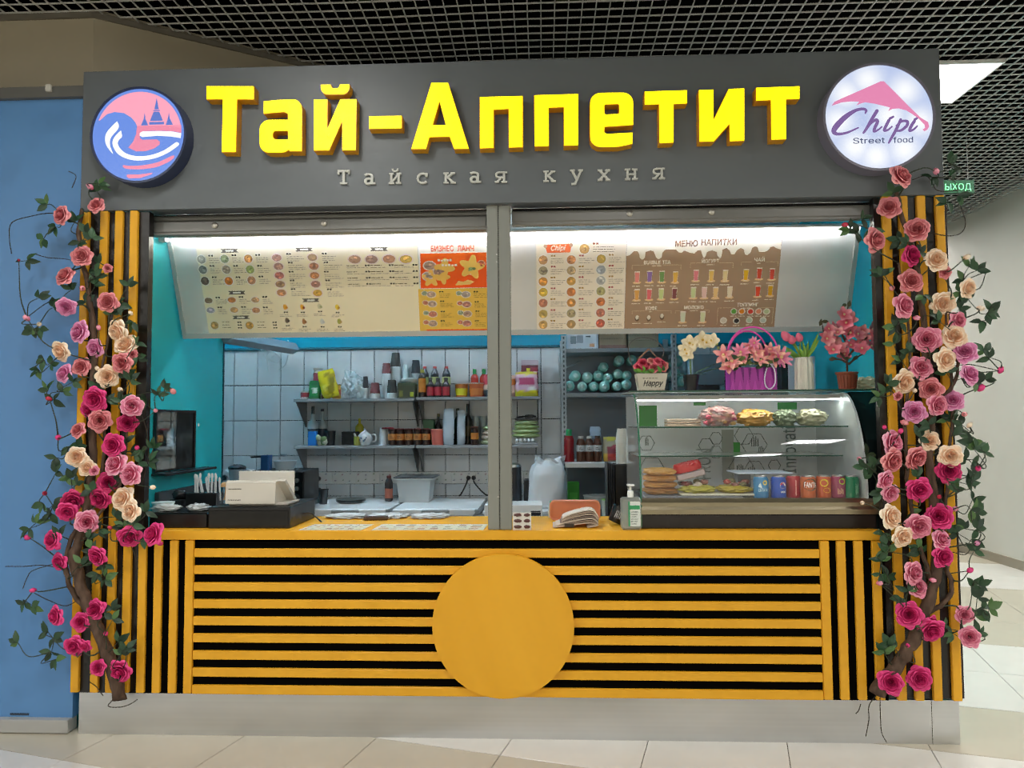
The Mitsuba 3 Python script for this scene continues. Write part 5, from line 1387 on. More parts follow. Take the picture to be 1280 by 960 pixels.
part(t, 'lid', m, 'b3282c', 'm_gloss', smooth=40)
part(t, 'body', rot(box(-.075, .075, -.06, .06, -.02, .012, .005), -14, (0, 1, 0)).apply_translation((x + .003, .26, S0 + .127)), 'a99a9c', 'm_gloss')
for k, (a, b, cc, lb) in enumerate(((846, 893, 'b7b24a', 'nearer the flatbreads'), (893, 941, 'b9a93c', 'nearer the drink cans'))):
    x0, x1 = (0.8734, 1.0726) if k == 0 else (1.0726, 1.2752)
    t = thing('salad_pack', 'wrapped salad pack with yellow base, ' + lb, 'salad')
    part(t, 'tray', box(x0, x1, .14, .34, S0 + .02, S0 + .03, .003), 'd3d2c0', 'm_satin')
    part(t, 'filling', blob((x1 - x0) * .46, .08, .022, (x0 + x1) / 2, .23, S0 + .028, 3, .3, 4, 100 + k), cc, 'm_gloss', smooth=True)
    for q in range(9):
        part(t, 'topping', blob(.022, .02, .014, x0 + (x1 - x0) * R.uniform(.15, .85), .25 + R.uniform(-.05, .06), S0 + .05 + R.uniform(0, .025), 1, .25, 3, q + 7), ('8a5a52', 'c9bfae', '6f6a48', '9c4a44', '4f4038')[q % 5], 'm_gloss', smooth=True)
t = thing('container_lid', 'pale blue flat plastic lid lying over the packs and cans', 'lid')
part(t, 'sheet', box(1.1783, 1.4733, .2, .42, S0 + .128, S0 + .136, .003), 'c9dcf0', 'm_satin')
part(t, 'stack_below', box(1.22, 1.2982, .36, .42, S0 + .02, S0 + .127, .004), '8c97a2', 'm_satin')
can_px = (939, 959, 979, 1006, 1028, 1048, 1068)
can_x = [1.2882,1.379,1.4743,1.5277,1.6112,1.6871,1.7506]
can_d = [('3a7fb0', 'blue can with a pineapple picture, first of the can row'), ('1c4aa8', 'deep blue cola can with a round red white and blue emblem'), ('b02838', 'plain red can between the cola can and the orange can'), ('b85a2c', 'orange soda can with big white letters on dark green'), ('c0562a', 'yellow and orange can beside the orange soda can'), ('8f2f55', 'magenta can with a green fruit picture'), ('1f7a56', 'green can, last of the can row')]
CR, CH = .038, .125
for k, (x, (rgb, lb)) in enumerate(zip(can_x, can_d)):
    y = (.15, .15, .2, .14, .155, .155, .145)[k]
    t = thing('drink_can', lb, 'can')
    part(t, 'body', lathe([(.026, 0), (.033, .005), (CR, .014), (CR, .106), (.031, .119), (.031, .122), (0, .12)], x, y, S0, 22), rgb, 'm_satin', smooth=40)
    part(t, 'top_rim', lathe([(.028, .1195), (.031, .119), (.032, .124), (.029, .125), (.027, .121)], x, y, S0, 22), 'c6c9cb', 'm_metal', smooth=40)
    part(t, 'pull_tab', box(x - .006, x + .006, y - .012, y + .008, S0 + .121, S0 + .124), 'c6c9cb', 'm_metal')
    fc = Flat(lambda a, b, h, x=x, y=y: (x + (CR + .0006 + h) * math.sin(a / CR), y - (CR + .0006 + h) * math.cos(a / CR), S0 + b))
    dn = lambda p_: p_.segmentize(.006)
    if k == 0:
        fc.add(dn(disc_poly(.012, .09, .013)), 'd8c060'); fc.add(dn(Polygon([(-.024, .07), (-.004, .06), (-.012, .092)])), 'd8ecf4', .0012); fc.text('drink', .016, -.024, .045, 'b8dce8', lift=.001)
    elif k == 1:
        fc.add(dn(disc_poly(.012, .076, .0165)), 'f0f0f2'); fc.add(dn(disc_poly(.012, .076, .0155).intersection(sbox(-.02, .079, .05, .12))), 'c8203a', .0011); fc.add(dn(disc_poly(.012, .076, .0155).intersection(sbox(-.02, .05, .05, .072))), '1c3f9a', .0011)
        fc.text('pepsi', .012, .0, .038, 'dfe6f2', width=.026, lift=.001)
    elif k == 3:
        fc.add(dn(disc_poly(.0, .08, .036, .03)), '15392c'); fc.text('FANTA', .026, -.032, .066, 'f2f2ee', width=.064, lift=.0012)
    elif k == 4:
        fc.add(dn(disc_poly(-.008, .088, .02)), 'd8c028'); fc.add(dn(disc_poly(.006, .05, .02, .014)), 'e0a038')
    elif k == 5:
        fc.add(dn(disc_poly(.008, .096, .017)), 'a9c23a'); [fc.add(dn(sbox(-.016 + .008 * q, .03, -.012 + .008 * q, .06 - .006 * (q % 2))), 'e8b898') for q in range(4)]
    elif k == 6:
        [fc.add(dn(sbox(.006 + .007 * q, .03, .01 + .007 * q, .085 - .012 * (q % 2))), '8fd0b0') for q in range(3)]
    else:
        fc.add(dn(sbox(-.004, .02, .002, .1)), 'e09a98')
    fc.put(t, 'print')

# ------------------------------------------------------------------ roses, leaves, other flowers
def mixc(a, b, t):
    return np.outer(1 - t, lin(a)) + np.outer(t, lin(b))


def rose(seed, openness=1.0):
    """cupped petals in rings about +z, outer radius about 1; returns mesh and a 0 (heart) to 1 (rim) value per vertex"""
    q = random.Random(seed)
    V, F, C = [], [], []
    # petals, rim radius, rim height, base radius, overlap, outward curl of the rim
    rings = [(2, .10, .92, .03, 1.7, .02), (3, .20, .93, .05, 1.5, .03), (3, .34, .90, .07, 1.45, .07), (4, .50, .82, .09, 1.4, .12), (5, .70, .66, .10, 1.4, .18), (5, .90, .44, .12, 1.22, .26), (5, 1.08, .26, .14, 1.1, .24)]
    nu, nv = 8, 6
    for li, (n, R_, H_, rb, ov, curl) in enumerate(rings):
        off = q.uniform(0, 6.28)
        for k in range(n):
            phi = off + 2 * math.pi * (k + q.uniform(-.15, .15)) / n
            half = math.pi / n * ov
            Rk, Hk = R_ * q.uniform(.9, 1.1), H_ * q.uniform(.9, 1.05)
            base = len(V)
            for i in range(nv):
                v = i / (nv - 1)
                for j in range(nu):
                    u = 2 * j / (nu - 1) - 1
                    edge = 1 - (.16 if li < 4 else .3) * abs(u) ** (3 if li < 4 else 1.6) - .05 * (1 - abs(u)) * (li < 2) + .05 * math.cos(4 * u + k)
                    r = rb + (Rk - rb) * math.sin(min(1, v * 1.25) * math.pi / 2) + curl * max(0, v - .72) / .28 * (1 - .5 * abs(u)) - .10 * Rk * (1 - u * u) * math.sin(math.pi * v) * -.6
                    r *= 1 - (.0 if li < 4 else .20 * v) * abs(u) ** 1.5
                    r += -.05 * u + .03 * math.sin(6 * u + seed + k) * v
                    z = Hk * v * edge - .22 * curl / .2 * max(0, v - .8) / .2 * (1 - .4 * abs(u)) + .02 * math.sin(5 * u + k) * v
                    ang = phi + u * half * (.55 + .45 * math.sin(v * math.pi / 2)) * (1 - .3 * max(0, v - .8) / .2 * abs(u) ** 2)
                    V.append((r * math.cos(ang), r * math.sin(ang), z - .45))
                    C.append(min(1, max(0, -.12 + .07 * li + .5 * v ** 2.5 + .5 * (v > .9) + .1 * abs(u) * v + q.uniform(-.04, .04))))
            for i in range(nv - 1):
                for j in range(nu - 1):
                    a = base + i * nu + j
                    F += [(a, a + 1, a + nu + 1), (a, a + nu + 1, a + nu)]
    return trimesh.Trimesh(np.array(V), F, process=False), np.array(C)


def bud(seed):
    q = random.Random(seed)
    V, F, C = [], [], []
    nu, nv = 5, 6
    for n, rb, op in ((2, .0, .0), (3, .06, .12)):
        for k in range(n):
            phi = 2 * math.pi * k / n + q.uniform(-.2, .2)
            base = len(V)
            for i in range(nv):
                v = i / (nv - 1)
                r = rb + .42 * math.sin(math.pi * min(.94, .1 + .85 * v)) * (1 - .12 * v) + op * v * v
                for j in range(nu):
                    u = 2 * j / (nu - 1) - 1
                    ang = phi + u * (1.5 if n == 2 else 1.15)
                    V.append((r * math.cos(ang), r * math.sin(ang), 1.25 * v - .12 * u * u * v)); C.append(.2 + .7 * v)
            for i in range(nv - 1):
                for j in range(nu - 1):
                    a = base + i * nu + j
                    F += [(a, a + 1, a + nu + 1), (a, a + nu + 1, a + nu)]
    return trimesh.Trimesh(np.array(V), F, process=False), np.array(C)


ROSES = [rose(s_) for s_ in range(6)]
BUDS = [bud(s_) for s_ in range(3)]
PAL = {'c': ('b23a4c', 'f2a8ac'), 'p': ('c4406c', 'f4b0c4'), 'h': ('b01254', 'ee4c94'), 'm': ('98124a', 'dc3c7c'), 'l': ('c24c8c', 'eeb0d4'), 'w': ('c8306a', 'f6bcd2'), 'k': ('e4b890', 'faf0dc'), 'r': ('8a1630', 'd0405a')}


def frame(d, roll):
    d = np.asarray(d, float); d /= np.linalg.norm(d)
    u = np.cross(d, [0.1, .2, .97]); u /= np.linalg.norm(u)
    w = np.cross(d, u)
    c_, s_ = math.cos(roll), math.sin(roll)
    M = np.eye(4)
    M[:3, 0], M[:3, 1], M[:3, 2] = c_ * u + s_ * w, -s_ * u + c_ * w, d
    return M


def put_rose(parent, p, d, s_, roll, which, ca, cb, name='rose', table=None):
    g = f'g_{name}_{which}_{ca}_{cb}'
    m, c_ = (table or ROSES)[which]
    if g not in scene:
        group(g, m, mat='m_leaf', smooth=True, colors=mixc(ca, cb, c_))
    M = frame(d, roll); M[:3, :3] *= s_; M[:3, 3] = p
    return inst(parent, name, g, M)


def place(mesh, p, d, s_, roll):
    M = frame(d, roll); M[:3, :3] *= s_; M[:3, 3] = p
    m = mesh.copy(); m.apply_transform(M)
    return m


def leaf_mesh(fold=.25, curl=.2):
    """unit leaf along +x, folded on its midrib"""
    prof = [0, .2, .3, .32, .26, .14, 0]
    V, F = [], []
    n = len(prof)
    for i, w in enumerate(prof):
        x = i / (n - 1)
        z = -curl * x * x
        V += [(x, 0, z), (x, w * .95, z + fold * w), (x, -w * .95, z + fold * w)]
    for i in range(n - 1):
        a = 3 * i
        F += [(a, a + 3, a + 4), (a, a + 4, a + 1), (a, a + 2, a + 5), (a, a + 5, a + 3)]
    return trimesh.Trimesh(np.array(V), F, process=False)


LEAVES = [leaf_mesh(f_, c_) for f_, c_ in ((.2, .15), (.35, .3), (.1, .4), (.3, -.1))]


def add_leaf(parent, p, d, s_, q, rgb=None, name='leaf', flatten=.5):
    """leaf at p pointing along d (x, z plane mostly), its face mostly towards the customers"""
    d = np.array(d, float); d /= np.linalg.norm(d)
    nrm = np.array([q.uniform(-flatten, flatten), -1, q.uniform(-flatten, .7)])
    nrm -= d * (nrm @ d); nrm /= np.linalg.norm(nrm)
    M = np.eye(4)
    M[:3, 0], M[:3, 2] = d * s_, nrm * s_
    M[:3, 1] = np.cross(nrm, d) * s_ * q.uniform(.75, 1.0)
    M[:3, 3] = p
    rgb = rgb or ('2c4a30', '25402b', '35563a', '1f3626', '4a6a3c')[q.choice((0, 0, 1, 1, 2, 3, 3, 4))]
    g = f'g_leaf_{q.randrange(4)}_{rgb}'
    if g not in scene:
        group(g, LEAVES[int(g.split('_')[2])], rgb, 'm_leaf', True)
    inst(parent, name, g, M)


def vine(label, trunks, roses, buds, clusters, curls, side, seed):
    q = random.Random(seed)
    t = thing('rose_vine', label, 'artificial flowers')
    spine = []
    for pts, r0, r1 in trunks:
        n = len(pts) * 5
        p = smooth_path([(a, y_, b) for a, b, y_ in pts], n)
        p += np.stack([meshkit.noise(np.stack([np.arange(n) * .6, np.zeros(n) + k, np.zeros(n)], 1), seed + k) - .5 for k in range(3)], 1) * .012
        rr = np.linspace(r0, r1, n) * (1 + .25 * (meshkit.noise(np.stack([np.arange(n) * .9, np.zeros(n), np.zeros(n) + 5], 1), seed) - .5))
        p[:, 1] = np.minimum(p[:, 1], -rr * 1.02 - .004)
        part(t, 'trunk' if r0 > .015 else 'stem', tube(p, rr, 9), None, 'm_bark', smooth=True)
        spine.append(p)
    sp = np.vstack(spine)
    nodes = []

    def twig(p1, r=.003, bend=.5):
        nd = np.vstack([sp, np.array(nodes)]) if nodes else sp
        dd = np.linalg.norm((nd - p1) * (1, .3, 1) + np.array([0, 0, .04]), axis=1)
        dd[dd < .03] = 9
        p0 = nd[dd.argmin()]
        nodes.append(p1)
        mid = (p0 + p1) / 2 + np.array([q.uniform(-.04, .04), -.02 - .02 * q.random(), q.uniform(-.05, .03)]) * bend * 2
        part(t, 'twig', tube(smooth_path([p0, mid, p1], 9), np.linspace(r * 1.5, r * .8, 9), 5), '2a3324', 'm_leaf', smooth=True)
        return p0

    for a, b, r, kind in roses:
        y_ = -.075 - q.uniform(0, .05)
        if b > 2.84:
            y_ = -.17
        p = np.array([a, y_, b])
        tilt = (q.uniform(-.45, .45) + side * .0, -1, q.uniform(-.35, .35))
        s_ = r * .93
        tw = np.array([a, y_ + .03, b])
        if q.random() < .6:
            twig(tw)
        ca, cb = PAL[kind]
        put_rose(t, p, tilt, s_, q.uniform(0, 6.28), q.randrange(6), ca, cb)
    for a, b, r, kind in buds:
        y_ = -.06 - q.uniform(0, .04)
        p = np.array([a, y_, b])
        d = np.array([q.uniform(-.8, .8), -.7, q.uniform(-.3, .9)])
        p0 = twig(p, .0025)
        ca, cb = PAL[kind]
        k = put_rose(t, p - d / np.linalg.norm(d) * r * .6, d, r * 1.25, q.uniform(0, 6.28), q.randrange(3), ca, cb, 'rosebud', BUDS)
        for g in range(2):
            e = d / np.linalg.norm(d) + np.array([q.uniform(-1, 1), -.2, q.uniform(-1, 1)]) * .8
            M = np.eye(4)
            dn = e / np.linalg.norm(e); u = np.cross(dn, [0, -1, .1]); u /= np.linalg.norm(u)
            M[:3, 0], M[:3, 1], M[:3, 2], M[:3, 3] = dn * r * 1.3, u * r * .5, np.cross(dn, u) * r, p - d / np.linalg.norm(d) * r * .5
            if 'g_sepal' not in scene:
                group('g_sepal', LEAVES[1], '33502f', 'm_leaf', True)
            inst(k, 'sepal', 'g_sepal', M)
    nleaf = 0
    for a, b in clusters:
        y_ = -.035 - q.uniform(0, .06)
        p = np.array([a, y_, b])
        p0 = twig(p, .002)
        dirv = p - p0; dirv[1] = 0
        if np.linalg.norm(dirv) < .02:
            dirv = np.array([q.uniform(-1, 1), 0, q.uniform(-1, 1)])
        base_ang = math.atan2(dirv[2], dirv[0])
        for k in range(3 if nleaf < 290 else 0):
            ang = base_ang + (0, 1.15, -1.15)[k] + q.uniform(-.35, .35)
            d = np.array([math.cos(ang), q.uniform(-.5, .15), math.sin(ang)])
            add_leaf(t, p, d, q.uniform(.05, .068), q)
            nleaf += 1
    for pts in curls:
        part(t, 'tendril', tube(smooth_path([(a, -.03 - .02 * (i % 2), b) for i, (a, b) in enumerate(pts)], 8 * len(pts)), .0022, 5), '2f2a22', 'm_leaf', smooth=True)
    return t


VL_T = [([(-2.0122,0.199,-0.03),(-2.0268,0.2948,-0.05),(-2.0674,0.4308,-0.06),(-2.1295,0.5755,-0.06),(-2.1916,0.7127,-0.06),(-2.2368,0.8345,-0.06),(-2.2523,0.9486,-0.06),(-2.2256,1.0713,-0.05),(-2.1956,1.2355,-0.05),(-2.1759,1.483,-0.05),(-2.1945,1.7324,-0.05),(-2.179,1.9831,-0.05),(-2.2193,2.2362,-0.04),(-2.2589,2.4487,-0.04),(-2.289,2.6197,-0.04),(-2.2659,2.7391,-0.04)],0.034,0.01),([(-2.156,0.6319,-0.05),(-2.2511,0.7247,-0.05),(-2.2964,0.8465,-0.06),(-2.2905,0.9486,-0.06),(-2.2511,1.0713,-0.06),(-2.1936,1.1533,-0.05),(-2.138,1.3177,-0.05),(-2.1181,1.5656,-0.05),(-2.1418,1.8572,-0.05),(-2.096,2.1082,-0.05)],0.014,0.006),([(-2.1828,0.6965,-0.06),(-2.2358,0.7938,-0.05),(-2.2725,0.9078,-0.07),(-2.224,1.0059,-0.05),(-2.1587,1.1123,-0.06),(-2.0353,1.2763,-0.06),(-2.0057,1.4822,-0.05),(-2.0025,1.7309,-0.05)],0.012,0.005)]
VL_R = [(-2.163,2.75,0.04,'c'),(-2.35,2.696,0.048,'c'),(-2.218,2.475,0.05,'c'),(-2.089,2.41,0.022,'c'),(-2.327,2.382,0.048,'c'),(-2.098,2.239,0.048,'c'),(-2.294,2.206,0.044,'l'),(-2.243,2.083,0.054,'l'),(-2.05,2.079,0.056,'k'),(-2.003,2.022,0.058,'k'),(-2.169,1.996,0.044,'l'),(-1.958,1.966,0.024,'c'),(-2.344,1.981,0.05,'k'),(-2.236,1.907,0.044,'c'),(-2.327,1.87,0.046,'l'),(-1.998,1.917,0.048,'c'),(-2.083,1.851,0.052,'k'),(-2.139,1.733,0.056,'h'),(-2.195,1.678,0.042,'h'),(-1.937,1.702,0.05,'w'),(-2.114,1.624,0.052,'c'),(-2.227,1.581,0.038,'c'),(-1.981,1.611,0.046,'m'),(-2.037,1.501,0.054,'h'),(-2.223,1.441,0.05,'k'),(-2.183,1.385,0.042,'k'),(-2.139,1.371,0.024,'p'),(-2.029,1.409,0.056,'w'),(-1.946,1.354,0.054,'w'),(-2.078,1.31,0.048,'m'),(-1.997,1.231,0.056,'k'),(-1.945,1.167,0.05,'k'),(-2.252,1.212,0.052,'m'),(-2.265,1.157,0.046,'h'),(-2.122,1.222,0.052,'m'),(-2.171,1.109,0.054,'w'),(-1.825,1.053,0.056,'h'),(-1.959,1.025,0.052,'h'),(-2.353,1.022,0.048,'h'),(-2.331,0.903,0.042,'h'),(-2.11,0.936,0.048,'h'),(-2.334,0.635,0.048,'h'),(-2.137,0.667,0.05,'h'),(-2.192,0.609,0.042,'h'),(-2.217,0.489,0.046,'h'),(-2.171,0.486,0.03,'h'),(-2.086,0.392,0.038,'h'),(-1.996,0.355,0.056,'h'),(-2.331,0.99,0.024,'h')]
VL_B = [(-2.21,2.849,0.024,'p'),(-2.229,2.311,0.024,'c'),(-2.522,2.156,0.024,'p'),(-2.467,2.128,0.02,'k'),(-1.971,2.176,0.018,'k'),(-2.135,2.101,0.02,'p'),(-2.132,1.89,0.018,'k'),(-2.021,1.784,0.02,'k'),(-1.738,1.77,0.024,'c'),(-1.825,1.673,0.018,'p'),(-2.33,1.541,0.024,'h'),(-1.923,1.483,0.02,'h'),(-1.848,1.281,0.02,'k'),(-2.051,1.079,0.016,'r'),(-2.491,1.028,0.024,'h'),(-2.416,1.252,0.02,'r'),(-2.381,1.737,0.02,'r'),(-1.801,0.997,0.02,'h'),(-2.442,0.766,0.02,'h'),(-2.067,0.547,0.02,'h'),(-2.581,2.466,0.012,'r')]
VL_C = [(-2.4509,2.7653),(-2.4043,2.6447),(-2.3009,2.6684),(-2.2476,2.6121),(-2.2637,2.5613),(-2.4545,2.5773),(-2.5382,2.4637),(-2.1489,2.4448),(-2.1732,2.3775),(-2.3093,2.3118),(-2.1808,2.3354),(-2.4548,2.2631),(-2.4104,2.2203),(-2.2302,2.2432),(-2.5109,2.1034),(-2.4592,2.107),(-2.0584,2.2325),(-2.0091,2.3287),(-2.0915,2.1825),(-1.9837,2.1392),(-1.9515,2.0216),(-2.4289,1.9428),(-2.4706,1.893),(-2.4025,1.9174),(-2.4161,1.7838),(-2.3302,1.7748),(-2.2758,1.8244),(-2.3805,1.7335),(-2.0075,1.847),(-1.9646,1.83),(-1.9373,1.9505),(-2.1598,1.7984),(-2.0814,1.7229),(-1.8943,1.705),(-1.819,1.7541),(-1.7815,1.787),(-2.0176,1.7225),(-2.3059,1.4923),(-2.3556,1.4346),(-2.3452,1.3603),(-2.2933,1.3272),(-2.2548,1.492),(-1.9066,1.4739),(-1.9138,1.4082),(-2.0004,1.5073),(-1.9651,1.4413),(-1.8718,1.4162),(-2.2584,1.2942),(-2.156,1.2693),(-2.03,1.31),(-2.4177,1.2041),(-2.3664,1.1958),(-2.3992,1.1466),(-2.4822,1.0728),(-2.4575,1.1015),(-2.3115,1.0401),(-2.126,1.0647),(-2.0472,1.13),(-2.0041,1.0851),(-1.9328,1.0932),(-1.9062,1.024),(-2.1672,1.0239),(-2.0966,0.8856),(-2.1209,0.845),(-2.095,0.8127),(-2.5057,0.6977),(-2.4714,0.6816),(-2.3916,0.5445),(-2.3488,0.5206),(-2.058,0.6592),(-2.0319,0.6191),(-2.021,0.4985),(-1.9864,0.4426),(-1.9618,0.4668),(-2.372,0.4439),(-2.3459,0.4079),(-2.174,0.9505),(-2.1981,0.9017),(-2.1584,2.8623),(-2.1836,2.8286),(-2.5171,0.5033),(-1.8561,1.4819),(-1.8919,1.1543),(-2.1863,2.5727)]
VL_K = [[(-2.2886,2.6866),(-2.4201,2.7191),(-2.5511,2.7129),(-2.6462,2.6716),(-2.67,2.586),(-2.6415,2.5083)],[(-2.2481,2.4508),(-2.3441,2.4736),(-2.4576,2.4882),(-2.5235,2.5064)],[(-2.2603,2.2384),(-2.3648,2.261),(-2.4512,2.2494),(-2.5532,2.1658)],[(-2.2649,0.8445),(-2.4147,0.881),(-2.5425,0.8725),(-2.6281,0.8764)],[(-2.3723,0.8893),(-2.478,0.8563),(-2.5238,0.8152),(-2.5308,0.762)],[(-2.2237,0.7224),(-2.2989,0.6773),(-2.4099,0.7012),(-2.4705,0.7418)],[(-2.0188,0.2272),(-2.068,0.1787),(-2.0174,0.1632),(-1.951,0.1878),(-1.9263,0.2041)],[(-2.1563,0.3706),(-2.1716,0.3061),(-2.1455,0.2661),(-2.0942,0.2265)],[(-2.0377,1.1109),(-1.9497,0.9472),(-1.9388,0.825)],[(-2.0083,1.7313),(-1.9214,1.6474),(-1.8926,1.4813),(-1.9064,1.3162)],[(-2.3364,2.8596),(-2.3029,2.915),(-2.3562,2.9507)]]
vine('rose vine of pink and cream artificial roses climbing the pillar at the blue wall', VL_T, VL_R, VL_B, VL_C, VL_K, -1, 11)
VR_T = [([(1.7665,0.2671,-0.03),(1.8071,0.344,-0.05),(1.8631,0.4211,-0.06),(1.9233,0.5098,-0.06),(1.9849,0.6372,-0.06),(2.0396,0.7802,-0.06),(2.0717,0.9353,-0.06),(2.0702,1.1104,-0.05),(2.0577,1.306,-0.05),(2.0529,1.5028,-0.05),(2.0791,1.7004,-0.05),(2.0485,1.9395,-0.05),(2.0372,2.1801,-0.05),(2.0141,2.4226,-0.04),(1.9658,2.6265,-0.04),(1.9383,2.7496,-0.04)],0.036,0.01),([(1.9928,0.6449,-0.05),(2.0865,0.7032,-0.05),(2.1275,0.7805,-0.06),(2.1087,0.8966,-0.06),(2.0982,1.0325,-0.06),(2.1281,1.2275,-0.05),(2.1519,1.4629,-0.05),(2.1681,1.6997,-0.05),(2.1689,1.9382,-0.05),(2.1464,2.1787,-0.05)],0.013,0.006),([(2.044,0.7996,-0.06),(1.9957,0.9546,-0.06),(1.9561,1.1495,-0.05),(1.9407,1.385,-0.05),(1.9407,1.6221,-0.05),(1.9719,1.8604,-0.05),(1.9721,2.1005,-0.05),(1.9343,2.3833,-0.05)],0.012,0.005),([(2.0985,1.7003,-0.05),(2.1626,1.7632,-0.07),(2.1899,1.8743,-0.07),(2.1626,1.9782,-0.06)],0.011,0.006)]
VR_R = [(1.939,2.81,0.056,'c'),(1.879,2.663,0.05,'c'),(2.006,2.548,0.054,'c'),(1.811,2.492,0.054,'c'),(1.991,2.416,0.052,'m'),(2.098,2.391,0.052,'k'),(1.985,2.292,0.052,'c'),(2.14,2.327,0.028,'c'),(2.243,2.243,0.044,'k'),(2.134,2.172,0.056,'k'),(1.934,2.163,0.056,'p'),(2.208,2.091,0.042,'p'),(2.044,1.998,0.06,'p'),(2.171,2.016,0.056,'k'),(2.206,1.937,0.05,'l'),(2.012,1.862,0.052,'p'),(2.116,1.893,0.052,'k'),(2.228,1.827,0.048,'l'),(1.935,1.784,0.056,'k'),(1.877,1.716,0.022,'c'),(2.048,1.752,0.05,'c'),(2.159,1.701,0.046,'l'),(2.081,1.673,0.05,'p'),(1.963,1.641,0.05,'l'),(1.873,1.491,0.058,'w'),(2.047,1.502,0.046,'k'),(1.85,1.4,0.056,'c'),(1.98,1.411,0.054,'c'),(2.121,1.426,0.05,'k'),(2.12,1.355,0.054,'m'),(1.812,1.309,0.044,'w'),(1.85,1.243,0.042,'w'),(1.975,1.26,0.054,'h'),(2.062,1.138,0.058,'h'),(1.837,1.135,0.056,'k'),(1.966,1.087,0.056,'p'),(1.886,1.036,0.048,'k'),(2.079,1.025,0.046,'w'),(2.076,0.943,0.05,'h'),(1.933,0.868,0.05,'p'),(1.965,0.795,0.046,'p'),(1.893,0.673,0.056,'h'),(2.18,0.659,0.04,'p'),(2.18,0.566,0.044,'p'),(2.008,0.585,0.056,'h'),(1.808,0.346,0.054,'h'),(1.957,0.353,0.054,'h'),(2.019,0.628,0.028,'h')]
VR_B = [(2.125,2.838,0.024,'p'),(1.653,2.572,0.02,'r'),(1.875,2.252,0.022,'c'),(2.244,2.402,0.022,'k'),(1.986,2.103,0.022,'p'),(2.295,2.147,0.024,'k'),(2.388,1.84,0.024,'h'),(2.285,1.753,0.026,'h'),(1.981,1.745,0.02,'k'),(2.2,1.629,0.022,'c'),(1.916,1.591,0.024,'c'),(1.833,1.565,0.018,'h'),(1.899,1.545,0.02,'h'),(2.231,1.573,0.02,'k'),(2.271,1.363,0.024,'h'),(1.706,1.413,0.018,'p'),(2.071,1.228,0.018,'r'),(2.157,1.166,0.022,'p'),(1.714,1.198,0.018,'k'),(2.124,1.29,0.016,'p'),(2.235,1.006,0.02,'l'),(2.203,0.874,0.022,'h'),(2.024,0.829,0.02,'p'),(1.784,0.808,0.022,'p'),(1.909,0.512,0.02,'h'),(2.194,0.516,0.022,'h'),(2.334,2.329,0.012,'k')]
VR_C = [(2.2013,2.8878),(2.2078,2.8509),(2.1125,2.8162),(2.2144,2.7083),(2.1665,2.6808),(1.9256,2.7466),(1.7639,2.6152),(1.7933,2.5455),(1.7381,2.5424),(1.6991,2.5594),(1.9491,2.5023),(1.9639,2.4777),(1.8615,2.3379),(1.8334,2.3181),(2.0486,2.4359),(2.0777,2.3749),(2.2539,2.2958),(2.2941,2.3354),(2.2718,2.3598),(2.2089,2.2323),(2.25,2.1917),(2.2176,2.1521),(2.3442,2.1225),(2.3641,2.1382),(2.3314,2.0908),(2.0334,2.2187),(2.0921,2.1137),(1.8879,2.0601),(1.9158,2.0798),(2.1068,2.0895),(1.9696,1.9394),(1.9332,1.8959),(1.9009,1.98),(2.3062,1.9359),(2.3358,1.9038),(2.2281,1.8058),(2.2619,1.7817),(2.3164,1.7971),(1.8542,1.7375),(1.8225,1.7179),(1.8478,1.7813),(2.0624,1.9304),(2.1365,1.8343),(2.1673,1.6166),(2.2005,1.577),(2.1952,1.5377),(2.2546,1.4824),(2.2805,1.4588),(2.3066,1.439),(2.1435,1.597),(2.0349,1.578),(1.9904,1.5191),(2.2173,1.4081),(2.2473,1.3884),(1.7514,1.4257),(1.7735,1.3863),(1.7187,1.3707),(1.7566,1.3431),(1.804,1.2488),(1.9838,1.3227),(1.9587,1.1469),(2.1545,1.2597),(2.2167,1.2869),(2.2366,1.3064),(2.2369,1.2128),(2.2199,1.1661),(2.2689,1.1505),(2.1175,1.2989),(1.8171,1.0495),(1.841,0.9562),(1.7974,0.9134),(1.8219,0.96),(1.9906,0.9564),(1.9684,0.9796),(2.1698,1.0496),(2.2087,1.069),(2.2622,1.0729),(2.226,1.0225),(2.2542,0.9606),(1.7879,0.8552),(1.8334,0.836),(1.9081,0.7782),(1.8839,0.7395),(2.2364,0.7909),(2.2633,0.7987),(2.2422,0.741),(2.2779,0.6835),(2.3009,0.6913),(2.2499,0.6451),(2.2472,0.5724),(2.1295,0.5678),(2.0886,0.5906),(1.9406,0.6051),(1.823,0.5084),(1.8453,0.4894),(1.7992,0.4814)]
VR_K = [[(2.0243,2.8126),(2.0878,2.8236),(2.1486,2.7567),(2.2387,2.7468)],[(2.094,2.5455),(2.1717,2.5198),(2.2506,2.5346),(2.268,2.5831),(2.2561,2.6852)],[(2.1483,1.8595),(2.2459,1.8745),(2.3231,1.8658),(2.4033,1.8412)],[(2.1279,1.2854),(2.2255,1.3204),(2.2844,1.3517)],[(1.7709,0.2634),(1.7235,0.217),(1.7288,0.1405),(1.7038,0.0715)],[(1.7858,0.2483),(1.776,0.1793),(1.7883,0.0839),(1.8022,0.0422)],[(1.6928,0.2167),(1.6729,0.1935),(1.6684,0.1705)],[(2.1545,0.953),(2.2079,0.9453),(2.2556,0.992)],[(2.0659,0.8362),(2.151,0.8558),(2.22,0.8599)]]
vine('rose vine of pink and cream artificial roses climbing the pillar by the pale corridor wall', VR_T, VR_R, VR_B, VR_C, VR_K, 1, 23)

# ------------------------------------------------------------------ plants on the display case
PZ = CT + .009


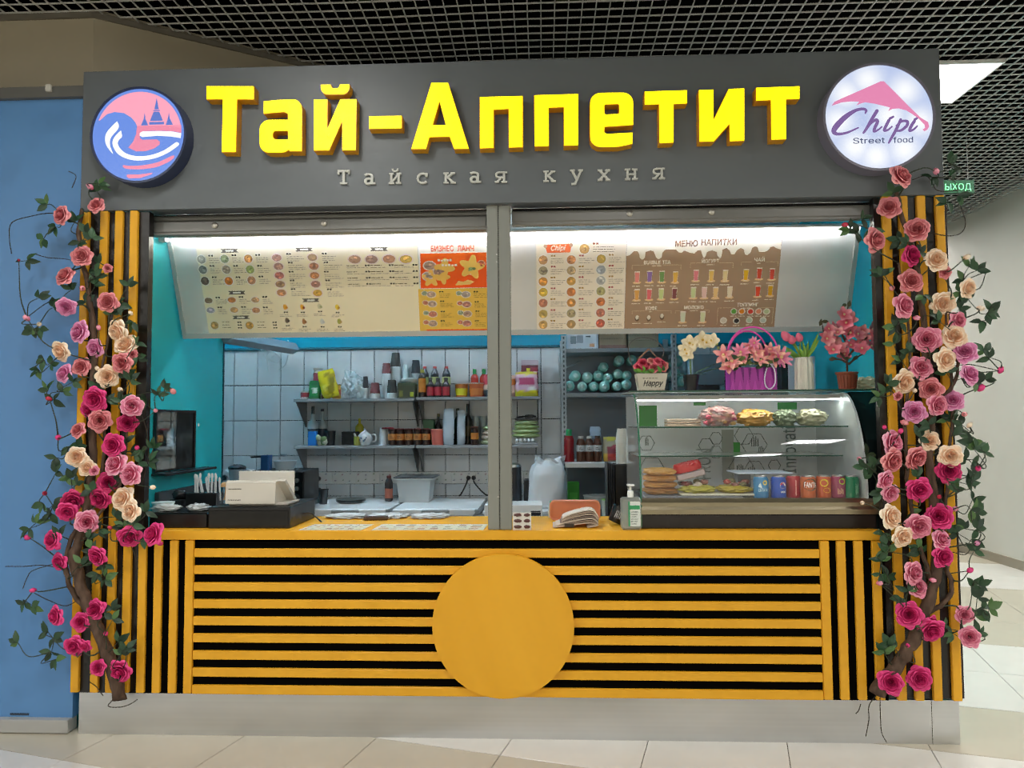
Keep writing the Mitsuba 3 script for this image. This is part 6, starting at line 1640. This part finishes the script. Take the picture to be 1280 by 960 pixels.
def petal_flower(parent, name, p, d, r, n, cin, cout, q, wide=.8, lift=.25, centre=None):
    V, F, C = [], [], []
    nu, nv = 5, 5
    for k in range(n):
        phi = 2 * math.pi * k / n + q.uniform(-.1, .1)
        b = len(V)
        for i in range(nv):
            v = i / (nv - 1)
            w = wide * math.sin(math.pi * min(.93, .12 + .82 * v))
            for j in range(nu):
                u = 2 * j / (nu - 1) - 1
                x = .08 + v; y = u * w * .5
                V.append((x * math.cos(phi) - y * math.sin(phi), x * math.sin(phi) + y * math.cos(phi), lift * v * v + .18 * u * u * v + .05 * (k % 2)))
                C.append(v)
        for i in range(nv - 1):
            for j in range(nu - 1):
                a = b + i * nu + j
                F += [(a, a + 1, a + nu + 1), (a, a + nu + 1, a + nu)]
    m = trimesh.Trimesh(np.array(V), F, process=False)
    k = part(parent, name, place(m, p, d, r, q.uniform(0, 6.28)), mat='m_leaf', smooth=True, colors=mixc(cin, cout, np.array(C)))
    if centre:
        key = numbered(k + '__centre')
        c_ = trimesh.creation.icosphere(subdivisions=1, radius=r * .16); dd = np.asarray(d, float) / np.linalg.norm(d); c_.apply_translation(np.asarray(p) + dd * r * .12)
        scene[key] = shape(c_, centre, 'm_leaf', True)


q = random.Random(5)
# white box planter with little pink roses and a wire heart
t = thing('planter', 'small pale wooden planter of pink rosebuds with the word Happy and a wire heart', 'planter')
hx, hw, hh = (0.766,0.167,0.091)
hb = Polygon([(hx - hw * .42, PZ), (hx + hw * .40, PZ), (hx + hw * .52, PZ + .1), (hx - hw * .52, PZ + .1)])
part(t, 'box', prism(hb, .37, .47), 'bcb6a6', 'm_satin')
part(t, 'bands', prism(Polygon([(hx - hw * .44, PZ), (hx + hw * .42, PZ), (hx + hw * .42, PZ + .006), (hx - hw * .44, PZ + .006)]), .366, .474), '6a5a48')
part(t, 'lettering', text('Happy', .03, hx - hw * .3, .3695, PZ + .03, .001, True, width=hw * .66, italic=.3), '26211f', 'm_paint')
part(t, 'small_print', cat(*[box(hx - hw * .32 + .018 * k, hx - hw * .32 + .018 * k + .011, .3685, .37, PZ + .071, PZ + .0745) for k in range(5)]), '5c554a')
for k in range(26):
    a, b = q.uniform(-.5, .5), q.uniform(0, 1)
    put_rose(t, (hx + hw * a * (1 - .25 * b), .40 + q.uniform(-.03, .05), PZ + .135 + .055 * b * (1 - abs(a))), (q.uniform(-.5, .5), -1, .5), q.uniform(.018, .027), k, k % 6, '9c1c3a', ('e8607c', 'f08c94', 'f4b0a0')[k % 3])
for k in range(16):
    add_leaf(t, (hx + q.uniform(-.48, .48) * hw, .375 + q.uniform(-.01, .04), PZ + .095 + q.uniform(0, .02)), (q.uniform(-1, 1), -.3, q.uniform(-.2, .6)), q.uniform(.03, .045), q, ('4a7a2c', '6a9a3a', '2f5526')[k % 3])
hp = [(0.6878,1.8624),(0.6527,1.9688),(0.6492,2.0381),(0.6863,2.0747),(0.7414,2.0834),(0.805,2.0642),(0.8453,2.0176),(0.8447,1.9807),(0.8167,1.9395)]
part(t, 'wire_heart', tube(smooth_path([(a, .46, b) for a, b in hp], 40), .0022, 6), '5b4c44', 'm_satin', smooth=True)
gp = [(0.6969,1.9537),(0.7617,2.0175),(0.8198,1.9525)]
part(t, 'wooden_gable', cat(tube([(gp[0][0], .45, gp[0][1]), (gp[1][0], .45, gp[1][1])], .005, 4), tube([(gp[1][0], .45, gp[1][1]), (gp[2][0], .45, gp[2][1])], .0035, 4)), '8a6a55')

# white orchid
t = thing('orchid', 'white orchid arching from a black pot on the display case', 'orchid')
ox, ow, oh = (0.999,0.09,0.069)
part(t, 'pot', lathe([(0, 0), (ow * .4, 0), (ow * .5, .085), (ow * .52, .085), (ow * .52, .094), (ow * .44, .094), (ow * .42, .08), (0, .08)], ox, .45, PZ, 20), '101113', 'm_satin', smooth=40)
st = [(0.9993,1.8408),(0.9964,1.9278),(0.9977,1.9966),(1.0214,2.0515),(1.0627,2.0786),(1.1124,2.0735),(1.1524,2.0409)]
part(t, 'stem', tube(smooth_path([(a, .45, b) for a, b in st], 26), .0035, 6), '5d7a4a', 'm_leaf', smooth=True)
part(t, 'support', box(ox - .012, ox + .012, .455, .462, PZ + .08, PZ + .24), '7c9cb4', 'm_satin')
for (a, b), r in zip([(0.99,2.0451),(0.9622,2.0088),(0.9709,1.9859),(1.0625,2.0626),(1.112,2.0575),(1.0079,2.0358),(1.0848,2.0486)], (.045, .04, .042, .048, .044, .036, .036)):
    petal_flower(t, 'flower', (a, .43, b), (q.uniform(-.4, .3), -1, q.uniform(-.2, .3)), r, 5, 'd8c490', 'efe6cf', q, .95, .1, 'c9a04a')
for (a, b) in [(1.1453,2.0307),(0.9461,2.0099),(1.1539,2.0078)]:
    solo_b = blob(.008, .008, .01, a, .44, b, 1, .1); part(t, 'flower_bud', solo_b, 'a9b46a', 'm_leaf', smooth=True)
for dx, dz, ln_ in ((-1, .08, .11), (-.8, .25, .09), (1, .28, .26), (1, .45, .2), (.7, .1, .12)):
    m = LEAVES[0].copy(); m.apply_scale((ln_, .045, .05)); m = rot(m, -math.degrees(math.atan2(dz, abs(dx))), (0, 1, 0))
    if dx < 0:
        m = rotz(m, 180)
    m = rotz(m, q.uniform(-25, 25)); m.apply_translation((ox, .45, PZ + .09))
    part(t, 'leaf', m, '2c4a2a', 'm_leaf', smooth=True)

# magenta gift bag with flowers
t = thing('flower_bag', 'magenta gift bag with round handles full of pink flowers', 'gift bag')
gx0, gx1 = 1.2086, 1.4672
part(t, 'bag', box(gx0, gx1, .40, .52, PZ, PZ + .132, .004), 'a6349a', 'm_satin')
f = Flat(lambda a, b, h: (a, .3995 - h, b))
for k in range(6):
    a = gx0 + (gx1 - gx0) * (.06 + .16 * k)
    f.add(Polygon([(a, PZ + .13), (a + .018, PZ + .13), (a + .006 + .01 * (k % 2), PZ + .04)]), '6f1c72')
    f.add(Polygon([(a - .02, PZ), (a + .01, PZ), (a - .004, PZ + .06)]), 'b948ac')
f.put(t, 'print')
gc = (gx0 + gx1) / 2
for dy, w_, h_ in ((.41, .15, .36), (.51, .12, .35)):
    part(t, 'handle', tube([(gc + w_ * math.cos(a) * (1.0), dy, PZ + .12 + (h_ - .12) * math.sin(a) ** .75) for a in np.linspace(.02, math.pi - .02, 28)], .0052, 7), 'd84aa8', 'm_satin', smooth=True)
for k, (px_, s_) in enumerate(zip([(1.1743,1.9747),(1.2133,1.9338),(1.2632,1.9873),(1.317,2.0182),(1.3517,1.9863),(1.3912,1.9724),(1.2802,1.9556),(1.4482,1.9584),(1.4834,1.9536),(1.1994,1.9069),(1.2445,1.9425),(1.3352,2.036),(1.4227,1.9991),(1.3683,1.9412)], (.055, .06, .05, .042, .045, .055, .045, .06, .065, .05, .05, .035, .04, .045))):
    a, b = px_
    petal_flower(t, 'flower', (a, .385 + q.uniform(-.02, .04), b), ((a - gc) * 3, -1, q.uniform(.0, .6)), s_, (5, 6, 9)[k % 3], ('d0506c', 'e87c90', 'd85c8a')[k % 3], ('f6c4bc', 'f8ceb4', 'f2acc4')[k % 3], q, (.6, .5, .4)[k % 3], .2, 'e0c08a')
for k in range(30):
    a = gx0 - .03 + (gx1 - gx0 + .06) * q.random()
    add_leaf(t, (a, .38 + q.uniform(0, .06), PZ + .13 + q.uniform(-.005, .05)), (q.uniform(-1, 1), -.4, q.uniform(-.4, .6)), q.uniform(.035, .06), q, ('1f3a22', '2f4a2a', '5a6a3a')[k % 3])
bowp = [(1.418,1.931),(1.3941,1.8507),(1.3972,1.7971),(1.4231,1.779),(1.4504,1.8145),(1.4477,1.8859),(1.4223,1.9264),(1.4613,1.9037),(1.4708,1.9304),(1.4224,1.9309)]
part(t, 'ribbon', tube(smooth_path([(a, .385, b) for a, b in bowp], 40), .004, 5), 'dcd4e6', 'm_satin', smooth=True)

# white vase with tulips
t = thing('tulip_vase', 'ribbed white vase of pink tulips with broad green leaves', 'vase')
vx, vw, vh = (1.626,0.1,0.185)
n = 24
prof = [(.42, 0), (.49, .01), (.5, .1), (.485, .55), (.5, .78), (.44, .92), (.46, 1.0), (.4, 1.0), (.4, .9), (0, .88)]
va = lathe([(r * vw, z * .185) for r, z in prof], vx, .43, PZ, n)
v = np.asarray(va.vertices).copy(); ang = np.arctan2(v[:, 1] - .43, v[:, 0] - vx); kk = 1 + .05 * np.sign(np.cos(ang * 12))
v[:, 0] = vx + (v[:, 0] - vx) * kk; v[:, 1] = .43 + (v[:, 1] - .43) * kk
part(t, 'vase', trimesh.Trimesh(v, va.faces, process=False), 'd3d0c2', 'm_satin')
vt = PZ + .18
for (a, b), ln_ in zip([(1.5279,2.0586),(1.5541,2.0403),(1.5897,2.0489)], (.06, .055, .05)):
    part(t, 'stem', tube(smooth_path([(vx, .43, vt - .02), ((vx + a) / 2, .42, (vt + b) / 2 + .01), (a + .01, .4, b)], 10), .004, 6), '7a9a3c', 'm_leaf', smooth=True)
    d = np.array([a - vx, -.02, b - vt]); m = lathe([(0, 0), (.32, .12), (.42, .4), (.36, .75), (.14, 1.05), (0, 1.1)], n=12)
    part(t, 'tulip', place(m, (a + .012, .4, b - .006), d, ln_, 0), 'd86a84', 'm_leaf', smooth=True)
for a, b, w_ in [(1.5162,2.0338,0.05),(1.5332,2.0018,0.045),(1.596,2.0238,0.04),(1.6236,2.0598,0.035),(1.659,2.0549,0.035),(1.6805,2.0275,0.035),(1.7137,2.1042,0.04),(1.7305,2.0722,0.04),(1.6488,2.0052,0.05),(1.6042,1.9966,0.05)]:
    d = np.array([a - vx, 0, b - vt + .02]); ln_ = np.linalg.norm(d)
    M = np.eye(4); dn = d / ln_; nn = np.array([.0, -1, .15]); nn -= dn * (nn @ dn); nn /= np.linalg.norm(nn)
    M[:3, 0], M[:3, 2], M[:3, 1], M[:3, 3] = dn * ln_, nn * .1, np.cross(nn, dn) * w_ * .85, (vx, .42 + q.uniform(-.02, .03), vt - .02)
    m = LEAVES[q.randrange(2)].copy(); m.apply_transform(M)
    part(t, 'leaf', m, ('6f9a34', '8fb043', '5c8a30')[q.randrange(3)], 'm_leaf', smooth=True)

# terracotta pot with a pink blossom branch
t = thing('blossom_pot', 'terracotta pot with pink blossom branches at the end of the display case', 'potted plant')
bx0, bw0, bh0 = (1.863,0.119,0.103)
part(t, 'pot', lathe([(0, 0), (bw0 * .36, 0), (bw0 * .44, .085), (bw0 * .5, .09), (bw0 * .52, .1), (bw0 * .45, .1), (bw0 * .42, .085), (0, .085)], bx0, .43, PZ, 22), '8a4630', 'm_satin', smooth=40)
for k in range(9):
    a = math.pi + math.pi * (k + .5) / 9
    part(t, 'pot_rib', tube([(bx0 + bw0 * .37 * math.cos(a), .43 + bw0 * .37 * math.sin(a), PZ + .008), (bx0 + bw0 * .445 * math.cos(a), .43 + bw0 * .445 * math.sin(a), PZ + .082)], .004, 4), '7a3c28', 'm_satin')
br = [[(1.8661,1.8682),(1.8651,1.9858),(1.869,2.1218),(1.8818,2.2582)],[(1.8635,1.9315),(1.8035,2.0045),(1.7434,2.0778),(1.7276,2.1508)],[(1.8644,1.9631),(1.9284,2.0304),(2.01,2.0975),(2.0331,2.1289)],[(1.8664,2.0311),(1.8329,2.0995),(1.7897,2.1455)],[(1.8677,2.0764),(1.9047,2.1305),(1.9565,2.0845)],[(1.8674,1.9133),(1.8106,1.941),(1.7573,1.937)],[(1.8719,1.9178),(1.9262,1.958),(1.9712,1.9847)]]
for k, pth in enumerate(br):
    part(t, 'branch', tube(smooth_path([(a, .43 - .015 * k % .04, b) for a, b in pth], 16), np.linspace(.006, .0025, 16), 6), '3a2c2a', 'm_bark', smooth=True)
for k, (a, b) in enumerate([(1.8366,2.1906),(1.88,2.1675),(1.8529,2.1452),(1.746,2.1104),(1.7859,2.1144),(1.7627,2.0741),(1.8126,2.1231),(1.8106,2.0555),(1.8821,2.0908),(1.7736,1.9929),(1.827,2.0103),(1.88,2.0187),(1.9153,2.0229),(1.9439,2.099),(1.9654,2.0808),(1.9969,2.1074),(1.9558,2.0539),(1.9853,2.0131),(2.0134,2.0713),(1.7357,2.0563),(1.8523,1.9741),(1.9082,2.0814),(1.8029,2.0917),(1.9322,2.0002)]):
    petal_flower(t, 'blossom', (a, .4 + q.uniform(-.03, .05), b), (q.uniform(-.7, .7), -1, q.uniform(-.1, .8)), q.uniform(.033, .045), 5, ('b83450', 'c8465c')[k % 2], ('f0a0ac', 'f4b8b8', 'ec90a4')[k % 3], q, .85, .3, 'e8d0a0')
for a, b in [(1.7144,2.1314),(1.724,2.1585),(1.8771,2.2384),(1.8644,2.2568),(1.7579,1.9407),(1.9218,1.9526),(1.8422,1.9489),(1.8861,1.9395)]:
    add_leaf(t, (a, .41, b), (q.uniform(-1, 1), -.2, q.uniform(-.3, .5)), .04, q, '4a4a32')
solo('dried_flowers', 'small heap of cream dried flowers beside the terracotta pot', 'dried flowers', blob(.085, .05, .038, 2.0159, .52, PZ, 4, .35, 5, 91), 'efe6c8', 'm_paint', smooth=True)

# ------------------------------------------------------------------ on the counter
KZ = 1.0505
t = thing('cash_drawer', 'black cash drawer under the white tablet terminal', 'cash drawer')
d0, d1 = -1.6265, -1.1858
part(t, 'case', box(d0, d1, .08, .5, KZ, KZ + .112, .005), '141416', 'm_satin')
part(t, 'drawer_front', box(d0 + .008, d1 - .008, .074, .08, KZ + .012, KZ + .096, .002), '0e0e10', 'm_gloss')
part(t, 'cable', tube(smooth_path([(d1, .3, KZ + .05), (d1 + .03, .32, KZ + .05), (d1 + .05, .34, KZ + .03), (d1 + .1, .3, KZ + .004)], 14), .004, 5), '2a2a2c', 'm_satin')
t = thing('tablet_terminal', 'white point of sale terminal seen from behind on the cash drawer', 'terminal')
a0, a1 = -1.5529, -1.2826
tz = KZ + .113
wedge = Polygon([(.12, tz + .012), (.13, tz + .122), (.145, tz + .135), (.3, tz + .05), (.3, tz + .01)])
part(t, 'body', prism_x(wedge, a0, a1), 'c5c0b6', 'm_satin')
part(t, 'base', box(a0 + .01, a1 + .06, .14, .34, tz, tz + .014, .004), 'aaa59c', 'm_satin')
part(t, 'stand_leg', prism_x(Polygon([(.3, tz + .014), (.145, tz + .13), (.16, tz + .14), (.33, tz + .02)]), a1, a1 + .045), 'b5b0a6', 'm_satin')
for k in range(2):
    part(t, 'groove', box(a0 + .015, a0 + .085, .1195 + .0035 * k, .13, tz + .03 + .058 * k, tz + .034 + .058 * k), '77736b')
part(t, 'customer_screen', box(a0 - .03, a1 + .02, .36, .372, tz + .0, tz + .17, .003), 'd0ccc3', 'm_satin')
t = thing('receipt', 'curled brown and white receipt beside the white terminal', 'receipt')
part(t, 'paper', sheet_yz([(.22 + .03 * math.sin(a), tz + .07 - .05 * math.cos(a)) for a in np.linspace(.3, 4.2, 12)], a0 - .06, a0 - .006), 'a3825c', 'm_satin', smooth=True)
t = thing('organiser', 'low black organiser box beside the cash drawer', 'box')
o0, o1 = -1.9552, -1.6399
part(t, 'body', box(o0, o1, .1, .44, KZ, KZ + .075, .004), '0f0f10', 'm_satin')
part(t, 'inner_tray', box(o0 + .01, o1 - .01, .11, .43, KZ + .075, KZ + .079, .002), '050505', 'm_satin')
t = thing('coin_tray', 'clear plastic coin tray on the black organiser', 'tray')
part(t, 'dish', blob(.055, .05, .02, -1.7357, .2, KZ + .08, 3, .3, 4, 110), 'b9bfc0', 'm_gloss', smooth=True)
t = thing('paper_heap', 'small heap of white paper scraps on the black organiser', 'paper')
part(t, 'scraps', blob(.07, .05, .018, -1.9181, .2, KZ + .08, 3, .45, 6, 111), 'd6dad9', 'm_satin', smooth=True)
jx0, jw0, jh0 = (-2.019,0.12,0.098)
tub('lidded_jar', 'clear jar with a flat white lid on the counter by the rose vine', 'jar', (jx0, jw0, .11), .36, KZ, 'b5c6c4', 'cfd8d6', .9)
t = thing('cutlery_holder', 'black box holder full of white plastic spoons', 'holder')
h0, h1 = -1.9344, -1.7539
part(t, 'box', box(h0, h1, .445, .55, KZ, KZ + .15, .004), '0d0d0f', 'm_satin')
for k in range(11):
    xk = -1.8979 + k * .0145
    d = np.array([q.uniform(-.25, .2), q.uniform(-.1, .1), 1.0])
    p0 = np.array([xk, .49 + q.uniform(-.03, .03), KZ + .1])
    ln_ = q.uniform(.14, .19)
    key = part(t, 'spoon', tube([p0, p0 + d * ln_ * .75], .006, 5), 'c9ced1', 'm_satin')
    bm = blob(.008, .004, .018, 0, 0, 0, 2, 0); bm.apply_translation(p0 + d * ln_ * .72)
    nk = numbered(key + '__bowl'); scene[nk] = shape(bm, 'd3d8da', 'm_satin', True)
t = thing('dark_box', 'small dark open box behind the black organiser', 'box')
part(t, 'body', box(-2.0376, -1.9604, .45, .55, KZ, KZ + .11, .003), '15171a', 'm_satin')
part(t, 'contents', blob(.04, .04, .03, -1.9945, .5, KZ + .108, 2, .3, 4, 112), '1c1d20', 'm_satin', smooth=True)

# laminated menus and papers on the worktop
def paper_menu(label, xa, xb, y0, y1, seed, skew=0):
    t = thing('paper_menu', label, 'menu')
    P = [(xa, y0), (xb, y0), (xb + skew, y1), (xa + skew, y1)]
    m = trimesh.creation.extrude_polygon(Polygon(P), .0025, engine='earcut'); m.apply_translation((0, 0, KZ + .0002))
    part(t, 'sheet', m, 'd9d6bf', 'm_satin')
    f = Flat(lambda a, b, h: (xa + (xb - xa) * a + skew * b, y0 + (y1 - y0) * b, KZ + .0032 + h * .5))
    qq = random.Random(seed)
    for i in range(8):
        for j in range(3):
            f.add(sbox(.04 + .118 * i, .1 + .3 * j, .04 + .118 * i + qq.uniform(.04, .1), .1 + .3 * j + qq.uniform(.06, .2)), ('c9ab84', 'b58d74', 'cfc9a0', 'a8a48c', '9f7f6c')[qq.randrange(5)])
    f.put(t, 'print')


paper_menu('single laminated menu sheet lying by the cash drawer', -1.1185, -0.7911, .02, .22, 1, .02)
paper_menu('wide laminated menu lying before the centre post', -0.7368, -0.16, .02, .22, 2, .01)
t = thing('paper_sheets', 'crumpled white papers at the back edge of the worktop', 'papers')
for k, (a, b) in enumerate(((418, 455), (470, 500), (516, 556))):
    x0, x1 = [(-1.0935, -0.8836), (-0.8604, -0.6653), (-0.605, -0.4156)][k]
    part(t, 'sheet', blob((x1 - x0) / 2, .07, .012, (x0 + x1) / 2, .5, KZ, 3, .4, 4, 120 + k, 3), 'd3dade', 'm_satin', smooth=True)
t = thing('wallet', 'dark brown folded wallet lying before the white papers', 'wallet')
part(t, 'body', rotz(box(-0.8711, -0.7333, .38, .43, KZ, KZ + .02, .006), 6, -0.8022, .4), '3c2a22', 'm_satin')

# candy card leaning on the post
t = thing('candy_card', 'small white card with six brown sweets leaning beside the centre post', 'card')
cx_, cw_, ch_ = (0.04,0.094,0.089)
part(t, 'card', box(cx_ - cw_ / 2, cx_ + cw_ / 2, .028, .034, KZ, KZ + ch_, .001), 'd8d4cc', 'm_satin')
for i in range(2):
    for j in range(3):
        part(t, 'sweet', blob(.02 - .004 * i, .008, .009, cx_ - cw_ * .23 + cw_ * .5 * i, .026, KZ + .009 + j * .03, 2, .15, 4, 130 + i * 3 + j), '4f2a26', 'm_satin', smooth=True)

# orange tray, newspapers, yellow tub
t = thing('serving_tray', 'salmon orange plastic tray standing behind the folded newspapers', 'tray')
t0, t1 = 0.185, 0.4679
tp_ = sbox(t0, KZ, t1, KZ + .115).buffer(-.03).buffer(.03)
part(t, 'panel', rot(prism(tp_, .40, .412), 12, (1, 0, 0), (0, .4, KZ)), 'd98a6c', 'm_satin')
part(t, 'rim', rot(prism(tp_.difference(tp_.buffer(-.008)), .392, .4), 12, (1, 0, 0), (0, .4, KZ)), 'e09a7c', 'm_satin')
t = thing('newspaper', 'thick bundle of folded newspapers on the worktop', 'newspaper')
n0, n1 = 0.1989, 0.4371
for k in range(7):
    c0 = .008 + k * .0105
    prof = [(n0 + .012 * k + .01 * math.sin(k * 2.1), KZ + c0 * .35 + .002), (n0 + .06, KZ + c0 * .7 + .006), (n1 - .05, KZ + c0 + .02), (n1 - .012 + .001 * k, KZ + c0 * .75 + .012), (n1 - .01, KZ + .012 + c0 * .2), (n1 - .06, KZ + .004 + .001 * k)]
    pp = LineString(smooth_path([(a, b, 0) for a, b in prof], 24)[:, :2]).buffer(.0028, cap_style='flat')
    part(t, 'fold', prism(pp, .09 + .004 * k, .27 - .006 * k), ('b5a594', '8f7d70', 'c4b8a8', '77685f', 'b0a090', '9a8878', 'cfc6b9')[k], 'm_paint')
part(t, 'dark_photo', box(n0 + .06, n0 + .11, .0885, .0905, KZ + .006, KZ + .024), '2b2624')
tub('yellow_tub', 'yellow plastic tub behind the salmon tray', 'tub', (0.32,0.129,0.064), .49, 1.051, 'e0b13a', None, .9)
bottle('small_sauce_bottle', 'small clear bottle with a green pointed cap beside the salmon tray', 'bottle', (0.196,0.037,0.096), .5, 1.051, 'c5c9c4', '2f8f4f', None, shoulder=.7, neck=.4, caph=.35)
t = thing('straw_caddy', 'tall black dispenser box with upright fins beside the display case', 'dispenser')
s0, s1 = 0.5492, 0.745
SB = .93
stand('steel stand behind the display case under the black dispenser', .5, 1.0, .8, 1.1, SB)
cz_ = 1.3326
part(t, 'body', box(s0 + .05, s1, .84, 1.02, SB, cz_, .003), '0c0d0f', 'm_satin')
for k in range(4):
    part(t, 'fin', box(s0 + .013 * k, s0 + .013 * k + .005, .84, 1.02, SB, cz_ + .012 - .004 * k, .001), '2b2d31', 'm_satin')
cups('sleeve of white plastic cups standing on the black dispenser', (0.659,0.093,0.222), .93, cz_ + .001, 'c9cac2', 9, 'd0d2cb', .09)
t = thing('plastic_lids', 'small heap of white plastic lids on the black dispenser', 'lids')
part(t, 'heap', blob(.04, .035, .026, 0.7343, .89, cz_ + .001, 3, .4, 5, 140), 'd4d6d2', 'm_satin', smooth=True)
bottle('juice_bottle', 'brown drink bottle with a white label just behind the glass of the display case', 'bottle', (0.89,0.067,0.216), 2.12, RZ3, '5a3a2a', 'c4c6c2', 'c8ced2', (.4, .64), .7, .55, .1)
t = thing('straw_cup', 'black perforated cup lying in front of the black dispenser', 'cup')
xc_, wc_, hc_ = (0.53,0.081,0.102)
cm = rot(lathe([(0, 0), (.035, 0), (.045, .09), (.042, .09), (.032, .006), (0, .006)], n=20), 25, (0, 1, 0)); v = np.asarray(cm.vertices); cm.apply_translation((xc_, .22, KZ - v[:, 2].min()))
part(t, 'body', cm, '0e0f11', 'm_satin', smooth=40)
for k in range(5):
    part(t, 'hole', rot(box(-.02 + .009 * k, -.016 + .009 * k, -.0405, -.0385, .02, .06), 25, (0, 1, 0)).apply_translation((xc_ + .004, .217, KZ + .02)), 'b9bcc0')
t = thing('sanitizer_bottle', 'clear hand sanitizer pump bottle with a green and white label', 'bottle')
bx1, bw1, bh1 = (0.597,0.103,0.182)
by = .045
part(t, 'body', box(bx1 - bw1 / 2, bx1 + bw1 / 2, by - .02, by + .03, KZ, KZ + .165, .01), 'b5bcb6', 'm_plastic_clear')
part(t, 'liquid', box(bx1 - bw1 / 2 + .005, bx1 + bw1 / 2 - .005, by - .014, by + .024, KZ + .005, KZ + .14, .006), '9ea89f', 'm_plastic_clear')
part(t, 'label', box(bx1 - bw1 * .1, bx1 + bw1 * .45, by - .0215, by - .0195, KZ + .02, KZ + .145), 'cfd5d0', 'm_satin')
part(t, 'label_band', cat(box(bx1 - bw1 * .14, bx1 - bw1 * .06, by - .0225, by - .0195, KZ + .02, KZ + .145), box(bx1 - bw1 * .1, bx1 + bw1 * .42, by - .0225, by - .0195, KZ + .105, KZ + .125)), '2f8a5a', 'm_satin')
part(t, 'label_print', cat(*[box(bx1 - bw1 * .02, bx1 + bw1 * (.1 + .05 * (k % 3) + .15), by - .0225, by - .0195, KZ + .03 + .012 * k, KZ + .034 + .012 * k) for k in range(6)]), '6a7672')
part(t, 'collar', lathe([(0, 0), (.017, 0), (.016, .03), (.01, .034), (0, .034)], bx1, by + .005, KZ + .165, 16), 'dfe2e0', 'm_satin', smooth=40)
part(t, 'pump', lathe([(0, 0), (.006, 0), (.006, .026), (0, .026)], bx1, by + .005, KZ + .198, 10), 'd5d8d6', 'm_satin', smooth=40)
part(t, 'nozzle', box(bx1 - .019, bx1 + .019, by - .028, by + .014, KZ + .222, KZ + .232, .004), 'dfe2e0', 'm_satin')
